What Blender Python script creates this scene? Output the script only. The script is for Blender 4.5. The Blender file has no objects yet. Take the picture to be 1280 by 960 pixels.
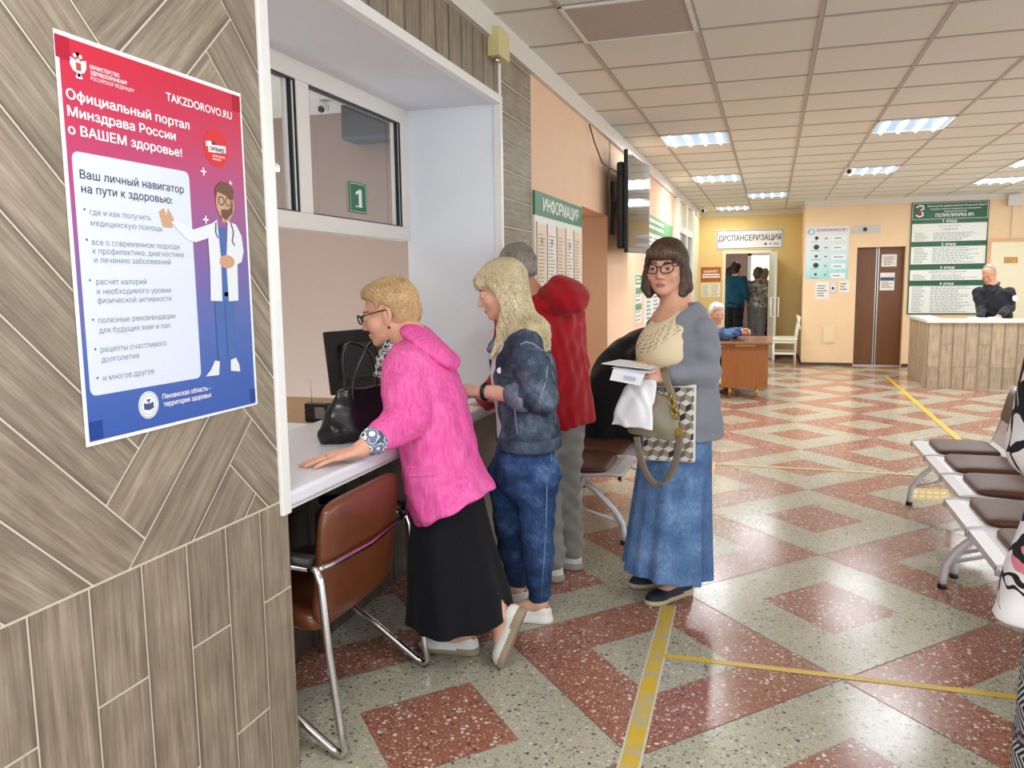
import bpy, bmesh, math, random
import numpy as np
from mathutils import Vector, Matrix

# ------------------------------------------------------------------ camera, world, lights, exposure
SC = bpy.context.scene
COL = SC.collection
CAMH, FPX = 1.45, 1009.2
PITCH, ROLL, YAW = [math.radians(a) for a in (7.0976, -0.76089, 17.80575)]
_fw = np.array([-math.sin(YAW) * math.cos(PITCH), math.cos(YAW) * math.cos(PITCH), -math.sin(PITCH)])
_r0 = np.array([math.cos(YAW), math.sin(YAW), 0.0])
_u0 = np.cross(_r0, _fw)
RIGHT = _r0 * math.cos(ROLL) + _u0 * math.sin(ROLL)
UP = -_r0 * math.sin(ROLL) + _u0 * math.cos(ROLL)
cam_data = bpy.data.cameras.new('camera')
cam = bpy.data.objects.new('camera', cam_data)
COL.objects.link(cam)
cam_data.sensor_width = 36.0
cam_data.lens = FPX / 1280 * 36.0
cam_data.clip_start, cam_data.clip_end = 0.05, 100
cam.matrix_world = Matrix(((RIGHT[0], UP[0], -_fw[0], 0), (RIGHT[1], UP[1], -_fw[1], 0), (RIGHT[2], UP[2], -_fw[2], CAMH), (0, 0, 0, 1)))
SC.camera = cam
SC.view_settings.view_transform = 'Standard'
SC.view_settings.look = 'None'
SC.view_settings.exposure = 0.45
SC.view_settings.gamma = 1.0
SC.view_settings.use_curve_mapping = False
SC.cycles.use_denoising = True
SC.cycles.max_bounces = 7
SC.cycles.diffuse_bounces = 4
SC.cycles.glossy_bounces = 4
SC.cycles.transparent_max_bounces = 8
SC.cycles.caustics_reflective = False
SC.cycles.caustics_refractive = False
SC.cycles.sample_clamp_indirect = 6.0

world = bpy.data.worlds.new('daylight')
SC.world = world
world.use_nodes = True
WORLD_STRENGTH = 2.0
_bg = world.node_tree.nodes['Background']
_bg.inputs['Color'].default_value = (0.88, 0.945, 1.0, 1)
_bg.inputs['Strength'].default_value = WORLD_STRENGTH


def area_light(name, loc, rot, sx, sy, power, col=(1, 1, 1)):
    d = bpy.data.lights.new(name, 'AREA')
    d.shape = 'RECTANGLE'
    d.size, d.size_y, d.energy, d.color = sx, sy, power, col
    o = bpy.data.objects.new(name, d)
    COL.objects.link(o)
    o.location, o.rotation_euler = loc, rot
    return o


CEIL = 2.75
WX = -1.338            # face of the left wall
# the corridor's fluorescent panels (their visible tubes are built further down)
for _x, _y in ((-0.7, 7.8), (1.1, 7.8), (-0.7, 10.8), (1.1, 10.8), (-0.15, 13.2), (2.85, 12.7), (2.6, 10.9), (2.9, 7.8)):
    area_light('panel_light', (_x, _y, CEIL - 0.06), (0, 0, 0), 0.56, 0.56, 20, (0.96, 0.98, 1.0))
area_light('panel_light', (-0.8, 15.3, CEIL - 0.08), (0, 0, 0), 0.5, 0.5, 9, (1.0, 0.92, 0.75))
area_light('panel_light', (1.1, 1.2, CEIL - 0.06), (0, 0, 0), 0.56, 0.56, 24, (0.96, 0.98, 1.0))  # added fill lamp out of view, brightens the counter and near hall
area_light('panel_light', (-0.7, 0.6, CEIL - 0.06), (0, 0, 0), 0.56, 0.56, 16, (0.96, 0.98, 1.0))  # second added fill lamp, unseen, on the poster wall side
area_light('office_light', (-3.2, 3.6, 2.68), (0, 0, 0), 0.6, 1.2, 9, (1.0, 0.95, 0.9))
area_light('exam_room_light', (-0.4, 18.6, 2.6), (0, 0, 0), 0.6, 0.6, 10, (1.0, 0.97, 0.95))


# ------------------------------------------------------------------ photo geometry helpers
def _ray(x, y):
    return _fw * FPX + RIGHT * (x - 640) - UP * (y - 480)


def P(x, y, Y):
    """point of the place seen at photo pixel (x, y), at depth Y along the hall"""
    d = _ray(x, y)
    return np.array([0, 0, CAMH]) + d * (Y / d[1])


def PZ(x, y, z=0.0):
    """point of the place seen at photo pixel (x, y), at height z"""
    d = _ray(x, y)
    return np.array([0, 0, CAMH]) + d * ((z - CAMH) / d[2])


def V3(*a):
    return np.array(a, float)


def unit(v):
    v = np.array(v, float)
    return v / np.linalg.norm(v)


# ------------------------------------------------------------------ materials
def lin(h):
    if isinstance(h, str):
        h = h.lstrip('#')
        c = [int(h[i:i + 2], 16) / 255 for i in (0, 2, 4)]
        return tuple(x / 12.92 if x <= 0.04045 else ((x + 0.055) / 1.055) ** 2.4 for x in c)
    return tuple(h)


class NT:
    def __init__(s, name):
        s.m = bpy.data.materials.new(name)
        s.m.use_nodes = True
        s.t = s.m.node_tree
        s.b = s.t.nodes['Principled BSDF']

    def n(s, kind, **kw):
        nd = s.t.nodes.new(kind)
        for k, v in kw.items():
            setattr(nd, k, v)
        return nd

    def l(s, a, b):
        s.t.links.new(a, b)

    def val(s, sock, v):
        if hasattr(v, 'is_linked') or isinstance(v, bpy.types.NodeSocket):
            s.l(v, sock)
        else:
            sock.default_value = v

    def math(s, op, a, b=0.0, c=0.0):
        nd = s.n('ShaderNodeMath', operation=op)
        for i, v in enumerate((a, b, c)):
            s.val(nd.inputs[i], v)
        return nd.outputs[0]

    def mix(s, f, a, b, bt='MIX'):
        nd = s.n('ShaderNodeMix', data_type='RGBA', blend_type=bt)
        s.val(nd.inputs[0], f)
        for i, v in ((6, a), (7, b)):
            if isinstance(v, bpy.types.NodeSocket):
                s.l(v, nd.inputs[i])
            else:
                nd.inputs[i].default_value = tuple(lin(v)) + (1,)
        return nd.outputs[2]

    def ramp(s, f, stops, interp='LINEAR'):
        nd = s.n('ShaderNodeValToRGB')
        nd.color_ramp.interpolation = interp
        el = nd.color_ramp.elements
        while len(el) < len(stops):
            el.new(0.5)
        for e, (p, c) in zip(el, stops):
            e.position = p
            e.color = tuple(lin(c)) + (1,)
        s.l(f, nd.inputs[0])
        return nd.outputs[0]

    def coord(s, which='Object', scale=(1, 1, 1), rot=(0, 0, 0), loc=(0, 0, 0)):
        tc = s.n('ShaderNodeTexCoord')
        mp = s.n('ShaderNodeMapping')
        mp.inputs['Scale'].default_value = scale
        mp.inputs['Rotation'].default_value = rot
        mp.inputs['Location'].default_value = loc
        s.l(tc.outputs[which], mp.inputs[0])
        return mp.outputs[0]

    def noise(s, vec, scale=5, detail=3, rough=0.5, out=0):
        nd = s.n('ShaderNodeTexNoise')
        nd.inputs['Scale'].default_value = scale
        nd.inputs['Detail'].default_value = detail
        nd.inputs['Roughness'].default_value = rough
        s.l(vec, nd.inputs['Vector'])
        return nd.outputs[out]

    def bump(s, h, strength=0.3, dist=0.002):
        nd = s.n('ShaderNodeBump')
        nd.inputs['Strength'].default_value = strength
        nd.inputs['Distance'].default_value = dist
        s.l(h, nd.inputs['Height'])
        s.l(nd.outputs[0], s.b.inputs['Normal'])

    def col(s, v):
        s.val(s.b.inputs['Base Color'], v)


_MC = {}


def mat(name, color='#888888', rough=0.5, metal=0.0, var=0.0, vscale=20.0, bump=0.0, bscale=120.0, spec=None, coat=0.0, emit=None, estr=0.0, sheen=0.0, vstretch=(1, 1, 1)):
    if name in _MC:
        return _MC[name]
    t = NT(name)
    c = lin(color)
    t.b.inputs['Base Color'].default_value = c + (1,)
    t.b.inputs['Roughness'].default_value = rough
    t.b.inputs['Metallic'].default_value = metal
    if spec is not None:
        t.b.inputs['Specular IOR Level'].default_value = spec
    t.b.inputs['Coat Weight'].default_value = coat
    if sheen:
        t.b.inputs['Sheen Weight'].default_value = sheen
    if emit is not None:
        t.b.inputs['Emission Color'].default_value = lin(emit) + (1,)
        t.b.inputs['Emission Strength'].default_value = estr
    if var or bump:
        v = t.coord('Object', vstretch)
        if var:
            n = t.noise(v, vscale, 4, 0.6)
            lo = tuple(x * (1 - var) for x in c)
            hi = tuple(min(1, x * (1 + var)) for x in c)
            t.col(t.ramp(n, [(0.3, lo), (0.7, hi)]))
        if bump:
            t.bump(t.noise(v, bscale, 3), bump, 0.003)
    _MC[name] = t.m
    return t.m


def wood_mat(name, dark, midc, light, edge=0.0, grain=1.0, rough=0.55, tintvar=0.25):
    """wood print on planks: UV 'grain' in metres along/across, UV 'plank' 0..1 across, attribute tint per plank"""
    t = NT(name)
    uv = t.n('ShaderNodeUVMap', uv_map='grain').outputs[0]
    mp = t.n('ShaderNodeMapping')
    mp.inputs['Scale'].default_value = (2.2 * grain, 34 * grain, 1)
    t.l(uv, mp.inputs[0])
    n1 = t.noise(mp.outputs[0], 1.6, 6, 0.62)
    mp2 = t.n('ShaderNodeMapping')
    mp2.inputs['Scale'].default_value = (6 * grain, 130 * grain, 1)
    t.l(uv, mp2.inputs[0])
    n2 = t.noise(mp2.outputs[0], 1.5, 3, 0.6)
    n3 = t.noise(uv, 7, 3, 0.5)
    f = t.math('ADD', t.math('MULTIPLY', n1, 0.55), t.math('ADD', t.math('MULTIPLY', n2, 0.28), t.math('MULTIPLY', n3, 0.25)))
    c = t.ramp(f, [(0.36, dark), (0.54, midc), (0.72, light)])
    at = t.n('ShaderNodeAttribute', attribute_name='tint')
    c = t.mix(1.0, c, t.ramp(at.outputs['Fac'], [(0, (1 - tintvar, 1 - tintvar, 1 - tintvar)), (1, (1.0, 1.0, 1.0))]), 'MULTIPLY')
    if edge:
        pv = t.n('ShaderNodeUVMap', uv_map='plank')
        sp = t.n('ShaderNodeSeparateXYZ')
        t.l(pv.outputs[0], sp.inputs[0])
        e = t.math('ABSOLUTE', t.math('SUBTRACT', sp.outputs[1], 0.5))
        e = t.math('ADD', e, t.math('MULTIPLY', t.math('SUBTRACT', n3, 0.5), 0.12))
        c = t.mix(1.0, c, t.ramp(e, [(0.36, (1, 1, 1)), (0.5, (1 - edge, 1 - edge, 1 - edge))]), 'MULTIPLY')
    t.col(c)
    t.b.inputs['Roughness'].default_value = rough
    t.bump(n2, 0.15, 0.001)
    return t.m


def terrazzo(name, base, base2, chips, dens, scale, rough=0.2):
    """polished terrazzo: stone chips of their own colours in a cement base"""
    t = NT(name)
    v = t.coord('Object')
    vn = t.n('ShaderNodeTexNoise')
    vn.inputs['Scale'].default_value = 40
    t.l(v, vn.inputs['Vector'])
    wv = t.n('ShaderNodeVectorMath', operation='SCALE')
    t.l(vn.outputs['Color'], wv.inputs[0])
    wv.inputs['Scale'].default_value = 0.012
    av = t.n('ShaderNodeVectorMath', operation='ADD')
    t.l(v, av.inputs[0])
    t.l(wv.outputs[0], av.inputs[1])
    base_c = t.ramp(t.noise(v, 2.2, 4, 0.6), [(0.3, base), (0.7, base2)])
    c = base_c
    for sc, dn, rad in ((scale, dens, 0.44), (scale * 2.1, dens * 0.9, 0.4)):
        vo = t.n('ShaderNodeTexVoronoi', voronoi_dimensions='2D')
        vo.inputs['Scale'].default_value = sc
        t.l(av.outputs[0], vo.inputs['Vector'])
        sx = t.n('ShaderNodeSeparateColor')
        t.l(vo.outputs['Color'], sx.inputs[0])
        r = t.math('MULTIPLY', sx.outputs[1], rad)
        m = t.math('MULTIPLY', t.math('LESS_THAN', vo.outputs['Distance'], r), t.math('LESS_THAN', sx.outputs[0], dn))
        cc = t.ramp(sx.outputs[2], [(i / max(1, len(chips)), q) for i, q in enumerate(chips)], 'CONSTANT')
        c = t.mix(m, c, cc)
    t.col(c)
    t.b.inputs['Roughness'].default_value = rough
    t.b.inputs['Specular IOR Level'].default_value = 0.5
    rr = t.math('ADD', t.math('MULTIPLY', t.noise(v, 3.0, 4, 0.6), 0.16), rough - 0.07)
    t.val(t.b.inputs['Roughness'], rr)
    return t.m


# ------------------------------------------------------------------ objects, parts, tags
ORG = {}


def tag(o, label=None, cat=None, group=None, kind=None):
    if label:
        o['label'] = label
    if cat:
        o['category'] = cat
    if group:
        o['group'] = group
    if kind:
        o['kind'] = kind
    return o


def thing(name, label, cat, loc=(0, 0, 0), group=None):
    o = bpy.data.objects.new(name, None)
    o.empty_display_size = 0.1
    COL.objects.link(o)
    o.location = tuple(float(a) for a in loc)
    ORG[o.name] = np.array(loc, float)
    return tag(o, label, cat, group)


def link_mesh(name, me, mats, parent=None, org=None):
    o = bpy.data.objects.new(name, me)
    COL.objects.link(o)
    if not isinstance(mats, (list, tuple)):
        mats = [mats]
    if len(me.materials) == 0:
        for m in mats:
            me.materials.append(m)
    if parent is not None:
        o.parent = parent
        ORG[o.name] = ORG[parent.name]
    else:
        ORG[o.name] = np.zeros(3) if org is None else np.array(org, float)
        o.location = tuple(ORG[o.name])
    return o


class MB:
    """collects shapes into one mesh, in world coordinates"""

    def __init__(s):
        s.v, s.f, s.mi, s.sm = [], [], [], []
        s.uv = {}
        s.tint = {}

    def add(s, v, f, mi=0, smooth=False):
        o = len(s.v)
        s.v.extend([tuple(map(float, p)) for p in v])
        for q in f:
            s.f.append(tuple(i + o for i in q))
            s.mi.append(mi)
            s.sm.append(smooth)
        return s

    def box(s, lo, hi, mi=0):
        x0, y0, z0 = lo
        x1, y1, z1 = hi
        v = [(x0, y0, z0), (x1, y0, z0), (x1, y1, z0), (x0, y1, z0), (x0, y0, z1), (x1, y0, z1), (x1, y1, z1), (x0, y1, z1)]
        return s.add(v, [(0, 3, 2, 1), (4, 5, 6, 7), (0, 1, 5, 4), (1, 2, 6, 5), (2, 3, 7, 6), (3, 0, 4, 7)], mi)

    def obox(s, c, ax, half, mi=0):
        """box with centre c, axes rows ax, half sizes"""
        c = np.array(c, float)
        ax = [unit(a) for a in ax]
        v = []
        for k in (-1, 1):
            for (i, j) in ((-1, -1), (1, -1), (1, 1), (-1, 1)):
                v.append(c + ax[0] * half[0] * i + ax[1] * half[1] * j + ax[2] * half[2] * k)
        return s.add(v, [(0, 3, 2, 1), (4, 5, 6, 7), (0, 1, 5, 4), (1, 2, 6, 5), (2, 3, 7, 6), (3, 0, 4, 7)], mi)

    def sweep(s, pts, r, seg=10, mi=0, closed=False, flat=None, caps=True):
        """round (or flat: half sizes (a, b) with side vector) bar along a polyline"""
        pts = [np.array(p, float) for p in pts]
        n = len(pts)
        rr = r if isinstance(r, (list, tuple)) else [r] * n
        rings = []
        ref = None
        for i in range(n):
            a = pts[(i - 1) % n] if (closed or i > 0) else pts[i]
            b = pts[(i + 1) % n] if (closed or i < n - 1) else pts[i]
            t = unit(b - a)
            if flat is not None:
                side = np.array(flat[2], float)
                side = unit(side - t * side.dot(t))
                nn = np.cross(t, side)
                ring = []
                for q in range(seg):
                    an = 2 * math.pi * q / seg
                    ca, sa = math.cos(an), math.sin(an)
                    pw = 0.45
                    ring.append(pts[i] + side * flat[0] * math.copysign(abs(ca) ** pw, ca) + nn * flat[1] * math.copysign(abs(sa) ** pw, sa))
            else:
                if ref is None:
                    ref = np.array([0, 0, 1.0]) if abs(t[2]) < 0.9 else np.array([1.0, 0, 0])
                u = unit(np.cross(t, np.cross(ref, t)))
                ref = u
                w = np.cross(t, u)
                ring = [pts[i] + (u * math.cos(2 * math.pi * q / seg) + w * math.sin(2 * math.pi * q / seg)) * rr[i] for q in range(seg)]
            rings.append(ring)
        v = [p for ring in rings for p in ring]
        f = []
        m = n if closed else n - 1
        for i in range(m):
            for q in range(seg):
                a, b = i * seg + q, i * seg + (q + 1) % seg
                c, d = ((i + 1) % n) * seg + (q + 1) % seg, ((i + 1) % n) * seg + q
                f.append((a, b, c, d))
        if not closed and caps:
            f.append(tuple(reversed(range(seg))))
            f.append(tuple(range((n - 1) * seg, n * seg)))
        return s.add(v, f, mi, True)

    def disc(s, c, nrm, r, seg=24, depth=0.0, mi=0, r2=None, up=None, ry=None):
        """flat disc or short cylinder from c along nrm"""
        nrm = unit(nrm)
        u = unit(np.cross(nrm, (0, 0, 1))) if up is None else unit(up)
        w = np.cross(nrm, u)
        ry = ry or r
        c = np.array(c, float)
        ring = [c + u * r * math.cos(2 * math.pi * k / seg) + w * ry * math.sin(2 * math.pi * k / seg) for k in range(seg)]
        if depth:
            q = (r2 if r2 is not None else r) / r
            top = [c + nrm * depth + (p - c) * q for p in ring]
            f = [tuple(reversed(range(seg))), tuple(range(seg, 2 * seg))] + [(k, (k + 1) % seg, seg + (k + 1) % seg, seg + k) for k in range(seg)]
            return s.add(ring + top, f, mi)
        return s.add(ring, [tuple(range(seg))], mi)

    def ball(s, c, r, mi=0, seg=12, ax=None, mf=None):
        c = np.array(c, float)
        r = np.array([r] * 3 if np.isscalar(r) else r, float)
        ax = np.eye(3) if ax is None else np.array(ax)
        v, f = [], []
        for i in range(seg + 1):
            th = math.pi * i / seg
            for j in range(seg * 2):
                ph = math.pi * j / seg
                v.append(c + (np.array([math.sin(th) * math.cos(ph), math.sin(th) * math.sin(ph), math.cos(th)]) * r) @ ax)
        w = seg * 2
        for i in range(seg):
            for j in range(w):
                f.append((i * w + j, (i + 1) * w + j, (i + 1) * w + (j + 1) % w, i * w + (j + 1) % w))
        return s.add(v, f, mi, True)

    def poly(s, pts, mi=0):
        return s.add(pts, [tuple(range(len(pts)))], mi)

    def prism(s, pts, d, mi=0):
        """polygon extruded by vector d"""
        n = len(pts)
        d = np.array(d, float)
        v = [np.array(p, float) for p in pts]
        v = v + [p + d for p in v]
        f = [tuple(reversed(range(n))), tuple(range(n, 2 * n))] + [(k, (k + 1) % n, n + (k + 1) % n, n + k) for k in range(n)]
        return s.add(v, f, mi)

    def build(s, name, mats, parent=None, org=None, bevel=0.0, bseg=2, smooth=None):
        o0 = ORG[parent.name] if parent is not None else (np.zeros(3) if org is None else np.array(org, float))
        me = bpy.data.meshes.new(name)
        vv = (np.array(s.v) - o0)
        me.from_pydata(vv.tolist(), [], s.f)
        me.polygons.foreach_set('material_index', s.mi)
        me.polygons.foreach_set('use_smooth', [bool(x) if smooth is None else smooth for x in s.sm])
        if s.uv:
            for nm in ('grain', 'plank'):
                me.uv_layers.new(name=nm)
            at = me.attributes.new('tint', 'FLOAT', 'FACE')
            ga, pl = me.uv_layers['grain'].data, me.uv_layers['plank'].data
            for fi, p in enumerate(me.polygons):
                if fi in s.uv:
                    g, q = s.uv[fi]
                    for k, li in enumerate(p.loop_indices):
                        ga[li].uv = g[k]
                        pl[li].uv = q[k]
                    at.data[fi].value = s.tint[fi]
        o = link_mesh(name, me, mats, parent, org)
        if bevel:
            b = o.modifiers.new('bevel', 'BEVEL')
            b.width, b.segments, b.limit_method = bevel, bseg, 'ANGLE'
            b.angle_limit = math.radians(40)
            b.harden_normals = False
        return o


RNG = random.Random(7)


def clip_poly(poly, lo, hi):
    """convex polygon clipped to a 2D box"""
    def cut(pl, ax, val, keep_ge):
        out = []
        for i in range(len(pl)):
            a, b = pl[i], pl[(i + 1) % len(pl)]
            ia = (a[ax] >= val) if keep_ge else (a[ax] <= val)
            ib = (b[ax] >= val) if keep_ge else (b[ax] <= val)
            if ia:
                out.append(a)
            if ia != ib:
                t = (val - a[ax]) / (b[ax] - a[ax])
                out.append((a[0] + t * (b[0] - a[0]), a[1] + t * (b[1] - a[1])))
        return out
    for ax in (0, 1):
        if poly:
            poly = cut(poly, ax, lo[ax], True)
        if poly:
            poly = cut(poly, ax, hi[ax], False)
    return poly


def plank(mb, org2, du, L, w, to3, lo, hi, mi, gap=0.0025):
    """one plank: corner org2, direction du (2D unit), length L, width w to the left of du, clipped to box lo..hi"""
    du = np.array(du, float)
    dv = np.array([-du[1], du[0]])
    o = np.array(org2, float)
    c = [o + du * gap + dv * gap, o + du * (L - gap) + dv * gap, o + du * (L - gap) + dv * (w - gap), o + du * gap + dv * (w - gap)]
    pl = clip_poly([tuple(q) for q in c], lo, hi)
    if len(pl) < 3:
        return
    off = (RNG.random() * 40, RNG.random() * 40)
    g = [(float((np.array(q) - o) @ du) + off[0], float((np.array(q) - o) @ dv) + off[1]) for q in pl]
    pq = [(float((np.array(q) - o) @ du) / L, float((np.array(q) - o) @ dv) / w) for q in pl]
    mb.uv[len(mb.f)] = (g, pq)
    mb.tint[len(mb.f)] = RNG.random()
    mb.poly([to3(*q) for q in pl], mi)


def smooth_path(pts, sub=5):
    """Catmull-Rom curve through points"""
    p = [np.array(q, float) for q in pts]
    n = len(p)
    out = []
    for i in range(n - 1):
        p0, p1, p2, p3 = p[max(i - 1, 0)], p[i], p[i + 1], p[min(i + 2, n - 1)]
        for k in range(sub):
            u = k / sub
            out.append(0.5 * (2 * p1 + (p2 - p0) * u + (2 * p0 - 5 * p1 + 4 * p2 - p3) * u ** 2 + (3 * p1 - p0 - 3 * p2 + p3) * u ** 3))
    return out + [p[-1]]


class Flat:
    """a flat printed surface: origin (lower left), right and up unit vectors; sizes in metres"""

    def __init__(s, org, right, up):
        s.o, s.r, s.u = np.array(org, float), unit(right), unit(up)
        s.n = np.cross(s.r, s.u)

    def p(s, x, y, d=0.0):
        return s.o + s.r * x + s.u * y + s.n * d

    def rect(s, mb, x0, y0, x1, y1, d, mi=0, th=0.0003):
        return mb.prism([s.p(x0, y0, d), s.p(x1, y0, d), s.p(x1, y1, d), s.p(x0, y1, d)], s.n * th, mi)

    def shape(s, mb, pts, d, mi=0, th=0.0003):
        return mb.prism([s.p(x, y, d) for x, y in pts], s.n * th, mi)

    def disc(s, mb, x, y, r, d, mi=0, ry=None, th=0.0003, seg=28):
        ry = ry or r
        return s.shape(mb, [(x + r * math.cos(2 * math.pi * k / seg), y + ry * math.sin(2 * math.pi * k / seg)) for k in range(seg)], d, mi, th)

    def rrect(s, mb, x0, y0, x1, y1, r, d, mi=0, th=0.0003):
        pts = []
        for cx, cy, a0 in ((x1 - r, y1 - r, 0), (x0 + r, y1 - r, 90), (x0 + r, y0 + r, 180), (x1 - r, y0 + r, 270)):
            for k in range(7):
                a = math.radians(a0 + 15 * k)
                pts.append((cx + r * math.cos(a), cy + r * math.sin(a)))
        return s.shape(mb, pts, d, mi, th)


_GL = {}


def glyphs(text):
    """outline of a line of text as verts (2D) and triangles, at size 1; every contour filled on its own so overlapping strokes stay solid"""
    if text in _GL:
        return _GL[text]
    cu = bpy.data.curves.new('lettering', 'FONT')
    cu.body = text
    cu.size = 1.0
    o = bpy.data.objects.new('lettering', cu)
    COL.objects.link(o)
    dg = bpy.context.evaluated_depsgraph_get()
    dg.update()
    c2 = o.to_curve(dg)
    polys = []
    for sp in c2.splines:
        pts = []
        bp = sp.bezier_points
        n = len(bp)
        for k in range(n):
            p0, p1 = bp[k], bp[(k + 1) % n]
            a, b, c, d = p0.co, p0.handle_right, p1.handle_left, p1.co
            st = (abs((b - a).cross(d - a).z) < 1e-6 and abs((c - a).cross(d - a).z) < 1e-6)
            for q in range(1 if st else 4):
                u = q / 4
                w = a * (1 - u) ** 3 + b * 3 * u * (1 - u) ** 2 + c * 3 * u * u * (1 - u) + d * u ** 3
                if not pts or (w.xy - pts[-1]).length > 1e-5:
                    pts.append(w.xy.copy())
        # open up outlines that run over their own stem
        m = len(pts)
        for k in range(m):
            a, b = pts[k], pts[(k + 1) % m]
            if abs(a.x - b.x) < 1e-4 and abs(a.y - b.y) > 0.3:
                for q, r in [(pts[i], pts[(i + 1) % m]) for i in range(m)]:
                    if abs(q.x - r.x) < 1e-4 and a.x - 0.05 < q.x < a.x - 1e-4 and min(a.y, b.y) + 0.02 < min(q.y, r.y) and max(q.y, r.y) < max(a.y, b.y) - 0.02:
                        q.x = r.x = a.x + 0.0015
        if m == 4 and '1' in text:
            xs, ys = [q.x for q in pts], [q.y for q in pts]
            if abs(max(xs) - min(xs) - 0.098) < 0.004 and abs(max(ys) - min(ys) - 0.682) < 0.004:
                x0, y1 = min(xs), max(ys)
                polys.append([Vector(p) for p in ((x0 + 0.02, y1), (x0 - 0.13, y1 - 0.12), (x0 - 0.13, y1 - 0.21), (x0 + 0.02, y1 - 0.11))])
        if len(pts) > 2:
            polys.append(pts)
    o.to_curve_clear()
    bpy.data.objects.remove(o)
    bpy.data.curves.remove(cu)

    def area(p):
        return sum(p[i].x * p[(i + 1) % len(p)].y - p[(i + 1) % len(p)].x * p[i].y for i in range(len(p))) / 2

    def inside(q, p):
        r = False
        for i in range(len(p)):
            a, b = p[i], p[i - 1]
            if (a.y > q.y) != (b.y > q.y) and q.x < (b.x - a.x) * (q.y - a.y) / (b.y - a.y) + a.x:
                r = not r
        return r
    ar = [area(p) for p in polys]

    def hole_in(h, i):
        return ar[h] * ar[i] < 0 and abs(ar[h]) < abs(ar[i]) and all(inside(q, polys[i]) for q in polys[h])
    V_, F_, lay = [], [], 0
    from mathutils.geometry import tessellate_polygon
    for i, p in enumerate(polys):
        if any(hole_in(i, k) for k in range(len(polys))):
            continue
        hs = [h for k, h in enumerate(polys) if hole_in(k, i)]
        loops = [[Vector((q.x, q.y, 0)) for q in l] for l in [p] + hs]
        flatl = [q for l in loops for q in l]
        base = len(V_)
        V_ += [(q.x, q.y, len(V_) and lay * 0.00002) for q in flatl]
        lay = (lay + 1) % 4
        for t in tessellate_polygon(loops):
            a, b, c = [flatl[k] for k in t]
            if (b - a).cross(c - a).z < 0:
                t = (t[0], t[2], t[1])
            F_.append(tuple(base + k for k in t))
    _GL[text] = (V_, F_)
    return V_, F_


CAP = None


def write(mb, fl, text, x, y, cap, width=None, d=0.0008, mi=0, bold=0.0, align='l'):
    """a line of text on flat fl: baseline start x, y; capital height cap; fitted to width"""
    global CAP
    if CAP is None:
        vv, _ = glyphs('H')
        CAP = max(q[1] for q in vv)
    v, f = glyphs(text)
    if not v:
        return
    x0, x1 = min(q[0] for q in v), max(q[0] for q in v)
    sy = cap / CAP
    sx = (width / (x1 - x0)) if width else sy
    w = (x1 - x0) * sx
    ox = x - (w / 2 if align == 'c' else w if align == 'r' else 0)
    b = bold * 0.75
    for k, (bx, by) in enumerate(((0, 0),) if not b else ((0, 0), (b, 0), (-b, 0), (0, b), (0, -b))):
        mb.add([fl.p(ox + (q[0] - x0 + bx) * sx, y + (q[1] + by * 0.7) * sy, d + k * 0.0001 + q[2]) for q in v], f, mi)


def text_lines(mb, fl, x0, x1, ytop, ybot, n, d, mi=0, h=0.35, rnd=None, left=0.0):
    """rows of print too small to read: broken thin dashes"""
    rnd = rnd or RNG
    step = (ytop - ybot) / n
    for k in range(n):
        y = ytop - step * (k + 0.7)
        x = x0
        end = x0 + (x1 - x0) * rnd.uniform(0.55, 1.0)
        while x < end:
            w = min(rnd.uniform(0.025, 0.09) * (x1 - x0) * 1.2, end - x)
            fl.rect(mb, x, y, x + w, y + step * h, d, mi, 0.0002)
            x += w + 0.018 * (x1 - x0)


def copy_tree(root, name=None):
    """a copy of a thing with copies of its parts and sub-parts (mesh data shared)"""
    r = root.copy()
    COL.objects.link(r)
    for ch in list(root.children):
        c = ch.copy()
        COL.objects.link(c)
        c.parent = r
        for g in ch.children:
            e = g.copy()
            COL.objects.link(e)
            e.parent = c
            for g2 in g.children:
                e2 = g2.copy()
                COL.objects.link(e2)
                e2.parent = e
    return r


def PX(x, y, X):
    """point of the place seen at photo pixel (x, y), at distance X from the camera's plane along the hall's width"""
    d = _ray(x, y)
    return np.array([0, 0, CAMH]) + d * (X / d[0])


# ------------------------------------------------------------------ materials of the place
M_beige = terrazzo('terrazzo_beige', '#bfbaa6', '#b1ac98', ['#9b9686', '#7a7468', '#d8d4c8', '#5e564d', '#a89a86', '#cdc9bc'], 0.62, 55, 0.2)
M_red = terrazzo('terrazzo_red', '#a8705d', '#9a6350', ['#dccfc2', '#c4a592', '#8a5747', '#e6ded2', '#b48b79', '#6f463a'], 0.66, 52, 0.2)
M_joint = mat('floor_joint', '#6e6357', 0.7)
M_ceil = mat('ceiling_tile', '#e6e5da', 0.9, var=0.035, vscale=260)
M_tbar = mat('ceiling_bar', '#bdb6ab', 0.6)
M_tshadow = mat('ceiling_gap', '#6b6258', 0.8)
M_wood = wood_mat('wood_plank', '#6a5e4f', '#918370', '#b4a793', edge=0.45, tintvar=0.16)
M_wood_desk = wood_mat('wood_plank_desk', '#8d7a62', '#b7a387', '#cfbda2', edge=0.35, tintvar=0.2)
M_wood_dark = wood_mat('wood_plank_dark', '#3a3029', '#55483d', '#6b5d50', edge=0.4, tintvar=0.3)
M_grout = mat('grout_cream', '#ded2ba', 0.8)
M_grout_dark = mat('grout_dark', '#2d2622', 0.8)
M_white = mat('white_plastic', '#eeeeea', 0.35)
M_panel = mat('white_panel', '#eef4fb', 0.3)
M_soffit = mat('soffit_panel', '#dfe0e6', 0.4)
M_peach = mat('wall_peach', '#e9c3a2', 0.75, var=0.03, vscale=3)
M_peach2 = mat('wall_light_peach', '#efcfa6', 0.7, var=0.03, vscale=3)
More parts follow.
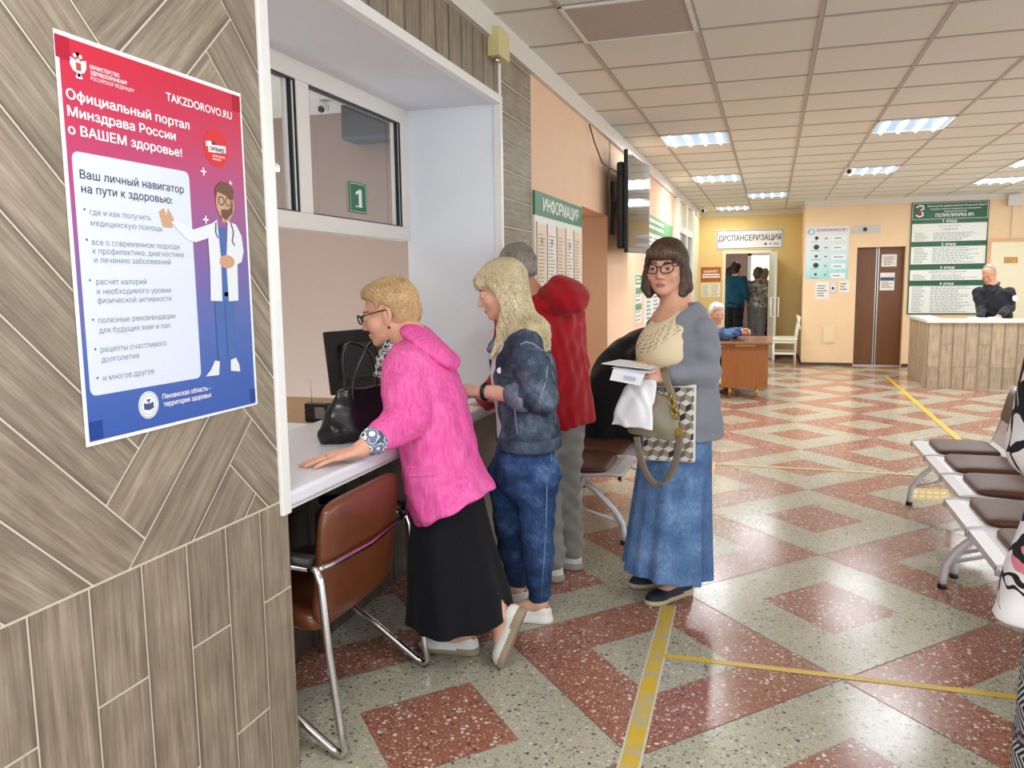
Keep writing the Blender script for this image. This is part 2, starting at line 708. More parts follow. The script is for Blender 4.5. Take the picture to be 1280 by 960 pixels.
M_yellow = mat('wall_yellow', '#dcc183', 0.7, var=0.03, vscale=3)
M_cornice = mat('cornice_white', '#ded7cd', 0.55)
M_pink = mat('office_wall', '#b5a195', 0.8)
M_black = mat('black_plastic', '#17181b', 0.4)
M_dark = mat('dark_gap', '#0c0b0b', 0.8)
M_yel = None


def st(o, **k):
    return tag(o, kind='structure', **k)


# floor: diamonds of two terrazzos with inner diamonds, thin metal joints
def build_floor():
    mb = MB()
    hx, hy, x0, y0 = 0.65, 0.706, 0.28, 3.018
    j = 0.004
    for a in range(-16, 34):
        for b in range(-26, 16):
            # vertex lattice: (x0 + (a + b) * hx, y0 + (a - b) * hy)
            cx, cy = x0 + (a + b) * hx, y0 + (a - b) * hy + hy
            if not (-2.2 < cx < 7.2 and -2.2 < cy < 21.5):
                continue
            red = (a + b) % 2
            # centre of the cell (0,0) is (x0, y0 + hy): beige with a red heart
            o4 = [(cx, cy - hy), (cx + hx, cy), (cx, cy + hy), (cx - hx, cy)]

            def sc(k):
                return [(cx + (px - cx) * k, cy + (py - cy) * k, 0.0) for px, py in o4]
            qo, qi1, qi2 = sc(1 - j * 1.5), sc(0.435 + j), sc(0.435)
            full = sc(1.0)
            for k in range(4):
                m = (k + 1) % 4
                mb.poly([full[k], full[m], qo[m], qo[k]], 2)
                mb.poly([qo[k], qo[m], qi1[m], qi1[k]], red)
                mb.poly([qi1[k], qi1[m], qi2[m], qi2[k]], 2)
            mb.poly(qi2, 1 - red)
    return st(mb.build('floor', [M_beige, M_red, M_joint]))


build_floor()


def build_ceiling():
    mb = MB()
    z = CEIL
    mb.box((-1.5, -2.0, z), (7.0, 16.1, z + 0.05), 0)
    xs = [-1.0 + 0.6 * k for k in range(14)]
    ys = [-1.5 + 0.6 * k for k in range(30)]
    for x in xs:
        mb.box((x - 0.011, -2.0, z - 0.004), (x + 0.011, 16.0, z + 0.01), 1)
        mb.box((x + 0.011, -2.0, z - 0.001), (x + 0.0145, 16.0, z + 0.01), 2)
    for y in ys:
        mb.box((-1.34, y - 0.009, z - 0.0035), (7.0, y + 0.009, z + 0.01), 1)
        mb.box((-1.34, y - 0.014, z - 0.001), (7.0, y - 0.009, z + 0.01), 2)
    return st(mb.build('ceiling', [M_ceil, M_tbar, M_tshadow]))


build_ceiling()


def to_left(y, z):
    return (WX + 0.0015, y, z)


def herring_pier():
    mb = MB()
    mb.box((WX - 0.56, -1.6, 0), (WX, 1.995, CEIL), 0)
    w, L = 0.1466, 0.1466 * 4
    u0, v0 = 1.64, -0.385
    s = 1 / math.sqrt(2)
    lo, hi = (-1.6, 0.8355), (1.99, CEIL)
    for a in range(-34, 34):
        for b in range(-8, 9):
            # lattice (w, w) * a + (L, -L) * b
            ou, ov = u0 + w * a + L * b, v0 + w * a - L * b
            for (pu, pv, d, Lw) in ((ou, ov, (s, s), 0), (ou + w, ov + w, (-s, s), 1)):
                # (u, v) -> (y, z): y = (u - v) / sqrt2, z = (u + v) / sqrt2
                y, z = (pu - pv) * s, (pu + pv) * s
                plank(mb, (y, z), d, L, w, to_left, lo, hi, 1)
    for k in range(-20, 6):
        y = 1.414 + 0.1478 * k
        zz = 0.8325 - (0.2665 if k % 2 else 0.575)
        if y > 1.99:
            continue
        plank(mb, (y + 0.1478, 0.8325 - 0.575 - (0 if k % 2 == 0 else -0.31) + (0 if k % 2 == 0 else 0)), (0, 1), 0.575 if k % 2 == 0 else 0.265, 0.1478, to_left, (-1.6, 0), (1.993, 0.8325), 1)
        if k % 2 == 0:
            plank(mb, (y + 0.1478, -0.318), (0, 1), 0.575, 0.1478, to_left, (-1.6, 0), (1.993, 0.8325), 1)
        else:
            plank(mb, (y + 0.1478, -0.0075), (0, 1), 0.575, 0.1478, to_left, (-1.6, 0), (1.993, 0.8325), 1)
    return st(mb.build('wall_left', [M_grout, M_wood]))


herring_pier()

# wall above the counter opening, wood boards upright
mb = MB()
mb.box((WX - 0.52, 1.995, 2.362), (WX, 4.03, CEIL), 0)
for k in range(0, 15):
    plank(mb, (2.03 + 0.146 * k + 0.146, 2.385), (0, 1), 0.6, 0.146, to_left, (1.995, 2.39), (4.0, 2.63), 1, gap=0.0015)
st(mb.build('wall_left_above', [M_grout_dark, M_wood]))
# wall right of the opening, boards lying
mb = MB()
mb.box((WX - 0.5, 4.03, 0), (WX, 4.58, CEIL), 0)
for k in range(-1, 19):
    plank(mb, (3.9, 0.01 + 0.1455 * k - 0.01), (1, 0), 0.9, 0.1455, to_left, (4.032, 0), (4.577, 2.63), 1)
st(mb.build('wall_left_side', [M_grout, M_wood]))
# peach wall with a doorway recess
mb = MB()
mb.box((WX - 0.45, 4.58, 0), (WX, 5.885, CEIL))
mb.box((WX - 0.45, 5.885, 2.005), (WX, 6.87, CEIL))
mb.box((WX - 0.45, 6.87, 0), (WX, 12.0, CEIL))
mb.box((WX - 0.5, 5.8, 0), (WX - 0.44, 6.95, 2.2))
st(mb.build('wall_left_far', [M_peach]))
mb = MB()
mb.box((WX - 0.45, 12.0, 0), (WX, 16.0, CEIL))
st(mb.build('wall_left_end', [mat('wall_pale', '#eadfba', 0.7)]))
# niche: apron under the counter, side panel, soffit
mb = MB()
mb.box((-1.86, 1.995, 0), (-1.728, 4.03, 0.80), 0)
for k in range(0, 15):
    y = 1.97 + 0.1478 * k
    for q in (0, 1):
        plank(mb, (y + 0.1478, (-0.3 if k % 2 else 0.0) + 0.58 * q), (0, 1), 0.58, 0.1478, lambda a, b: (-1.7265, a, b), (1.995, 0.0), (4.02, 0.8), 1)
st(mb.build('wall_apron', [M_grout_dark, M_wood_dark]))
mb = MB()
mb.box((-1.868, 4.02, 0.80), (WX, 4.035, 2.364), 0)
st(mb.build('wall_niche', [M_panel]))
mb = MB()
mb.box((-1.87, 1.99, 2.356), (WX, 4.03, 2.364), 0)
st(mb.build('trim_1', [M_soffit]))
mb = MB()
mb.box((WX - 0.03, 1.955, 0.79), (WX + 0.012, 2.0, CEIL - 0.12), 0)            # upright by the pier
mb.box((WX - 0.03, 2.0, 2.352), (WX + 0.012, 4.032, 2.392), 0)                 # along the soffit's edge
mb.box((WX - 0.03, 4.008, 0.85), (WX + 0.01, 4.038, 2.352), 0)                 # upright by the lying boards
mb.box((WX - 0.02, 3.998, 2.392), (WX + 0.008, 4.03, 2.64), 0)
st(mb.build('trim_2', [M_white], bevel=0.003))
# cornice
mb = MB()
mb.box((WX, 1.0, 2.695), (WX + 0.022, 16.0, CEIL), 0)
mb.box((WX, 1.0, 2.628), (WX + 0.03, 16.0, 2.69), 0)
mb.box((WX, 1.0, 2.688), (WX + 0.018, 16.0, 2.697), 1)
st(mb.build('trim_3', [M_cornice, M_tshadow]))

# window over the counter
XW = -1.847
mb = MB()
for lo, hi in (((2.0, 1.682), (4.02, 1.752)), ((2.0, 2.28), (4.02, 2.357)), ((2.955, 1.752), (3.052, 2.28)), ((3.925, 1.752), (4.02, 2.28)), ((2.0, 1.752), (2.08, 2.28))):
    mb.box((XW - 0.06, lo[0], lo[1]), (XW, hi[0], hi[1]), 0)
win = st(mb.build('window_1', [mat('window_frame_white', '#e7e2db', 0.4)], bevel=0.004))
mb = MB()
for y0, y1 in ((2.08, 2.955), (3.052, 3.925)):
    for a, b, c, d in ((y0, y1, 2.272, 2.28), (y0, y1, 1.752, 1.757), (y0, y0 + 0.005, 1.757, 2.272), (y1 - 0.006, y1, 1.757, 2.272), (y1 - 0.04, y1 - 0.03, 1.757, 2.272)):
        mb.box((XW - 0.03, a, c), (XW - 0.004, b, d), 0)
mb.build('gasket', [M_black], win)
mb = MB()
for y0, y1 in ((2.08, 2.955), (3.052, 3.925)):
    mb.box((XW - 0.032, y1 - 0.03, 1.757), (XW - 0.012, y1 - 0.006, 2.272), 0)
    mb.box((XW - 0.032, y1 - 0.06, 1.757), (XW - 0.02, y1 - 0.04, 2.272), 0)
mb.build('sash', [M_white], win)


def glass_mat(name='window_glass', tint=(0.82, 0.84, 0.85), gl=1.6):
    t = NT(name)
    nt = t.t
    nt.nodes.remove(t.b)
    tr = t.n('ShaderNodeBsdfTransparent')
    tr.inputs[0].default_value = tint + (1,)
    gls = t.n('ShaderNodeBsdfGlossy')
    gls.inputs['Roughness'].default_value = 0.01
    fr = t.n('ShaderNodeFresnel')
    fr.inputs[0].default_value = gl
    mx = t.n('ShaderNodeMixShader')
    t.l(fr.outputs[0], mx.inputs[0])
    t.l(tr.outputs[0], mx.inputs[1])
    t.l(gls.outputs[0], mx.inputs[2])
    t.l(mx.outputs[0], nt.nodes['Material Output'].inputs[0])
    return t.m


M_glass = glass_mat()
for y0, y1 in ((2.08, 2.955), (3.052, 3.925)):
    mb = MB()
    mb.poly([(XW - 0.036, y0, 1.755), (XW - 0.036, y1, 1.755), (XW - 0.036, y1, 2.276), (XW - 0.036, y0, 2.276)])
    mb.build('pane', [M_glass], win)

# registrar's office behind the window
mb = MB()
mb.box((-4.65, 1.0, 0), (-4.6, 5.6, CEIL), 0)
mb.box((-4.65, 1.0, 0), (WX - 0.5, 1.05, CEIL), 0)
mb.box((-4.6, 5.5, 0), (-1.79, 5.55, CEIL), 0)
mb.box((-1.866, 4.036, 0), (-1.79, 5.5, CEIL), 0)
mb.box((-4.6, 1.0, 2.72), (-1.87, 5.55, CEIL), 1)
st(mb.build('wall_office', [M_pink, M_ceil]))

# end of the hall: yellow wall with the doorway, return wall, lift wall
YE, YL = 16.0, 14.6
mb = MB()
mb.box((-1.8, YE, 0), (-0.875, YE + 0.15, CEIL + 0.05))
mb.box((-0.045, YE, 0), (0.6, YE + 0.15, CEIL + 0.05))
mb.box((-0.875, YE, 1.955), (-0.045, YE + 0.15, CEIL + 0.05))
st(mb.build('wall_end', [M_yellow]))
mb = MB()
mb.box((0.505, YL, 0), (1.33, YL + 0.3, CEIL))
mb.box((2.06, YL, 0), (7.0, YL + 0.3, CEIL))
mb.box((1.33, YL, 1.965), (2.06, YL + 0.3, CEIL))
mb.box((0.505, YL + 0.3, 0), (0.6, YE, CEIL))
mb.box((1.2, YL + 0.22, 0), (2.2, YL + 0.3, 2.1))
st(mb.build('wall_lift', [M_peach2]))
mb = MB()
mb.box((0.5, YL - 0.015, 2.655), (7.0, YL, CEIL), 0)
mb.box((0.49, YL - 0.015, 2.655), (0.505, YE, CEIL), 0)
mb.box((-1.33, YE - 0.015, 2.66), (0.5, YE, CEIL), 0)
st(mb.build('trim_4', [M_cornice]))
mb = MB()
mb.box((0.5, YL - 0.012, 0), (1.32, YL, 0.05), 0)
mb.box((2.07, YL - 0.012, 0), (7.0, YL, 0.05), 0)
mb.box((0.1, YE - 0.012, 0), (0.5, YE, 0.07), 0)
mb.box((0.493, YL, 0), (0.505, YE, 0.07), 0)
st(mb.build('baseboard_end', [mat('baseboard_brown', '#4a3a30', 0.5)]))
# examination room beyond the doorway
mb = MB()
mb.box((-2.6, 20.0, 0), (-0.55, 20.1, 2.7), 0)
mb.box((0.75, 20.0, 0), (1.6, 20.1, 2.7), 0)
mb.box((-0.55, 20.0, 0), (0.75, 20.1, 0.9), 0)
mb.box((-0.55, 20.0, 2.1), (0.75, 20.1, 2.7), 0)
mb.box((-2.7, 16.15, 0), (-2.6, 20.1, 2.7), 0)
mb.box((1.6, 16.15, 0), (1.7, 20.1, 2.7), 0)
mb.box((-2.7, 16.15, 2.7), (1.7, 20.1, 2.75), 1)
st(mb.build('wall_room_beyond', [mat('room_wall', '#a8897c', 0.8), M_ceil]))
mb = MB()
for a in ((-0.55, 0.9, -0.47, 2.1), (0.67, 0.9, 0.75, 2.1), (0.06, 0.9, 0.14, 2.1), (-0.55, 0.9, 0.75, 0.98), (-0.55, 2.02, 0.75, 2.1)):
    mb.box((a[0], 19.95, a[1]), (a[2], 20.05, a[3]))
w2 = st(mb.build('window_2', [M_white]))
mb = MB()
mb.poly([(-0.5, 20.06, 0.92), (0.7, 20.06, 0.92), (0.7, 20.06, 2.08), (-0.5, 20.06, 2.08)])
mb.build('pane', [mat('daylight_pane', '#e8f0e0', 0.5, emit='#e4f2de', estr=1.6)], w2)

# doorway frame and its open leaf
mb = MB()
mb.box((-0.9, YE - 0.03, 0), (-0.845, YE + 0.02, 2.0))
mb.box((-0.06, YE - 0.03, 0), (-0.01, YE + 0.02, 2.0))
mb.box((-0.902, YE - 0.032, 1.951), (-0.008, YE + 0.021, 2.006))
d1 = st(mb.build('door_1', [mat('door_frame_white', '#ece3c8', 0.45)], bevel=0.004))
M_leaf = mat('door_leaf', '#cfd3cd', 0.4)
h0, h1 = V3(-0.035, YE - 0.02, 0), V3(0.065, YE - 0.86, 0)
ax = unit(h1 - h0)
nn = unit(np.cross(ax, (0, 0, 1)))
mb = MB()
mb.obox((h0 + h1) / 2 + V3(0, 0, 0.985), (ax, nn, (0, 0, 1)), (0.42, 0.02, 0.97), 0)
lf = mb.build('leaf', [M_leaf], d1, bevel=0.004)
mb = MB()
for sgn in (-1, 1):
    c = h0 + ax * 0.77 + nn * sgn * 0.065 + V3(0, 0, 0.97)
    mb.sweep([c - nn * sgn * 0.045 + V3(0, 0, 0.17), c + V3(0, 0, 0.17), c + V3(0, 0, -0.17), c - nn * sgn * 0.045 + V3(0, 0, -0.17)], 0.014, 8)
mb.build('handle', [M_white], lf)

# lift
mb = MB()
mb.box((1.33, YL + 0.14, 0.01), (1.638, YL + 0.17, 1.965), 0)
M_lift = wood_mat('lift_door', '#5a3418', '#76481f', '#8a5a2c', rough=0.4)
M_liftp = mat('lift_door_brown', '#6e431f', 0.38, var=0.1, vscale=4, vstretch=(14, 14, 0.7))
d2 = None
for (x0, x1, g0) in ((1.33, 1.65, 1), (1.668, 2.06, 0)):
    mb = MB()
    mb.box((x0, YL + 0.14, 0.01), (x1, YL + 0.17, 1.965), 0)
    if d2 is None:
        d2 = st(mb.build('door_2', [M_liftp]))
    else:
        mb.build('leaf', [M_liftp], d2)
mb = MB()
mb.box((1.636, YL + 0.134, 0.01), (1.65, YL + 0.142, 1.965), 0)
mb.box((1.668, YL + 0.134, 0.01), (1.684, YL + 0.142, 1.965), 0)
mb.box((1.33, YL + 0.1, 0.0), (2.06, YL + 0.14, 0.012), 0)
mb.build('edge_strip', [mat('aluminium', '#c9c6c2', 0.35, 0.8)], d2)
mb = MB()
mb.box((1.648, YL + 0.16, 0.01), (1.67, YL + 0.19, 1.965), 0)
mb.build('gap', [M_dark], d2)

# cream door right of the directory board
mb = MB()
mb.box((3.27, YL - 0.03, 0), (4.3, YL, 2.0), 0)
d3 = st(mb.build('door_3', [mat('door_cream', '#efe4c3', 0.5)]))
mb = MB()
mb.box((3.22, YL - 0.045, 0), (3.275, YL, 2.05), 0)
mb.box((4.3, YL - 0.045, 0), (4.36, YL, 2.05), 0)
mb.box((3.218, YL - 0.047, 1.996), (4.362, YL, 2.052), 0)
mb.build('door_frame', [mat('door_frame_peach', '#d9b183', 0.5)], d3)

# white plastic doors with dark glass at the far end of the left wall
mb = MB()
for y0, y1 in ((11.75, 11.92), (12.9, 13.0), (13.9, 14.1)):
    mb.box((WX, y0, 0), (WX + 0.07, y1, 2.62))
mb.box((WX, 11.9, 2.15), (WX + 0.06, 14.0, 2.25))
mb.box((WX, 11.9, 0), (WX + 0.05, 14.0, 0.95))
d4 = st(mb.build('door_4', [mat('door_white', '#e6e4dc', 0.4)], bevel=0.004))
mb = MB()
mb.box((WX, 11.92, 0.95), (WX + 0.03, 12.9, 2.15))
mb.box((WX, 13.0, 0.95), (WX + 0.03, 13.9, 2.15))
mb.build('pane', [mat('dark_glass', '#3c4446', 0.08)], d4)


# ------------------------------------------------------------------ lights in the ceiling
M_tube = mat('lamp_tube', '#ffffff', 0.4, emit='#f6fbff', estr=6.0)
M_refl = mat('lamp_reflector', '#8ba3b8', 0.3, emit='#b4d8f4', estr=0.42)
M_lampframe = mat('lamp_frame', '#e4e4e0', 0.4)


def ceiling_light(x0, y0, label, lit=True):
    t = thing('ceiling_light', label, 'ceiling light', (x0 + 0.3, y0 + 0.3, CEIL), 'fluorescent panels in the ceiling')
    mb = MB()
    z = CEIL
    for a in ((x0, y0, x0 + 0.6, y0 + 0.018), (x0, y0 + 0.582, x0 + 0.6, y0 + 0.6), (x0, y0, x0 + 0.018, y0 + 0.6), (x0 + 0.582, y0, x0 + 0.6, y0 + 0.6)):
        mb.box((a[0], a[1], z - 0.012 - 0.0004 * (a[2] - a[0] > 0.1)), (a[2], a[3], z - 0.0005))
    mb.build('frame', [M_lampframe], t)
    mb = MB()
    mb.box((x0 + 0.018, y0 + 0.018, z - 0.006), (x0 + 0.582, y0 + 0.582, z - 0.001))
    mb.build('reflector', [M_refl if lit else mat('diffuser_off', '#b9ada0', 0.6, var=0.03, vscale=4)], t)
    if lit:
        for k in range(4):
            mb = MB()
            x = x0 + 0.09 + 0.14 * k
            mb.sweep([(x, y0 + 0.03, z - 0.018), (x, y0 + 0.57, z - 0.018)], 0.011, 8)
            mb.build('tube', [M_tube], t)
    return t


ceiling_light(-1.0, 3.9, 'unlit square ceiling panel with a grey diffuser above the counter', lit=False)
ceiling_light(-1.0, 7.5, 'lit ceiling panel nearest the wall-mounted television')
ceiling_light(0.8, 7.5, 'largest lit ceiling panel on the right of the photo')
ceiling_light(-1.0, 10.5, 'second lit ceiling panel along the left wall, beyond the television')
ceiling_light(0.8, 10.5, 'lit ceiling panel directly behind the small dome camera')
ceiling_light(-0.4, 12.9, 'small lit ceiling panel in the middle of the far ceiling')
ceiling_light(-1.0, 15.0, 'farthest lit ceiling panel by the yellow end wall')
ceiling_light(0.8, 0.9, 'added lit ceiling panel, unseen above the camera on the right, for fill light')  # made-up fixture around the added fill lamp, out of view
ceiling_light(-1.0, 0.3, 'added lit ceiling panel, unseen above the poster wall, for fill light')  # likewise invented, houses the other added fill lamp
ceiling_light(2.6, 12.3, 'lit ceiling panel in front of the green directory board')
ceiling_light(2.6, 10.5, 'lit ceiling panel cut by the right edge of the photo')


def dome_camera(c, label, r=0.055):
    t = thing('security_camera', label, 'camera', c)
    mb = MB()
    c = np.array(c, float)
    mb.disc(c, (0, 0, -1), r, 20, 0.035)
    mb.build('base', [M_white], t)
    mb = MB()
    mb.ball(c - V3(0, 0, 0.045), r * 0.85, 0, 10)
    mb.build('housing', [M_white], t)
    mb = MB()
    mb.ball(c - V3(0.0, r * 0.52, 0.06), r * 0.5, 0, 8)
    mb.build('lens', [mat('camera_lens', '#101014', 0.1)], t)
    return t


dome_camera((0.82, 10.35, CEIL - 0.004), 'white dome security camera under the ceiling tiles, by the lamp')
dome_camera((-1.2, 15.0, CEIL - 0.004), 'small dark-eyed dome camera in the ceiling corner by the yellow wall', 0.06)
t = thing('junction_box', 'white square junction box over the cream door', 'junction box', (3.55, YL, 2.62))
mb = MB()
mb.box((3.46, YL - 0.09, 2.54), (3.66, YL - 0.015, 2.72))
mb.build('body', [mat('box_white', '#d9d6cf', 0.5)], t, bevel=0.01)
mb = MB()
mb.box((3.545, YL - 0.022, 2.05), (3.555, YL - 0.0, 2.54))
mb.build('conduit', [M_cornice], t)
t = thing('junction_box', 'yellowed plastic box under the cornice, beside the upright boards', 'junction box', (WX, 3.92, 2.6))
mb = MB()
mb.box((WX + 0.002, 3.83, 2.54), (WX + 0.07, 3.99, 2.675))
mb.build('body', [mat('box_yellowed', '#d7c993', 0.5)], t, bevel=0.008)
mb = MB()
mb.ball((WX + 0.035, 3.88, 2.53), 0.014)
mb.build('knob', [mat('chrome', '#d0d0d2', 0.15, 1.0)], t)
M_chrome = _MC['chrome']

# ------------------------------------------------------------------ counter
t = thing('counter', 'white counter top with a thick rounded edge in the wall opening', 'counter', (WX - 0.3, 3.0, 0.8))
mb = MB()
mb.box((-1.93, 2.0, 0.802), (WX + 0.005, 4.018, 0.85))
mb.build('worktop', [mat('counter_white', '#e9ecf4', 0.25)], t, bevel=0.012, bseg=3)
mb = MB()
mb.box((WX - 0.028, 2.0, 0.79), (WX - 0.012, 4.018, 0.803))
mb.build('edge_strip', [M_white], t)
t = thing('office_desk', 'light wooden desk behind the white counter', 'desk', (-2.3, 3.0, 0))
M_deskwood = mat('desk_wood', '#b08f66', 0.45, var=0.15, vscale=6, vstretch=(1, 12, 12))
mb = MB()
mb.box((-2.75, 2.05, 0.79), (-1.935, 4.0, 0.82))
mb.build('top', [M_deskwood], t)
for q in ((-2.7, 2.1), (-2.7, 3.93), (-2.0, 2.1), (-2.0, 3.93)):
    mb = MB()
    mb.box((q[0], q[1], 0), (q[0] + 0.04, q[1] + 0.04, 0.79))
    mb.build('leg', [M_deskwood], t)

# things on and behind the counter
c = PZ(398, 527, 0.82)
t = thing('radio', 'small black radio with a raised aerial on the desk behind the counter', 'radio', c)
mb = MB()
mb.box(c + V3(-0.06, -0.022, 0.001), c + V3(0.06, 0.022, 0.088))
mb.build('body', [M_black], t, bevel=0.006)
mb = MB()
mb.box(c + V3(-0.002, -0.0245, 0.018), c + V3(0.048, -0.0215, 0.072))
mb.build('speaker_grille', [mat('grille_grey', '#8d8f92', 0.5, bump=0.5, bscale=500)], t)
mb = MB()
mb.sweep([c + V3(-0.03, 0, 0.085), c + V3(-0.034, 0, 0.2)], 0.0018, 6)
mb.build('aerial', [M_chrome], t)
mb = MB()
mb.disc(c + V3(-0.0595, 0.0, 0.045), (-1, 0, 0), 0.012, 12, 0.008)
mb.build('knob', [mat('chrome', '')], t)

c = PX(452, 520, -2.12)
c[2] = 0.82
t = thing('computer_monitor', 'black computer monitor seen from behind, between the handbag and the radio', 'monitor', c)
ax = (unit((0.25, 1, 0)), unit((1, -0.25, 0.12)), None)
ax = (ax[0], ax[1], unit(np.cross(ax[0], ax[1])))
if ax[2][2] < 0:
    ax = (ax[0], ax[1], -ax[2])
mb = MB()
mb.obox(c + V3(0, 0, 0.23), ax, (0.24, 0.012, 0.165))
mb.build('bezel', [M_black], t, bevel=0.006)
mb = MB()
mb.obox(c + V3(0, 0, 0.23) + ax[1] * 0.024, ax, (0.15, 0.016, 0.095))
mb.build('back_cover', [mat('monitor_back', '#22252b', 0.45)], t, bevel=0.012)
mb = MB()
mb.obox(c + V3(-0.0, 0, 0.10), ((0, 1, 0), (1, 0, 0), (0, 0, 1)), (0.04, 0.015, 0.10))
mb.disc(c + V3(0, 0, 0.001), (0, 0, 1), 0.11, 24, 0.012)
mb.build('stand', [M_black], t)
M_paper = mat('paper_white', '#eef0f4', 0.7)
c = PZ(358, 537, 0.822)
t = thing('paper_stack', 'loose white papers on the desk left of the radio', 'papers', (c[0], c[1], 0.82))
mb = MB()
mb.box((c[0] - 0.12, c[1] - 0.1, 0.8202), (c[0] + 0.06, c[1] + 0.14, 0.826))
mb.build('sheets', [M_paper], t)
# dark cabinet and camera in the office, seen through the glass
c = P(470, 153, 5.4)
t = thing('air_conditioner', 'dark grey box unit high on the office wall behind the glass', 'air conditioner', (c[0], 5.5, c[2]))
mb = MB()
mb.box((c[0] - 0.22, 5.28, c[2] - 0.13), (c[0] + 0.26, 5.501, c[2] + 0.13))
mb.build('body', [mat('unit_grey', '#5c6066', 0.5)], t, bevel=0.02)
c = PZ(404, 126, 2.715)
dome_camera((c[0], c[1], 2.715), 'white dome camera on the office ceiling, seen through the window glass', 0.05)

# number plate on the glass
a, b = PX(443, 224, XW + 0.002), PX(465.5, 268, XW + 0.002)
t = thing('number_sign', 'small green plate with a white numeral one on the counter window', 'sign', a)
M_green = mat('sign_green', '#0f6b45', 0.4)
M_ink = mat('sign_white', '#f2f3ee', 0.5)
fl = Flat((XW - 0.03, a[1], b[2]), (0, 1, 0), (0, 0, 1))
w, h = b[1] - a[1], a[2] - b[2] - 0.005
mb = MB()
fl.rect(mb, 0, 0, w, h, 0, 0, 0.004)
mb.build('plate', [M_green], t)
mb = MB()
e = 0.006
for q in ((e, e, w - e, e + 0.002), (e, h - e - 0.002, w - e, h - e), (e, e, e + 0.002, h - e), (w - e - 0.002, e, w - e, h - e)):
    fl.rect(mb, *q, 0.0041 + 0.0001 * (q[2] - q[0] > 0.01), 0)
write(mb, fl, '1', w * 0.52, h * 0.22, h * 0.55, w * 0.3, 0.0046, 0, 0.03, 'c')
fl.rect(mb, w * 0.32, h * 0.2, w * 0.72, h * 0.235, 0.0042)
mb.build('numeral', [M_ink], t)

# ------------------------------------------------------------------ health poster on the pier
t = thing('poster', 'large red to blue health poster with a cartoon doctor, taped to the wood tiles', 'poster', (WX, 1.286, 1.127))
PW, PH = 0.585, 0.824
fl = Flat((WX + 0.003, 1.286, 1.127), (0, 1, 0), (0, 0, 1))
nt = NT('poster_print')
nt.val(nt.b.inputs['Roughness'], 0.32)
tc = nt.n('ShaderNodeTexCoord')
sp = nt.n('ShaderNodeSeparateXYZ')
nt.l(tc.outputs['Generated'], sp.inputs[0])
g = nt.math('ADD', sp.outputs[2], nt.math('MULTIPLY', sp.outputs[1], -0.05))
nt.col(nt.ramp(g, [(0.05, '#2f56a8'), (0.22, '#3b5aa6'), (0.42, '#6b4f96'), (0.62, '#a0407c'), (0.8, '#c22f57'), (0.97, '#c9263f')]))


def curl(mb, x0, y0, x1, y1, d, mi=0, nx=18, ny=22):
    """a sheet that is not quite flat on the wall"""
    v, f = [], []
    for j in range(ny + 1):
        for i in range(nx + 1):
            x, y = x0 + (x1 - x0) * i / nx, y0 + (y1 - y0) * j / ny
            v.append(fl.p(x, y, d))
    for j in range(ny):
        for i in range(nx):
            a = j * (nx + 1) + i
            f.append((a, a + 1, a + nx + 2, a + nx + 1))
    mb.add(v, f, mi, True)
    return mb


mb = MB()
mb.prism([fl.p(0, 0), fl.p(PW, 0.004), fl.p(PW - 0.003, PH), fl.p(0, PH)], fl.n * 0.0015)
mb.build('sheet', [mat('poster_paper', '#eceef2', 0.5)], t)
mb = MB()
fl.rect(mb, 0.009, 0.009, PW - 0.010, PH - 0.009, 0.0016)
pr = mb.build('print', [nt.m], t)
mb = MB()
fl.rrect(mb, 0.020, 0.103, 0.362, 0.597, 0.016, 0.002)
mb.build('text_panel', [mat('poster_panel', '#d5dceb', 0.45)], t)
mb = MB()
D = 0.0026
write(mb, fl, 'TAKZDOROVO.RU', 0.300, 0.750, 0.018, 0.238, D, 0, 0.03)
write(mb, fl, 'Официальный портал', 0.018, 0.697, 0.0185, 0.355, D, 0, 0.035)
write(mb, fl, 'Минздрава России', 0.018, 0.664, 0.0185, 0.305, D, 0, 0.035)
write(mb, fl, 'о ВАШЕМ здоровье!', 0.016, 0.629, 0.0185, 0.325, D, 0, 0.035)
write(mb, fl, 'МИНИСТЕРСТВО', 0.083, 0.768, 0.0075, 0.078, D, 0, 0.03)
write(mb, fl, 'ЗДРАВООХРАНЕНИЯ', 0.083, 0.757, 0.0075, 0.098, D, 0, 0.03)
write(mb, fl, 'РОССИЙСКОЙ ФЕДЕРАЦИИ', 0.083, 0.746, 0.0068, 0.118, D, 0, 0.0)
write(mb, fl, 'Пензенская область -', 0.225, 0.069, 0.0108, 0.167, D, 0, 0.03)
write(mb, fl, 'территория здоровья', 0.227, 0.051, 0.0108, 0.166, D, 0, 0.03)
for (x, y, r) in ((0.415, 0.605, 0.010), (0.517, 0.588, 0.007), (0.413, 0.489, 0.010)):
    fl.rect(mb, x - r, y - r * 0.2, x + r, y + r * 0.2, D)
    fl.rect(mb, x - r * 0.2, y - r, x + r * 0.2, y + r, D + 0.0004)
mb.build('white_lettering', [mat('ink_white', '#f4f3f6', 0.5)], t)
mb = MB()
write(mb, fl, 'Ваш личный навигатор', 0.036, 0.545, 0.0165, 0.304, D, 0, 0.012)
write(mb, fl, 'на пути к здоровью:', 0.037, 0.517, 0.0165, 0.262, D, 0, 0.012)
for y in (0.484, 0.423, 0.341, 0.260, 0.199, 0.139):
    fl.disc(mb, 0.041, y, 0.0023, D)
mb.build('heading_lettering', [mat('ink_dark', '#30343f', 0.5)], t)
mb = MB()
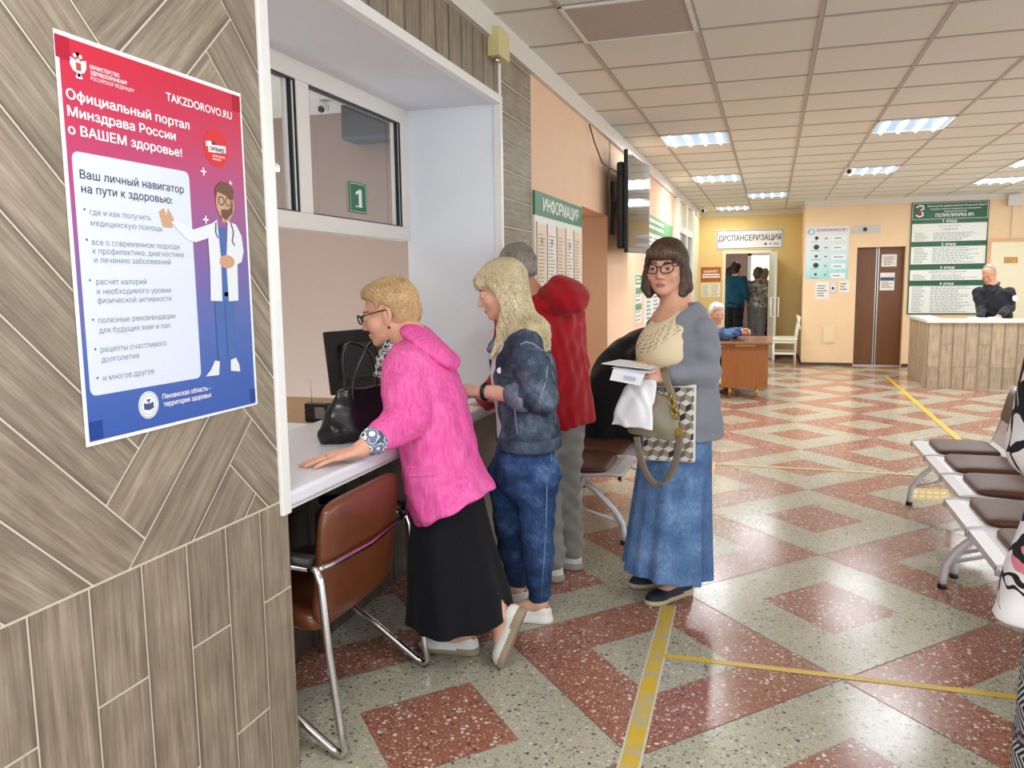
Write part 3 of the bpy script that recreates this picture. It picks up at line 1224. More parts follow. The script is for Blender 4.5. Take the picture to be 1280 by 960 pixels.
for x, y, w, s in ((0.054, 0.474, 0.172, 'где и как получить'), (0.054, 0.452, 0.206, 'медицинскую помощь'),
                   (0.054, 0.413, 0.26, 'все о современном подходе'), (0.054, 0.395, 0.272, 'к профилактике, диагностике'), (0.056, 0.377, 0.224, 'и лечению заболеваний'),
                   (0.057, 0.332, 0.142, 'расчет калорий'), (0.057, 0.312, 0.218, 'и необходимого уровня'), (0.057, 0.293, 0.218, 'физической активности'),
                   (0.055, 0.252, 0.228, 'полезные рекомендации'), (0.055, 0.231, 0.210, 'для будущих мам и пап'),
                   (0.055, 0.191, 0.194, 'рецепты счастливого'), (0.055, 0.170, 0.106, 'долголетия'), (0.056, 0.131, 0.148, 'и многое другое')):
    write(mb, fl, s, x, y, 0.0118, w, D, 0, 0.0)
mb.build('body_lettering', [mat('ink_grey', '#6f7684', 0.5)], t)
# state emblem, badge and round seal
mb = MB()
cx = 0.053
for s in (-1, 1):
    fl.shape(mb, [(cx + s * 0.002, 0.772), (cx + s * 0.009, 0.778), (cx + s * 0.021, 0.780), (cx + s * 0.020, 0.765), (cx + s * 0.014, 0.755), (cx + s * 0.004, 0.752)][::s], D)
    fl.disc(mb, cx + s * 0.007, 0.785, 0.0042, D)
    fl.shape(mb, [(cx, 0.752), (cx + s * 0.006, 0.750), (cx + s * 0.009, 0.742), (cx, 0.741)][::s], D + 0.0002)
    fl.rect(mb, cx - 0.004, 0.786, cx + 0.004, 0.792, D)
fl.rect(mb, cx - 0.004, 0.745, cx + 0.004, 0.78, D + 0.0002)
mb.build('eagle_emblem', [mat('ink_silver', '#e3dee2', 0.5)], t)
mb = MB()
fl.rect(mb, cx - 0.006, 0.757, cx + 0.006, 0.772, D + 0.0006)
mb.build('emblem_shield', [mat('ink_rust', '#b5452f', 0.5)], t)
mb = MB()
fl.disc(mb, 0.468, 0.668, 0.046, D - 0.0003)
bd = mb.build('round_badge', [mat('ink_badge', '#d3262b', 0.5)], t)
mb = MB()
fl.shape(mb, [(0.430, 0.668), (0.452, 0.672), (0.452, 0.684), (0.430, 0.680)], D + 0.0004)
fl.shape(mb, [(0.438, 0.655), (0.505, 0.660), (0.505, 0.678), (0.438, 0.673)], D + 0.0006)
mb.build('badge_plate', [mat('ink_white', '')], t)
mb = MB()
write(mb, fl, 'ТЫ', 0.448, 0.676, 0.007, 0.016, D + 0.0012, 0, 0.04)
write(mb, fl, 'СИЛЬНЕЕ', 0.442, 0.6605, 0.009, 0.057, D + 0.0014, 0, 0.04)
mb.build('badge_lettering', [mat('ink_dark', '')], t)
mb = MB()
text_lines(mb, fl, 0.452, 0.51, 0.652, 0.636, 2, D + 0.0006, 0, 0.6)
mb.build('badge_small_print', [mat('ink_pink', '#f0b9b0', 0.5)], t)
mb = MB()
fl.disc(mb, 0.180, 0.062, 0.031, D)
mb.build('round_seal', [mat('ink_white', '')], t)
mb = MB()
for r0 in (0.0285, 0.0225):
    pts = [(0.180 + r0 * math.cos(a), 0.062 + r0 * math.sin(a)) for a in np.linspace(0, 2 * math.pi, 40)]
    for i in range(39):
        fl.shape(mb, [pts[i], pts[i + 1], (0.18 + (pts[i + 1][0] - 0.18) * 0.96, 0.062 + (pts[i + 1][1] - 0.062) * 0.96), (0.18 + (pts[i][0] - 0.18) * 0.96, 0.062 + (pts[i][1] - 0.062) * 0.96)], D + 0.0004)
for s in (-1, 1):
    fl.shape(mb, [(0.18, 0.050), (0.18 + s * 0.015, 0.053), (0.18 + s * 0.015, 0.068), (0.18, 0.064)][::s], D + 0.0004)
fl.shape(mb, [(0.172, 0.075), (0.188, 0.075), (0.182, 0.069), (0.178, 0.069)][::-1], D + 0.0005)
fl.rect(mb, 0.1785, 0.060, 0.1815, 0.072, D + 0.0006)
mb.build('seal_drawing', [mat('ink_navy', '#3a4a7c', 0.5)], t)
# the printed doctor
M_coat, M_skinp, M_jean, M_hairp = mat('ink_coat', '#dfe3e6', 0.5), mat('ink_skin', '#c79a78', 0.5), mat('ink_jeans', '#3f64a6', 0.5), mat('ink_hair', '#6b4630', 0.5)
mb = MB()
fl.shape(mb, [(0.428, 0.31), (0.508, 0.31), (0.50, 0.145), (0.470, 0.145), (0.467, 0.28), (0.463, 0.28), (0.455, 0.145), (0.430, 0.145)][:4] + [(0.470, 0.145), (0.468, 0.29)], D)
fl.shape(mb, [(0.428, 0.31), (0.468, 0.31), (0.457, 0.14), (0.430, 0.14)], D + 0.0002)
fl.rect(mb, 0.452, 0.30, 0.488, 0.475, D)
mb.build('doctor_trousers', [M_jean], t)
mb = MB()
fl.shape(mb, [(0.436, 0.482), (0.455, 0.492), (0.462, 0.40), (0.458, 0.288), (0.413, 0.290), (0.418, 0.37), (0.417, 0.44)], D + 0.0006)
fl.shape(mb, [(0.497, 0.492), (0.530, 0.484), (0.551, 0.456), (0.556, 0.415), (0.545, 0.388), (0.527, 0.382), (0.523, 0.288), (0.484, 0.287), (0.482, 0.38)], D + 0.0006)
fl.shape(mb, [(0.290, 0.474), (0.304, 0.482), (0.365, 0.462), (0.436, 0.482), (0.420, 0.445), (0.370, 0.432), (0.338, 0.438)], D + 0.0008)
fl.shape(mb, [(0.378, 0.104), (0.428, 0.102), (0.434, 0.136), (0.416, 0.140), (0.398, 0.118)], D + 0.0006)
fl.shape(mb, [(0.476, 0.108), (0.514, 0.102), (0.512, 0.12), (0.500, 0.140), (0.478, 0.136)], D + 0.0006)
mb.build('doctor_coat', [M_coat], t)
mb = MB()
fl.disc(mb, 0.491, 0.535, 0.036, D + 0.0006, ry=0.042)
fl.rect(mb, 0.474, 0.487, 0.505, 0.51, D + 0.0005)
fl.shape(mb, [(0.262, 0.462), (0.292, 0.462), (0.300, 0.482), (0.282, 0.506), (0.276, 0.488), (0.268, 0.505), (0.252, 0.496)], D + 0.0006)
fl.disc(mb, 0.485, 0.388, 0.03, D + 0.0012, ry=0.017)
mb.build('doctor_skin', [M_skinp], t)
mb = MB()
fl.shape(mb, [(0.455, 0.545), (0.462, 0.562), (0.49, 0.556), (0.522, 0.545), (0.528, 0.57), (0.51, 0.588), (0.478, 0.588), (0.455, 0.57)], D + 0.0012)
fl.shape(mb, [(0.472, 0.516), (0.484, 0.520), (0.500, 0.519), (0.512, 0.526), (0.522, 0.545), (0.518, 0.512), (0.490, 0.493), (0.474, 0.500)], D + 0.0012)
mb.build('doctor_hair', [M_hairp], t)
mb = MB()
for s in (0.475, 0.503):
    pts = [(s + 0.0125 * math.cos(a), 0.540 + 0.0115 * math.sin(a)) for a in np.linspace(0, 2 * math.pi, 20)]
    for i in range(19):
        fl.shape(mb, [pts[i], pts[i + 1], (s + (pts[i + 1][0] - s) * 0.8, 0.54 + (pts[i + 1][1] - 0.54) * 0.8), (s + (pts[i][0] - s) * 0.8, 0.54 + (pts[i][1] - 0.54) * 0.8)], D + 0.0016)
for pts in ([(0.447, 0.485), (0.444, 0.46), (0.452, 0.446)], [(0.505, 0.49), (0.515, 0.465), (0.508, 0.44), (0.517, 0.43)]):
    for i in range(len(pts) - 1):
        (x0, y0), (x1, y1) = pts[i], pts[i + 1]
        fl.shape(mb, [(x0, y0), (x0 + 0.004, y0), (x1 + 0.004, y1), (x1, y1)][::-1], D + 0.0016)
mb.build('doctor_glasses', [mat('ink_dark', '')], t)
mb = MB()
M_tape = mat('clear_tape', '#b02038', 0.15)
for q, m in (((0.0, 0.772, 0.034, 0.815), M_tape), ((0.545, 0.775, 0.575, 0.815), M_tape), ((0.012, 0.012, 0.045, 0.05), mat('clear_tape_blue', '#27458f', 0.15)), ((0.555, 0.014, 0.575, 0.05), mat('clear_tape_blue', ''))):
    mb = MB()
    fl.rect(mb, *q, D)
    mb.build('tape_piece', [m], t)

# ------------------------------------------------------------------ boards and signs on the left wall
t = thing('information_board', 'information board with a green heading strip and white leaflets, on the peach wall', 'board', (WX, 4.6, 1.0))
fl = Flat((WX + 0.002, 4.6, 0.95), (0, 1, 0), (0, 0, 1))
BW, BH = 1.23, 1.037
mb = MB()
fl.rect(mb, 0, 0, BW, BH - 0.14, 0, 0, 0.012)
mb.build('panel', [mat('board_white', '#e6e7de', 0.4)], t)
mb = MB()
fl.rect(mb, 0, BH - 0.14, BW, BH, 0, 0, 0.014)
mb.build('heading_strip', [mat('heading_green', '#2f7a57', 0.5)], t)
mb = MB()
write(mb, fl, 'ИНФОРМАЦИЯ', BW * 0.52, BH - 0.105, 0.072, BW * 0.75, 0.0146, 0, 0.035, 'c')
mb.build('heading_lettering', [M_ink], t)
RR = random.Random(3)
for r in range(2):
    for k in range(5):
        x0 = 0.04 + 0.235 * k
        y0 = 0.47 - 0.44 * r
        mb = MB()
        fl.rect(mb, x0, y0, x0 + 0.2, y0 + 0.38, 0.0125, 0, 0.002)
        pk = mb.build('leaflet', [mat('leaflet_%s' % 'cream' if k % 2 else 'leaflet_peach', '#efe6d8' if k % 2 else '#ecd2b8', 0.5)], t)
        mb = MB()
        fl.rect(mb, x0 - 0.012, y0 - 0.01, x0 - 0.006, y0 + 0.39, 0.0125, 0, 0.004)
        text_lines(mb, fl, x0 + 0.02, x0 + 0.18, y0 + 0.33, y0 + 0.03, 14, 0.0148, 0, 0.3, RR)
        if k in (0, 1, 3):
            fl.disc(mb, x0 + 0.1, y0 + 0.28, 0.022, 0.0148)
        mb.build('print', [mat('ink_brownish', '#9a8d80', 0.6)], pk)

t = thing('television', 'flat black television hung on the peach wall, its screen reflecting the ceiling', 'television', (-1.1, 6.9, 1.7))
yv = unit(_ray(957, 324))
upv = unit(np.cross(np.cross(yv, (0, 0, 1)), yv))
A0 = PX(785, 315.5, -1.12)
TW = 1.27
TH = np.linalg.norm(PX(787, 188, -1.12) - A0)
fl = Flat(A0, yv, upv)
mb = MB()
mb.prism([fl.p(0, 0, -0.035), fl.p(TW, 0, -0.035), fl.p(TW, TH, -0.035), fl.p(0, TH, -0.035)], fl.n * 0.035)
mb.build('body', [M_black], t, bevel=0.006)
mb = MB()
fl.rect(mb, 0.018, 0.045, TW - 0.018, TH - 0.018, 0.0008, 0, 0.0006)
mb.build('screen', [mat('screen_glass', '#5a6066', 0.06, 0.55, spec=1.0)], t)
mb = MB()
fl.rect(mb, 0.006, 0.004, TW - 0.006, 0.042, 0.0006, 0, 0.0015)
mb.build('speaker_strip', [mat('strip_grey', '#6b6d6c', 0.3, 0.6)], t)
mb = MB()
mb.prism([fl.p(0.03, 0.03, -0.1), fl.p(TW - 0.03, 0.03, -0.1), fl.p(TW - 0.03, TH - 0.09, -0.1), fl.p(0.03, TH - 0.09, -0.1)], fl.n * 0.066)
mb.build('back_cover', [M_black], t, bevel=0.02)
mb = MB()
for y in (0.4, 0.9):
    c = fl.p(y, TH * 0.5, -0.08)
    mb.box((WX + 0.002, c[1] - 0.03, c[2] - 0.25), (WX + 0.03, c[1] + 0.03, c[2] + 0.2))
    mb.box((WX + 0.02, c[1] - 0.02, c[2] - 0.03), (c[0] - 0.01, c[1] + 0.02, c[2] + 0.03))
mb.build('wall_bracket', [mat('bracket_dark', '#2a2b2d', 0.5)], t)
mb = MB()
pts = [fl.p(0.1, TH * 0.75, -0.05), V3(-1.25, 6.2, 2.35), V3(-1.3, 6.15, 2.5), V3(WX + 0.012, 6.1, 2.62)]
mb.sweep(pts, 0.005, 6)
mb.build('power_cable', [M_black], t)
t = thing('wall_cable', 'thin wavy white cable running down the wall left of the television', 'cable', (WX, 6.95, 2.0))
mb = MB()
mb.sweep([V3(WX + 0.006, 6.93 + 0.012 * math.sin(k * 0.9), 2.63 - 0.06 * k) for k in range(0, 13)], 0.005, 6)
mb.build('wire', [mat('wire_cream', '#e2c7ab', 0.6)], t)


def schedule_board(name, label, y0, y1, z0, z1, head, rows, cols, heads=1):
    t = thing(name, label, 'board', (WX, y0, z0))
    fl = Flat((WX + 0.002, y0, z0), (0, 1, 0), (0, 0, 1))
    w, h = y1 - y0, z1 - z0
    mb = MB()
    fl.rect(mb, 0, 0, w, h, 0, 0, 0.012)
    mb.build('panel', [mat('board_white', '')], t)
    mb = MB()
    fl.rect(mb, 0, h - head, w, h, 0.0122, 0, 0.001)
    if heads > 1:
        for k in range(1, heads):
            fl.rect(mb, 0, h * (1 - k / heads) - head * 0.3, w, h * (1 - k / heads) + head * 0.3, 0.0122, 0, 0.001)
    mb.build('heading_strip', [mat('board_green', '#5d9a63', 0.4)], t)
    mb = MB()
    text_lines(mb, fl, w * 0.1, w * 0.9, h - head * 0.12, h - head * 0.85, 2, 0.0136, 0, 0.5)
    mb.build('heading_lettering', [M_ink], t)
    mb = MB()
    for c in range(cols):
        text_lines(mb, fl, w * (0.06 + 0.9 * c / cols), w * (0.9 * (c + 0.85) / cols + 0.05), h - head * 1.15, h * 0.03, rows, 0.0128, 0, 0.4)
    mb.build('print', [mat('ink_blue_grey', '#7c8590', 0.6)], t)
    return t


schedule_board('schedule_board', 'tall schedule board with a green heading, behind the woman in grey', 8.9, 11.45, 0.75, 2.2, 0.2, 26, 4)
schedule_board('notice_board', 'narrow white and green notice column on the wall below the television', 8.3, 8.7, 1.02, 1.52, 0.1, 9, 2, 3)

# ------------------------------------------------------------------ end walls: signs, notices
fy = (1, 0, 0), (0, 0, 1)
t = thing('wall_sign', 'long white framed sign above the open doorway at the hall end', 'sign', (-1.02, YE, 2.04))
fl = Flat((-1.02, YE - 0.002, 2.045), *fy)
mb = MB()
fl.rect(mb, -0.012, -0.012, 1.2, 0.352, 0, 0, 0.012)
mb.build('plate', [mat('sign_plate', '#e9ebee', 0.45)], t)
M_navy = mat('sign_navy', '#2b3763', 0.5)
mb = MB()
for q in ((0, 0, 1.188, 0.012), (0, 0.328, 1.188, 0.34), (0, 0, 0.012, 0.34), (1.176, 0, 1.188, 0.34)):
    fl.rect(mb, *q, 0.0122 + 0.0003 * (q[2] - q[0] > 0.1), 0, 0.001)
write(mb, fl, 'ДИСПАНСЕРИЗАЦИЯ', 0.03, 0.145, 0.1, 1.125, 0.0136, 0, 0.025)
fl.disc(mb, 0.89, 0.075, 0.022, 0.0124)
fl.shape(mb, [(0.955, 0.09), (0.995, 0.09), (0.975, 0.055)][::-1], 0.0124)
text_lines(mb, fl, 1.03, 1.16, 0.1, 0.05, 2, 0.0124, 0, 0.5)
mb.build('lettering', [M_navy], t)
t = thing('wall_sign', 'rust brown cabinet plate left of the open doorway', 'sign', (-1.3, YE, 1.43))
fl = Flat((-1.3, YE - 0.002, 1.435), *fy)
mb = MB()
fl.rect(mb, 0, 0, 0.37, 0.275, 0, 0, 0.008)
mb.build('plate', [mat('plate_rust', '#a5571f', 0.45)], t)
mb = MB()
write(mb, fl, 'КАБИНЕТ', 0.185, 0.17, 0.042, 0.26, 0.0088, 0, 0.03, 'c')
fl.rect(mb, 0.03, 0.12, 0.345, 0.145, 0.0082)
fl.rect(mb, 0.02, 0.075, 0.35, 0.1, 0.0082)
mb.build('lettering', [M_ink], t)
t = thing('notice_sheet', 'two white notice sheets pinned under the rust brown cabinet plate', 'notice', (-1.29, YE, 1.14))
fl = Flat((-1.29, YE - 0.002, 1.145), *fy)
mb = MB()
fl.rect(mb, 0, 0, 0.17, 0.26, 0)
fl.rect(mb, 0.18, 0, 0.35, 0.26, 0)
mb.build('sheet', [mat('sheet_cream', '#e9e3d0', 0.6)], t)
mb = MB()
text_lines(mb, fl, 0.02, 0.15, 0.24, 0.02, 9, 0.0005)
text_lines(mb, fl, 0.2, 0.33, 0.24, 0.02, 9, 0.0005)
mb.build('print', [mat('ink_grey', '')], t)

# pale blue clinic poster
t = thing('wall_poster', 'pale blue clinic poster with round pictures left of the lift', 'poster', (0.53, YL, 1.45))
fl = Flat((0.53, YL - 0.002, 1.455), *fy)
w, h = 0.67, 0.87
nt = NT('poster_pale')
tc = nt.n('ShaderNodeTexCoord')
sp = nt.n('ShaderNodeSeparateXYZ')
nt.l(tc.outputs['Generated'], sp.inputs[0])
nt.col(nt.ramp(nt.math('SUBTRACT', sp.outputs[2], nt.math('MULTIPLY', sp.outputs[0], 0.15)), [(0.0, '#9fd8d6'), (0.3, '#c9e2e2'), (0.75, '#dfe3e4'), (1.0, '#d5dde4')]))
nt.val(nt.b.inputs['Roughness'], 0.4)
mb = MB()
fl.rect(mb, 0, 0, w, h, 0, 0, 0.002)
mb.build('sheet', [nt.m], t)
mb = MB()
write(mb, fl, 'ПОЛИКЛИНИКА № 1', 0.165, h - 0.085, 0.042, 0.47, 0.0026, 0, 0.03)
for k in range(5):
    y = h - 0.2 - 0.15 * k
    fl.shape(mb, [(0.28, y), (0.315, y + 0.012), (0.35, y), (0.315, y - 0.012)], 0.0022)
    text_lines(mb, fl, 0.08, 0.25, y - 0.035, y - 0.06, 1, 0.0022, 0, 0.4)
mb.build('red_lettering', [mat('ink_red', '#b5343c', 0.5)], t)
mb = MB()
fl.disc(mb, 0.075, h - 0.085, 0.058, 0.0022, 0, 0.048)
mb.build('emblem', [mat('ink_sky', '#5fa3bd', 0.5)], t)
mb = MB()
fl.disc(mb, 0.075, h - 0.085, 0.04, 0.0026, 0, 0.034)
for k in range(5):
    fl.rect(mb, 0.40, h - 0.24 - 0.155 * k, 0.63, h - 0.15 - 0.155 * k, 0.0022)
mb.build('label_box', [mat('ink_pale', '#e6edee', 0.5)], t)
mb = MB()
for k, r in enumerate((0.03, 0.044, 0.025, 0.044, 0.022)):
    fl.disc(mb, 0.165, h - 0.19 - 0.15 * k, r, 0.0024, 0, r * 0.95)
    text_lines(mb, fl, 0.44, 0.6, h - 0.185 - 0.155 * k, h - 0.215 - 0.155 * k, 1, 0.0027, 0, 0.5)
mb.build('round_picture', [mat('ink_dark', '')], t)
mb = MB()
fl.disc(mb, 0.06, h - 0.085, 0.016, 0.003, 0, 0.008)
mb.build('emblem_drawing', [M_navy], t)


def sheet(label, x0, z0, x1, z1, Y, n=6, pic=False):
    t = thing('notice_sheet', label, 'notice', (x0, Y, z0))
    fl = Flat((x0, Y - 0.002, z0), *fy)
    w, h = x1 - x0, z1 - z0
    mb = MB()
    fl.rect(mb, 0, 0, w, h, 0)
    mb.build('sheet', [mat('sheet_white', '#ece8e0', 0.6)], t)
    mb = MB()
    if pic == 'dark':
        fl.rect(mb, w * 0.02, h * 0.55, w * 0.98, h * 0.74, 0.0005)
        mb.build('picture', [mat('ink_navy', '')], t)
        mb = MB()
    text_lines(mb, fl, w * 0.12, w * 0.88, h * (0.5 if pic else 0.85), h * 0.12, n, 0.0005, 0, 0.45)
    mb.build('print', [mat('ink_midgrey', '#5d6068', 0.6)], t)
    return t


sheet('white notice sheet with bold lines under the pale blue poster', 0.70, 1.12, 0.92, 1.405, YL, 5)
sheet('small white leaflet under the right corner of the pale blue poster', 1.07, 1.235, 1.23, 1.42, YL, 3)
sheet('upper white notice taped to the brown lift door', 1.72, 1.645, 1.95, 1.845, YL + 0.14, 6)
sheet('lower white and blue notice taped to the brown lift door', 1.71, 1.255, 1.93, 1.545, YL + 0.14, 5, 'dark')
t = thing('call_button', 'grey lift call button panel between two notices', 'button', (0.95, YL, 1.3))
mb = MB()
mb.box((0.93, YL - 0.015, 1.23), (1.02, YL, 1.39), 0)
mb.build('plate', [mat('aluminium', '')], t)
mb = MB()
mb.disc((0.975, YL - 0.015, 1.3), (0, -1, 0), 0.022, 16, 0.006)
mb.build('button', [M_black], t)
t = thing('lift_indicator', 'grey strip with a round black display above the lift', 'indicator', (1.26, YL, 2.24))
mb = MB()
mb.box((1.24, YL - 0.012, 2.19), (1.66, YL, 2.31), 0)
mb.build('plate', [mat('indicator_grey', '#b9b6ad', 0.35, 0.3)], t)
mb = MB()
mb.disc((1.435, YL - 0.013, 2.255), (0, -1, 0), 0.033, 20, 0.008)
mb.build('display', [M_black], t)
t = thing('access_panel', 'small cream access hatch low on the wall left of the lift', 'hatch', (0.93, YL, 0.52))
mb = MB()
mb.box((0.83, YL - 0.012, 0.38), (1.04, YL, 0.68))
mb.build('frame', [M_peach2], t)
mb = MB()
mb.box((0.85, YL - 0.018, 0.40), (1.02, YL - 0.01, 0.66))
mb.build('cover', [mat('hatch_cream', '#eed7b0', 0.5)], t, bevel=0.004)

# directory board
t = thing('directory_board', 'tall green and white directory board listing floors, behind the reception desk', 'board', (2.12, YL, 0.86))
fl = Flat((2.115, YL - 0.002, 0.865), *fy)
w, h = 1.105, 1.785
mb = MB()
fl.rect(mb, 0, 0, w, h, 0, 0, 0.02)
M_dgreen = mat('board_dark_green', '#1c5a35', 0.4)
mb.build('panel', [M_dgreen], t)
mb = MB()
S = [(1.47, 1.165, '1 этаж'), (1.105, 0.805, '2 этаж'), (0.735, 0.545, '3 этаж'), (0.478, 0.018, '4 этаж')]
for a, b, _ in S:
    fl.rect(mb, 0.018, b, w - 0.018, a - 0.022, 0.0202, 0, 0.001)
for q in ((0.015, h - 0.27, w - 0.015, h - 0.264), (0.015, h - 0.02, w - 0.015, h - 0.014), (0.015, h - 0.27, 0.021, h - 0.014), (w - 0.021, h - 0.27, w - 0.015, h - 0.014)):
    fl.rect(mb, *q, 0.0202 + 0.0003 * (q[2] - q[0] > 0.1), 0, 0.001)
mb.build('white_field', [mat('board_field', '#e9ebe4', 0.45)], t)
mb = MB()
write(mb, fl, 'Министерство здравоохранения Пензенской области', 0.23, h - 0.075, 0.026, 0.84, 0.0206, 0, 0.025)
write(mb, fl, 'государственное бюджетное учреждение', 0.63, h - 0.12, 0.021, 0.72, 0.0206, 0, 0.02, 'c')
write(mb, fl, 'здравоохранения', 0.63, h - 0.16, 0.021, 0.32, 0.0206, 0, 0.02, 'c')
write(mb, fl, 'ПОЛИКЛИНИКА №1', 0.62, h - 0.235, 0.05, 0.54, 0.0206, 0, 0.03, 'c')
for a, b, s in S:
    write(mb, fl, s, 0.56, a - 0.008, 0.042, 0.21, 0.0208, 0, 0.03, 'c')
mb.build('white_lettering', [M_ink], t)
mb = MB()
write(mb, fl, 'РЕГИСТРАТУРА', 0.56, 1.395, 0.02, 0.32, 0.0216, 0, 0.0, 'c')
write(mb, fl, 'ГАРДЕРОБ', 0.56, 1.34, 0.024, 0.24, 0.0216, 0, 0.01, 'c')
write(mb, fl, 'ДНЕВНОЙ СТАЦИОНАР', 0.56, 0.665, 0.024, 0.54, 0.0216, 0, 0.01, 'c')
for a, b, n in ((1.31, 1.175, 7), (1.07, 0.82, 10), (0.645, 0.555, 4), (0.45, 0.03, 17)):
    text_lines(mb, fl, 0.06, 0.27, a, b, n, 0.0214, 0, 0.35)
    text_lines(mb, fl, 0.33, 1.02, a, b, n, 0.0214, 0, 0.35)
mb.build('print', [mat('ink_print_green', '#6f7f74', 0.6)], t)
mb = MB()
pts = [(0.07, h - 0.075), (0.115, h - 0.05), (0.165, h - 0.055), (0.175, h - 0.1), (0.12, h - 0.13), (0.165, h - 0.165), (0.165, h - 0.205), (0.115, h - 0.225), (0.07, h - 0.2)]
for i in range(len(pts) - 1):
    (x0, y0), (x1, y1) = pts[i], pts[i + 1]
    dx, dy = x1 - x0, y1 - y0
    L = math.hypot(dx, dy)
    nx, ny = -dy / L * 0.011, dx / L * 0.011
    ex, ey = dx / L * 0.008, dy / L * 0.008
    fl.shape(mb, [(x0 - nx - ex, y0 - ny - ey), (x1 - nx + ex, y1 - ny + ey), (x1 + nx + ex, y1 + ny + ey), (x0 + nx - ex, y0 + ny - ey)], 0.0206 + 0.00005 * i)
mb.build('emblem', [M_ink], t)
mb = MB()
fl.shape(mb, [(0.07, h - 0.145), (0.105, h - 0.135), (0.12, h - 0.095), (0.135, h - 0.135), (0.165, h - 0.145), (0.14, h - 0.165), (0.14, h - 0.185), (0.12, h - 0.175), (0.095, h - 0.185), (0.095, h - 0.16)][::-1], 0.0216)
mb.build('emblem_star', [mat('ink_red', '')], t)
t = thing('door_plate', 'small golden brown plate on the cream door', 'plate', (3.48, YL - 0.03, 1.66))
fl = Flat((3.465, YL - 0.031, 1.665), *fy)
mb = MB()
fl.rect(mb, 0, 0, 0.185, 0.09, 0, 0, 0.003)
mb.build('plate', [mat('plate_brown', '#a5722c', 0.4)], t)
mb = MB()
fl.rect(mb, 0.015, 0.048, 0.17, 0.078, 0.0032)
fl.rect(mb, 0.015, 0.012, 0.17, 0.04, 0.0032)
mb.build('field', [mat('plate_gold', '#d9a94f', 0.4)], t)
mb = MB()
text_lines(mb, fl, 0.03, 0.16, 0.076, 0.05, 1, 0.0036, 0, 0.5)
text_lines(mb, fl, 0.03, 0.16, 0.04, 0.014, 1, 0.0036, 0, 0.5)
mb.build('lettering', [mat('plate_brown', '')], t)

# ------------------------------------------------------------------ yellow tape on the floor
nt = NT('floor_tape_yellow')
v = nt.coord('Object')
n = nt.noise(v, 90, 4, 0.7)
n2 = nt.noise(v, 9, 3, 0.6)
wear = nt.math('GREATER_THAN', nt.math('ADD', nt.math('MULTIPLY', n, 0.6), nt.math('MULTIPLY', n2, 0.5)), 0.56)
nt.col(nt.mix(wear, '#dcb830', '#bdb491'))
nt.val(nt.b.inputs['Roughness'], 0.45)
M_tapew = nt.m
M_tapey = mat('floor_tape_bright', '#dcba38', 0.4, var=0.06, vscale=8)
M_tapef = mat('floor_tape_faded', '#cdbb78', 0.45, var=0.06, vscale=8)


TAPE_N = [0]


def tape(label, a, b, w, m, edge=False):
    TAPE_N[0] += 1
    zo = 0.0003 * TAPE_N[0]
    a, b = np.array(a, float)[:2], np.array(b, float)[:2]
    d = unit(b - a)
    n = np.array([-d[1], d[0]])
    mb = MB()
    L = np.linalg.norm(b - a)

    def q(s0, s1, w0, w1, z, mi):
        mb.prism([tuple(a + d * s0 + n * w0) + (z,), tuple(a + d * s1 + n * w0) + (z,), tuple(a + d * s1 + n * w1) + (z,), tuple(a + d * s0 + n * w1) + (z,)], (0, 0, 0.0006), mi)
    if edge:
        q(0, L, -w / 2 - 0.008, w / 2 + 0.008, 0.0004, 1)
    q(0, L, -w / 2, w / 2, 0.0006 + zo, 0)
    o = mb.build('floor_tape', [m, mat('tape_glue', '#cfcbb8', 0.6)], None, (a[0], a[1], 0))
    return tag(o, label, 'floor tape')


A, B = PZ(789, 945), PZ(820, 818)
dd = unit(B - A)
tape('worn yellow floor tape running towards the feet of the woman in grey', A - dd * 0.5, PZ(836, 757), 0.055, M_tapew, True)
tape('yellow floor tape running across the floor to the patterned skirt at the right edge', PZ(824, 819), PZ(1238, 869) + (PZ(1238, 869) - PZ(1056, 849)) * 0.8, 0.035, M_tapey)
tape('short yellow tape strip on the floor right behind the denim skirt', PZ(884, 618), PZ(890, 577), 0.055, M_tapey)
tape('faded yellow tape line crossing the floor to the right-hand bench', PZ(892, 580), PZ(1150, 594), 0.05, M_tapef)
tape('long yellow tape line leading from the reception desk to the bench', PZ(1107, 470), PZ(1205, 555), 0.055, M_tapey)
tape('yellow tape strip on the floor in front of the lift', PZ(1040, 461), PZ(1136, 463), 0.1, M_tapef)
A = PZ(1140, 618)
t = thing('floor_sticker', 'yellow striped rectangular sticker on the floor under the right-hand bench', 'sticker', (A[0], A[1], 0))
q = [PZ(1134, 624), PZ(1190, 627), PZ(1184, 612), PZ(1140, 610)]
mb = MB()
mb.prism([p + V3(0, 0, 0.0003) for p in q], (0, 0, 0.0006))
mb.build('backing', [mat('sticker_yellow', '#cfae3a', 0.45)], t)
mb = MB()
for r in range(2):
    for k in range(5):
        u0, u1, v0, v1 = 0.08 + 0.18 * k, 0.2 + 0.18 * k, 0.18 + 0.36 * r, 0.4 + 0.36 * r

        def bl(u, v):
            return (q[0] * (1 - u) + q[1] * u) * (1 - v) + (q[3] * (1 - u) + q[2] * u) * v + V3(0, 0, 0.001)
        mb.prism([bl(u0, v0), bl(u1, v0), bl(u1, v1), bl(u0, v1)], (0, 0, 0.0004))
mb.build('stripe', [mat('sticker_pale', '#d9d3b8', 0.5)], t)

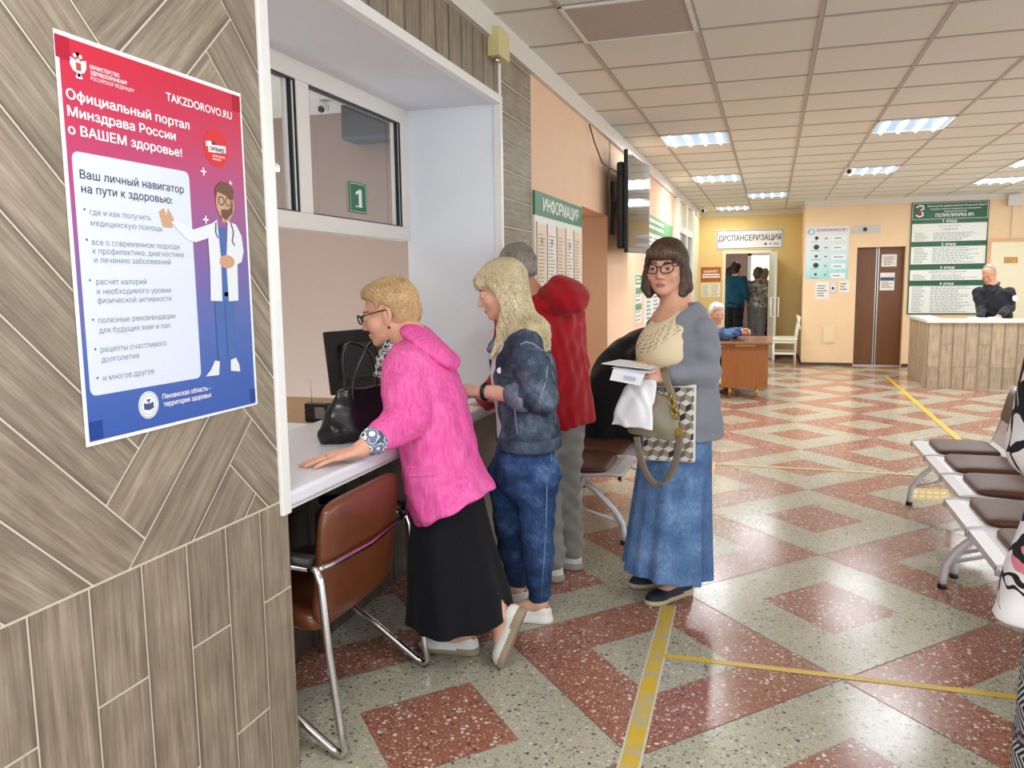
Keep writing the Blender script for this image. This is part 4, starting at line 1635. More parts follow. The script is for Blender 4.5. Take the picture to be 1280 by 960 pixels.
# ------------------------------------------------------------------ reception desk
f0 = PZ(1157, 484.5)
b0 = PZ(1136, 469)
RH = 0.905
t = thing('reception_desk', 'reception desk clad in upright grey-brown boards with a white top', 'desk', (3.2, 12.2, 0))
X0, Y0 = f0[0], f0[1]
bx, by = b0[0] - 0.02, b0[1]
mb = MB()
outer = [(X0, Y0), (5.2, Y0), (5.2, Y0 + 0.28), (X0 + 0.2, Y0 + 0.28), (bx + 0.25, by), (bx, by)]
mb.prism([(p[0], p[1], 0.0) for p in outer], (0, 0, RH - 0.045), 0)
pw = 0.148
for k in range(24):
    off = (0.0, 0.3, 0.58)[k % 3]
    for q in range(-1, 3):
        plank(mb, (X0 + pw * (k + 1), off + 0.58 * q - 0.3), (0, 1), 0.58, pw, lambda a, b: (a, Y0 - 0.0015, b), (X0, 0.0), (5.2, RH - 0.045), 1, gap=0.002)
sd = unit((X0 - bx, Y0 - by, 0))
sl = math.hypot(X0 - bx, Y0 - by)
nrm = V3(-abs(sd[1]), -sd[0] if sd[1] < 0 else sd[0], 0)
for k in range(12):
    for q in range(-1, 3):
        plank(mb, (pw * (k + 1), (0.0, 0.3, 0.58)[k % 3] + 0.58 * q - 0.3), (0, 1), 0.58, pw, lambda a, b: (bx + sd[0] * a - 0.0015, by + sd[1] * a - 0.0005, b), (0, 0), (sl, RH - 0.045), 1, gap=0.002)
mb.build('front_boards', [mat('grout_brown', '#6e5d4b', 0.8), M_wood_desk], t)
mb = MB()
top = [(X0 - 0.03, Y0 - 0.03), (5.2, Y0 - 0.03), (5.2, Y0 + 0.33), (X0 + 0.22, Y0 + 0.33), (bx + 0.27, by), (bx - 0.03, by)]
mb.prism([(p[0], p[1], RH - 0.045) for p in top], (0, 0, 0.045))
mb.build('top', [mat('desk_top_white', '#e6e3dc', 0.35)], t, bevel=0.006)
c = P(1232, 399, Y0 + 0.15)
t = thing('open_journal', 'open white journal on the reception desk in front of the guard', 'journal', (c[0], Y0 + 0.14, RH))
mb = MB()
for s in (-1, 1):
    pts = [(c[0] + s * u, 0, RH + 0.002 + 0.022 * math.sin(min(1, u / 0.2) * math.pi * 0.9)) for u in np.linspace(0, 0.21, 8)]
    v, f = [], []
    for p in pts:
        v += [(p[0], Y0 + 0.02, p[2]), (p[0], Y0 + 0.28, p[2]), (p[0], Y0 + 0.28, RH + 0.001), (p[0], Y0 + 0.02, RH + 0.001)]
    for i in range(7):
        for k in range(4):
            f.append((i * 4 + k, i * 4 + (k + 1) % 4, i * 4 + 4 + (k + 1) % 4, i * 4 + 4 + k))
    mb.add(v, f)
mb.build('pages', [M_paper], t)

# ------------------------------------------------------------------ writing table with the seated man, white chair
t = thing('writing_table', 'brown wooden writing table with short brass-tipped legs at the hall end', 'table', (-0.29, 10.9, 0))
M_tab = mat('table_wood', '#9a5f2e', 0.3, var=0.14, vscale=5, vstretch=(14, 14, 0.8))
mb = MB()
mb.box((-0.62, 10.2, 0.675), (0.03, 11.45, 0.7))
mb.build('top', [mat('table_top_wood', '#8a5a38', 0.2, var=0.1, vscale=6)], t, bevel=0.004)
mb = MB()
mb.box((-0.57, 10.29, 0.13), (-0.02, 10.33, 0.675))
mb.box((-0.57, 11.3, 0.13), (-0.02, 11.33, 0.675))
mb.box((-0.03, 10.33, 0.3), (-0.02, 11.3, 0.675))
mb.build('side_panel', [M_tab], t)
mb = MB()
mb.box((-0.41, 10.275, 0.648), (-0.17, 10.291, 0.665))
mb.build('handle', [mat('brass', '#d0a04a', 0.3, 0.7)], t)
mb = MB()
mb.ball((-0.5, 10.288, 0.58), 0.012)
mb.build('knob', [_MC['brass']], t)
for (x, y, dx) in ((-0.47, 10.34, 0.0), (-0.14, 10.34, -0.025), (-0.47, 11.28, 0.0), (-0.12, 11.28, 0.0)):
    mb = MB()
    mb.sweep([(x, y, 0.14), (x + dx, y + 0.01, 0.0)], [0.022, 0.012], 10)
    mb.build('leg', [_MC['brass']], t)

c = V3(0.05, 14.35, 0)
t = thing('visitor_chair', 'white wooden chair against the wall by the open door', 'chair', (0.25, 14.6, 0))
M_wch = mat('chair_white', '#e3e2cf', 0.4)
mb = MB()
mb.box((0.02, 14.3, 0.44), (0.43, 14.95, 0.475))
mb.build('seat', [M_wch], t, bevel=0.006)
mb = MB()
mb.obox((0.445, 14.62, 0.735), ((0, 1, 0), (0.97, 0, 0.22), (-0.22, 0, 0.97)), (0.32, 0.012, 0.115))
mb.build('backrest', [M_wch], t, bevel=0.01)
for (x, y, back) in ((0.05, 14.33, 0), (0.05, 14.92, 0), (0.40, 14.33, 1), (0.40, 14.92, 1)):
    mb = MB()
    if back:
        mb.sweep([(x, y, 0), (x + 0.005, y, 0.45), (x + 0.06, y, 0.84)], 0.017, 8)
    else:
        mb.sweep([(x, y, 0), (x, y, 0.44)], 0.017, 8)
    mb.build('leg', [M_wch], t)
mb = MB()
for y in (14.33, 14.92):
    mb.box((0.05, y - 0.012, 0.2), (0.40, y + 0.012, 0.235))
    mb.box((0.05, y - 0.01, 0.39), (0.40, y + 0.01, 0.44))
mb.build('stretcher', [M_wch], t)

# ------------------------------------------------------------------ airport-style benches
M_bench = mat('bench_metal', '#dcdbe0', 0.35, 0.25)
M_seatpad = mat('seat_leather', '#63402f', 0.45, var=0.12, vscale=8, spec=0.3)
M_backpad = mat('back_leather', '#5f4734', 0.5, var=0.12, vscale=8)


def rounded_pad(mb, fr, hx, hy, hz, seg=6, mi=0):
    """cushion: superellipsoid pad in frame fr (centre, ax, ay, az)"""
    c, ax, ay, az = fr
    v, f = [], []
    n, m = 20, 40
    for i in range(n + 1):
        th = -math.pi / 2 + math.pi * i / n
        for j in range(m):
            ph = 2 * math.pi * j / m

            def pw(a, e):
                return math.copysign(abs(a) ** e, a)
            x = pw(math.cos(th), 0.35) * pw(math.cos(ph), 0.25) * hx
            y = pw(math.cos(th), 0.35) * pw(math.sin(ph), 0.25) * hy
            z = pw(math.sin(th), 0.75) * hz
            v.append(c + ax * x + ay * y + az * z)
    for i in range(n):
        for j in range(m):
            f.append((i * m + j, i * m + (j + 1) % m, (i + 1) * m + (j + 1) % m, (i + 1) * m + j))
    mb.add(v, f, mi, True)


def bench(label, xf, sgn, y0, w=0.475, n=3, sh=0.415, legs=(0.3, 1.12)):
    """row of n seats from y0 on; front edge at xf, facing -sgn along X"""
    t = thing('waiting_bench', label, 'bench', (xf + sgn * 0.25, y0 + w * n / 2, 0))
    ex = V3(sgn, 0, 0)

    def Q(d, y, z):
        return V3(xf + sgn * d, y, z)
    prof = [(0.0, sh - 0.03), (0.0, sh), (0.05, sh + 0.006), (0.15, sh - 0.004), (0.34, sh - 0.014), (0.42, sh - 0.008), (0.455, sh + 0.02), (0.478, sh + 0.08), (0.50, sh + 0.16), (0.545, sh + 0.35), (0.56, sh + 0.37)]
    for k in range(n):
        a, b = y0 + w * k + 0.006, y0 + w * (k + 1) - 0.006
        mb = MB()
        v, f = [], []
        m = len(prof)
        for (d, z) in prof:
            v += [Q(d, a, z), Q(d, b, z)]
        for i, (d, z) in enumerate(prof):
            i0, i1 = max(0, i - 1), min(m - 1, i + 1)
            tx, tz = prof[i1][0] - prof[i0][0], prof[i1][1] - prof[i0][1]
            L = math.hypot(tx, tz)
            ox, oz = tz / L * 0.012, -tx / L * 0.012
            v += [Q(d + ox, a, z + oz), Q(d + ox, b, z + oz)]
        for i in range(m - 1):
            f += [(2 * i, 2 * i + 1, 2 * i + 3, 2 * i + 2), (2 * m + 2 * i, 2 * m + 2 * i + 2, 2 * m + 2 * i + 3, 2 * m + 2 * i + 1)]
            f += [(2 * i, 2 * i + 2, 2 * m + 2 * i + 2, 2 * m + 2 * i), (2 * i + 1, 2 * m + 2 * i + 1, 2 * m + 2 * i + 3, 2 * i + 3)]
        f += [(0, 2 * m, 2 * m + 1, 1), (2 * m - 2, 2 * m - 1, 4 * m - 1, 4 * m - 2)]
        mb.add(v, f, 0, False)
        # rolled rims at both sides
        for y in (a, b):
            mb.sweep([Q(d, y, z - 0.002) for d, z in prof], 0.009, 8)
        s = mb.build('seat', [M_bench], t)
        mb = MB()
        rounded_pad(mb, (Q(0.25, (a + b) / 2, sh + 0.012), ex, V3(0, 1, 0), V3(0, 0, 1)), 0.165, 0.2, 0.024)
        mb.build('seat_pad', [M_seatpad], s)
        mb = MB()
        bz = unit((0.045 * sgn, 0, 0.19))
        bn = unit(np.cross((0, 1, 0), bz)) * 1.0
        rounded_pad(mb, (Q(0.508, (a + b) / 2, sh + 0.255), V3(0, 1, 0), bz, bn), 0.19, 0.095, 0.02)
        mb.build('back_pad', [M_backpad], s)
        mb = MB()
        mb.sweep([Q(-0.006, a - 0.004, sh - 0.014), Q(0.012, a - 0.004, sh - 0.014)], 0.013, 10)
        mb.build('cap', [M_black], s)
    mb = MB()
    mb.box((min(xf + sgn * 0.22, xf + sgn * 0.29), y0 + 0.03, sh - 0.095), (max(xf + sgn * 0.22, xf + sgn * 0.29), y0 + w * n - 0.03, sh - 0.035))
    for k in range(n):
        for q in (0.12, 0.34):
            mb.box((min(xf + sgn * 0.06, xf + sgn * 0.4), y0 + w * k + q - 0.012, sh - 0.036), (max(xf + sgn * 0.06, xf + sgn * 0.4), y0 + w * k + q + 0.012, sh - 0.014))
    mb.build('beam', [M_bench], t, bevel=0.005)
    mb = MB()
    for e in (y0 + 0.03, y0 + w * n - 0.03):
        mb.box((min(xf + sgn * 0.222, xf + sgn * 0.288), e - 0.004, sh - 0.093), (max(xf + sgn * 0.222, xf + sgn * 0.288), e + 0.004, sh - 0.037))
    mb.build('end_cap', [M_black], t)
    for y in legs:
        mb = MB()
        y = y0 + y
        mb.sweep([Q(0.25, y, sh - 0.06), Q(0.16, y, sh - 0.12), Q(0.05, y, sh - 0.235), Q(0.01, y, sh - 0.3), Q(0.0, y, 0.05), Q(0.0, y, 0.012)], 0.018, 10)
        mb.sweep([Q(0.25, y, sh - 0.06), Q(0.34, y, sh - 0.12), Q(0.45, y, sh - 0.235), Q(0.49, y, sh - 0.3), Q(0.5, y, 0.05), Q(0.5, y, 0.012)], 0.018, 10)
        mb.sweep([Q(0.25, y, sh - 0.08), Q(0.25, y, sh - 0.225)], 0.012, 8)
        mb.sweep([Q(0.01, y, 0.12), Q(0.25, y, sh - 0.225), Q(0.49, y, 0.12)], 0.01, 8)
        g = mb.build('leg', [M_bench], t)
        mb = MB()
        for d in (0.0, 0.5):
            mb.sweep([Q(d, y, 0.0), Q(d, y, 0.02)], 0.021, 10)
        mb.build('foot_cap', [M_black], g)
    return t


bench('far white metal bench with brown pads on the right, facing the counter', 0.88, 1, 4.21, 0.477, legs=(0.05, 1.4))
bench('near white metal bench with brown pads, mostly behind the patterned blouse', 0.80, 1, 2.72, 0.477, legs=(0.1, 1.38))
bench('white metal bench with brown pads against the left wall, behind the red hoodie', -0.75, -1, 4.22, 0.48, legs=(0.12, 1.3))

# ------------------------------------------------------------------ brown armchair at the counter
t = thing('armchair', 'brown leather visitor armchair with chrome tube legs pushed under the counter', 'armchair', (-1.5, 2.4, 0))
M_lea = mat('brown_leather', '#6a3a20', 0.32, var=0.12, vscale=7, bump=0.12, bscale=300, coat=0.2)
YA, YB = 2.05, 2.68
xb = -1.30
mb = MB()
ay = unit((0.0, 1, 0))
az = unit((0.12, 0, 1))
an = unit(np.cross(ay, az))
rounded_pad(mb, (V3(-1.325, (YA + YB) / 2 + 0.02, 0.575), ay, az, an), 0.265, 0.205, 0.03)
mb.build('backrest', [M_lea], t)
mb = MB()
rounded_pad(mb, (V3(-1.52, (YA + YB) / 2 + 0.02, 0.41), unit((1, 0, -0.16)), V3(0, 1, 0), unit((0.16, 0, 1))), 0.19, 0.265, 0.045)
mb.build('seat', [M_lea], t)
for y in (YA, YB):
    mb = MB()
    P0 = [(-1.31, 0.605), (-1.285, 0.60), (-1.272, 0.56), (-1.255, 0.35), (-1.225, 0.10), (-1.212, 0.035), (-1.225, 0.016), (-1.255, 0.03), (-1.40, 0.13), (-1.56, 0.235), (-1.66, 0.30)]
    mb.sweep([V3(a, y, b) for a, b in P0], 0.0125, 10)
    mb.sweep([V3(-1.31, y, 0.605), V3(-1.55, y, 0.615), V3(-1.62, y, 0.61), V3(-1.66, y, 0.57), V3(-1.67, y, 0.35), V3(-1.67, y, 0.0)], 0.0125, 10)
    mb.build('leg', [M_chrome], t)
    mb = MB()
    mb.sweep([V3(-1.30, y, 0.625), V3(-1.40, y, 0.632), V3(-1.56, y, 0.636), V3(-1.64, y, 0.628)], 0.02, 10, flat=(0.026, 0.016, (0, 1, 0)))
    mb.build('armrest', [mat('armrest_black', '#1e1b19', 0.4)], t)
mb = MB()
mb.sweep([V3(-1.285, YA, 0.60), V3(-1.285, YA + 0.1, 0.588), V3(-1.27, (YA + YB) / 2, 0.585), V3(-1.285, YB - 0.1, 0.588), V3(-1.285, YB, 0.60)], 0.009, 8)
mb.build('crossbar', [M_chrome], t)
mb = MB()
mb.sweep([V3(-1.56, YA, 0.33), V3(-1.56, YB, 0.33)], 0.011, 8)
mb.build('crossbar', [M_chrome], t)


# ------------------------------------------------------------------ soft bodies: signed distance shapes meshed with surface nets
def smin(a, b, k):
    if k <= 0:
        return np.minimum(a, b)
    h = np.clip(0.5 + 0.5 * (b - a) / k, 0, 1)
    return b * (1 - h) + a * h - k * h * (1 - h)


def smax(a, b, k):
    return -smin(-a, -b, k)


class Sdf:
    def __init__(s, k=0.015):
        s.ops, s.k = [], k
        s.c, s.M, s.s = np.zeros(3), np.eye(3), 1.0
        s.disps = []

    def frame(s, c=(0, 0, 0), x=(1, 0, 0), y=(0, 1, 0), z=(0, 0, 1), sc=1.0):
        """following shapes are given in this frame (rows x, y, z)"""
        s.c, s.M, s.s = np.array(c, float), np.array([unit(x), unit(y), unit(z)]), sc
        return s

    def W(s, p):
        return s.c + (np.array(p, float) * s.s) @ s.M

    def _op(s, f, lo, hi, k, m):
        s.ops.append((f, np.array(lo), np.array(hi), s.k if k is None else k, m))
        return s

    def cap(s, a, b, ra, rb=None, k=None, m='u'):
        a, b = s.W(a), s.W(b)
        rb = ra if rb is None else rb
        ra, rb = ra * s.s, rb * s.s
        ab = b - a
        L2 = max(ab @ ab, 1e-12)

        def f(P_):
            t = np.clip(((P_ - a) @ ab) / L2, 0, 1)
            q = P_ - a - t[:, None] * ab
            return np.sqrt((q * q).sum(1)) - (ra + (rb - ra) * t)
        r = max(ra, rb)
        return s._op(f, np.minimum(a, b) - r, np.maximum(a, b) + r, k, m)

    def chain(s, pts, rs, k=None, m='u'):
        for i in range(len(pts) - 1):
            s.cap(pts[i], pts[i + 1], rs[i], rs[i + 1], k, m)
        return s

    def ell(s, c, r, k=None, m='u', rot=None):
        """ellipsoid; rot: rows of local axes inside the current frame"""
        C = s.W(c)
        r = np.array([r] * 3 if np.isscalar(r) else r, float) * s.s
        if rot is not None:
            a0 = unit(rot[0])
            a1 = unit(np.array(rot[1]) - a0 * (a0 @ np.array(rot[1])))
            rot = (a0, a1, np.cross(a0, a1))
        A = s.M if rot is None else np.array([unit(q) for q in rot]) @ s.M

        def f(P_):
            q = (P_ - C) @ A.T
            k0 = np.sqrt(((q / r) ** 2).sum(1))
            k1 = np.sqrt(((q / (r * r)) ** 2).sum(1)) + 1e-9
            return k0 * (k0 - 1) / k1
        e = np.sqrt(((A * r[:, None]) ** 2).sum(0))
        return s._op(f, C - e, C + e, k, m)

    def box(s, c, half, r=0.01, k=None, m='u', rot=None):
        C = s.W(c)
        h = np.array(half, float) * s.s
        r = r * s.s
        A = s.M if rot is None else np.array([unit(q) for q in rot]) @ s.M

        def f(P_):
            q = np.abs((P_ - C) @ A.T) - (h - r)
            return np.sqrt((np.maximum(q, 0) ** 2).sum(1)) + np.minimum(q.max(1), 0) - r
        e = (np.abs(A) * h[:, None]).sum(0)
        return s._op(f, C - e, C + e, k, m)

    def tube(s, pts, A, B, side, k=None, m='u', sub=3, flat=True, fold=None):
        """loft of ellipses: half widths A along side, B across; fold(angle, t) scales the outline"""
        pts = np.array([s.W(p) for p in pts])
        sd = np.array(side, float) @ s.M if np.array(side).ndim == 1 else np.array(side) @ s.M
        n = len(pts)
        A, B = np.array(A, float) * s.s, np.array(B, float) * s.s
        # Catmull-Rom resampling
        tt = np.linspace(0, n - 1, (n - 1) * sub + 1)

        def cr(X):
            out = []
            for t in tt:
                i = min(int(t), n - 2)
                u = t - i
                p0, p1, p2, p3 = X[max(i - 1, 0)], X[i], X[i + 1], X[min(i + 2, n - 1)]
                out.append(0.5 * (2 * p1 + (p2 - p0) * u + (2 * p0 - 5 * p1 + 4 * p2 - p3) * u ** 2 + (3 * p1 - p0 - 3 * p2 + p3) * u ** 3))
            return np.array(out)
        C, AA, BB = cr(pts), cr(A), cr(B)
        N = len(C)
        SD = np.array([sd] * N) if sd.ndim == 1 else cr(sd)
        # mitred cross-section planes at every station
        T = np.gradient(C, axis=0)
        T /= np.linalg.norm(T, axis=1)[:, None]

        def f(P_):
            best = np.full(len(P_), 1e3)
            for i in range(N - 1):
                a, b = C[i], C[i + 1]
                # parameter between the two mitre planes
                da = (P_ - a) @ T[i]
                db = (P_ - b) @ T[i + 1]
                den = da - db
                t = np.where(den > 1e-9, da / np.where(den > 1e-9, den, 1), np.where(da < 0, 0.0, 1.0))
                tc = np.clip(t, 0, 1)
                c = a + tc[:, None] * (b - a)
                ax = unit(b - a)
                s0 = SD[i] + (SD[i + 1] - SD[i]) * 0.5
                s0 = unit(s0 - ax * (s0 @ ax))
                d0 = np.cross(ax, s0)
                q = P_ - c
                ra, rb = AA[i] + (AA[i + 1] - AA[i]) * tc, BB[i] + (BB[i + 1] - BB[i]) * tc
                u, v, w = q @ s0, q @ d0, q @ ax
                if fold is not None:
                    g = fold(np.arctan2(v / rb, u / ra), (i + tc) / (N - 1))
                    ra, rb = ra * g, rb * g
                k0 = np.sqrt((u / ra) ** 2 + (v / rb) ** 2)
                k1 = np.sqrt((u / ra ** 2) ** 2 + (v / rb ** 2) ** 2) + 1e-9
                d = k0 * (k0 - 1) / k1
                over = np.maximum(np.maximum(-da, db), 0)
                if flat:
                    d = np.where(over > 0, np.sqrt(np.maximum(d, 0) ** 2 + over ** 2), d)
                else:
                    d = np.where(over > 0, np.sqrt(np.maximum(d + 0.02, 0) ** 2 + over ** 2) - 0.02, d)
                if flat and i == 0:
                    d = np.maximum(d, -da)
                if flat and i == N - 2:
                    d = np.maximum(d, db)
                best = np.minimum(best, d)
            return best
        R = max(AA.max(), BB.max()) * (1.15 if fold else 1.0)
        return s._op(f, C.min(0) - R, C.max(0) + R, k, m)

    def fn(s, f, lo, hi, k=None, m='s'):
        return s._op(f, lo, hi, k, m)

    def cut(s, p, n, k=0.004):
        """remove everything on the n side of a plane"""
        p, n = s.W(p), unit(np.array(n, float) @ s.M)
        return s._op(lambda P_: -((P_ - p) @ n), [-1e3] * 3, [1e3] * 3, k, 's')

    def disp(s, f):
        s.disps.append(f)
        return s

    def ev(s, P_, mg):
        d = np.full(len(P_), 1.0)
        for f, lo, hi, k, m in s.ops:
            g = mg + k
            idx = np.nonzero(((P_ > lo - g) & (P_ < hi + g)).all(1))[0]
            if len(idx) == 0:
                continue
            v = f(P_[idx])
            if m == 'u':
                d[idx] = smin(d[idx], v, k)
            elif m == 's':
                d[idx] = smax(d[idx], -v, k)
        for g in s.disps:
            near = np.nonzero(np.abs(d) < 0.08)[0]
            if len(near):
                d[near] += g(P_[near])
        return d

    def mesh(s, h, smooth=2):
        n = 8
        us = [o for o in s.ops if o[4] == 'u']
        lo = np.min([o[1] for o in us], 0) - 3 * h
        hi = np.max([o[2] for o in us], 0) + 3 * h
        nb = np.ceil((hi - lo) / (n * h)).astype(int)
        bi = np.stack(np.meshgrid(*[np.arange(q) for q in nb], indexing='ij'), -1).reshape(-1, 3)
        cen = lo + (bi + 0.5) * n * h
        rad = 0.87 * n * h
        mg = rad * 2.2 + 0.02
        dc = np.concatenate([s.ev(cen[i:i + 200000], mg) for i in range(0, len(cen), 200000)])
        act = bi[np.abs(dc) < rad * 1.7 + 0.01]
        g = np.stack(np.meshgrid(*[np.arange(n + 1)] * 3, indexing='ij'), -1).reshape(-1, 3)
        D = nb * n + 2
        keys, poss, edges = [], [], []
        ce = [(0, 0, 0), (1, 0, 0), (0, 1, 0), (1, 1, 0), (0, 0, 1), (1, 0, 1), (0, 1, 1), (1, 1, 1)]
        epairs = [(0, 1), (2, 3), (4, 5), (6, 7), (0, 2), (1, 3), (4, 6), (5, 7), (0, 4), (1, 5), (2, 6), (3, 7)]
        B = 250
        for q in range(0, len(act), B):
            ab = act[q:q + B]
            ijk = (ab[:, None, :] * n + g[None]).reshape(-1, 3)
            d = s.ev(lo + ijk * h, n * h + 0.02).reshape(len(ab), n + 1, n + 1, n + 1)
            cs = np.stack([d[:, a:n + a, b:n + b, c:n + c] for a, b, c in ce], -1)
            neg = cs < 0
            mix = neg.any(-1) & ~neg.all(-1)
            w = np.argwhere(mix)
            if len(w) == 0:
                continue
            cv = cs[mix]
            acc = np.zeros((len(w), 3))
            cnt = np.zeros(len(w))
            cea = np.array(ce, float)
            for a, b in epairs:
                x = (cv[:, a] < 0) != (cv[:, b] < 0)
                t = np.where(x, cv[:, a] / np.where(x, cv[:, a] - cv[:, b], 1), 0)
                p = cea[a] + t[:, None] * (cea[b] - cea[a])
                acc += p * x[:, None]
                cnt += x
            cell = ab[w[:, 0]] * n + w[:, 1:]
            keys.append((cell[:, 0] * D[1] + cell[:, 1]) * D[2] + cell[:, 2])
            poss.append(lo + (cell + acc / cnt[:, None]) * h)
            c0 = d[:, :n, :n, :n] < 0
            for axis, sh in ((0, d[:, 1:n + 1, :n, :n]), (1, d[:, :n, 1:n + 1, :n]), (2, d[:, :n, :n, 1:n + 1])):
                x = c0 != (sh < 0)
                e = np.argwhere(x)
                if len(e):
                    c = ab[e[:, 0]] * n + e[:, 1:]
                    edges.append((axis, c, c0[x]))
        key = np.concatenate(keys)
        pos = np.concatenate(poss)
        o = np.argsort(key)
        key, pos = key[o], pos[o]
        quads = []
        for axis, c, inside in edges:
            a1, a2 = (axis + 1) % 3, (axis + 2) % 3
            cs = []
            for (i, j) in ((-1, -1), (0, -1), (0, 0), (-1, 0)):
                cc = c.copy()
                cc[:, a1] += i
                cc[:, a2] += j
                kk = (cc[:, 0] * D[1] + cc[:, 1]) * D[2] + cc[:, 2]
                ix = np.clip(np.searchsorted(key, kk), 0, len(key) - 1)
                cs.append(np.where(key[ix] == kk, ix, -1))
            qd = np.stack(cs, 1)
            ok = (qd >= 0).all(1)
            qd, ins = qd[ok], inside[ok]
            qd[~ins] = qd[~ins][:, ::-1]
            quads.append(qd)
        F = np.concatenate(quads)
        for _ in range(smooth):
            acc = np.zeros_like(pos)
            cnt = np.zeros(len(pos))
            for a in range(4):
                i, j = F[:, a], F[:, (a + 1) % 4]
                for ax in range(3):
                    acc[:, ax] += np.bincount(i, pos[j, ax], len(pos)) + np.bincount(j, pos[i, ax], len(pos))
                cnt += np.bincount(i, minlength=len(pos)) + np.bincount(j, minlength=len(pos))
            pos = pos * 0.5 + 0.5 * acc / np.maximum(cnt, 1)[:, None]
        return pos, F

    def build(s, name, mats, parent, h=0.005, smooth=2, mf=None):
        v, F = s.mesh(h, smooth)
        v = v - ORG[parent.name]
        me = bpy.data.meshes.new(name)
        me.vertices.add(len(v))
        me.vertices.foreach_set('co', v.astype(np.float32).ravel())
        me.loops.add(len(F) * 4)
        me.loops.foreach_set('vertex_index', F.astype(np.int32).ravel())
        me.polygons.add(len(F))
        me.polygons.foreach_set('loop_start', np.arange(0, len(F) * 4, 4, dtype=np.int32))
        me.polygons.foreach_set('use_smooth', np.ones(len(F), bool))
        if mf is not None:
            cen = v[F].mean(1) + ORG[parent.name]
            me.polygons.foreach_set('material_index', mf(cen).astype(np.int32))
        me.update(calc_edges=True)
        me.validate()
        return link_mesh(name, me, mats, parent)


def surf(S, p, d, far=0.35, lift=0.0):
    """points where rays from p (inside) along d leave the shape S"""
    p = np.atleast_2d(np.array(p, float))
    d = np.atleast_2d(np.array(d, float))
    d = d / np.linalg.norm(d, axis=1)[:, None]
    d = np.broadcast_to(d, p.shape)
    ts = np.linspace(far, 0, 60)
    hit = np.zeros(len(p))
    done = np.zeros(len(p), bool)
    for t in ts:
        v = S.ev(p + d * t, 0.05) < 0
        new = v & ~done
        hit[new] = t
        done |= v
    lo, hi = hit.copy(), hit + far / 59
    for _ in range(8):
        m = (lo + hi) / 2
        ins = S.ev(p + d * m[:, None], 0.05) < 0
        lo, hi = np.where(ins, m, lo), np.where(ins, hi, m)
    return p + d * (lo + lift)[:, None]


def patch(name, S, corners, Y, mats, parent, lift=0.004, n=14, d=(0.32, -0.95, 0), pix=True, amp=0.0):
    """a piece of cloth sewn onto the surface of S; corners in order around"""
    c = [np.array(q, float) for q in corners]
    v, f = [], []
    for j in range(n + 1):
        for i in range(n + 1):
            u, w = i / n, j / n
            q = (c[0] * (1 - u) + c[1] * u) * (1 - w) + (c[3] * (1 - u) + c[2] * u) * w
            v.append(P(q[0], q[1], Y))
    top = surf(S, v, d, 0.5, lift)
    low = surf(S, v, d, 0.5, -0.004)
    dd = unit(d)
    if amp:
        top = top + dd[None] * (amp * np.sin(np.arange(len(top)) % (n + 1) * 2.1))[:, None]
    m = n + 1
    N = m * m
    for j in range(n):
        for i in range(n):
            a = j * m + i
            f.append((a, a + 1, a + m + 1, a + m))
    for k in range(n):
        for a, b in ((k, k + 1), (n * m + k + 1, n * m + k), ((k + 1) * m, k * m), (k * m + n, (k + 1) * m + n)):
            f.append((b, a, a + N, b + N))
    mb = MB()
    mb.add(list(top) + list(low), f, 0, True)
    return mb.build(name, mats, parent)


def locks(name, S, axis, side, front, n, mats, parent, hd, r=0.0022, steps=14, wob=0.05, seed=1, face=(0.035, 0.030), jit=0.12, phis=(0, 2 * math.pi), top=0.12):
    """strands lying on a hair shape: each runs down along the axis at its own angle, stopping at the face"""
    rn = random.Random(seed)
    ax = np.array(axis, float)
    c_, M_, sc_ = hd
    side, front = unit(side), unit(front)
    mb = MB()
    st_, en_ = [], []
    for k in range(n):
        ph = phis[0] + (phis[1] - phis[0]) * (k + rn.random()) / n
        t0, t1 = rn.random() * top, 1.0 - rn.random() * jit
        st_.append((ph, t0, t1, rn.uniform(-wob, wob), rn.random() * 6))
    ps, ds = [], []
    for ph, t0, t1, w, q in st_:
        for j in range(steps):
            t = t0 + (t1 - t0) * j / (steps - 1)
            x = t * (len(ax) - 1)
            i = min(int(x), len(ax) - 2)
            ps.append(ax[i] + (ax[i + 1] - ax[i]) * (x - i))
            a = ph + w * math.sin(3 * t + q) * 3
            upw = max(0, 0.9 - 4.0 * t)
            ds.append(side * math.cos(a) + front * math.sin(a) + np.array([0, 0, 1.0]) * upw)
    pt = surf(S, ps, ds, 0.3, 0.0004)
    for k in range(n):
        pp = pt[k * steps:(k + 1) * steps]
        loc = ((pp - c_) @ M_.T) / sc_
        keep = []
        for p, l in zip(pp, loc):
            if l[1] > face[0] and l[2] < face[1] and abs(l[0]) < 0.07:
                break
            if keep and np.linalg.norm(p - keep[-1]) > 0.07:
                break
            keep.append(p)
        if len(keep) > 3:
            m = len(keep)
            mb.sweep(keep, [r * (0.35 + 0.65 * math.sin(math.pi * (0.12 + 0.8 * i / (m - 1)))) for i in range(m)], 5, caps=False)
    return mb.build(name, mats, parent)


def sins(P_, dirs, amp):
    """soft cloth folds: sum of slanted waves; dirs: list of (wave vector, phase)"""
    out = np.zeros(len(P_))
    for wv, ph in dirs:
        out += np.sin(P_ @ np.array(wv, float) + ph + 1.3 * np.sin(P_ @ np.array([wv[1], wv[2], wv[0]], float) * 0.31 + ph))
    return out * amp / max(1, len(dirs))


def basis(f, u=(0, 0, 1)):
    """rows right, forward, up from forward and rough up"""
    f = unit(f)
    r = unit(np.cross(f, u))
    return r, f, np.cross(r, f)


def tilt(f, pitch):
    """horizontal direction turned down by pitch degrees (negative looks up)"""
    f = unit((f[0], f[1], 0))
    a = math.radians(pitch)
    return V3(f[0] * math.cos(a), f[1] * math.cos(a), -math.sin(a))


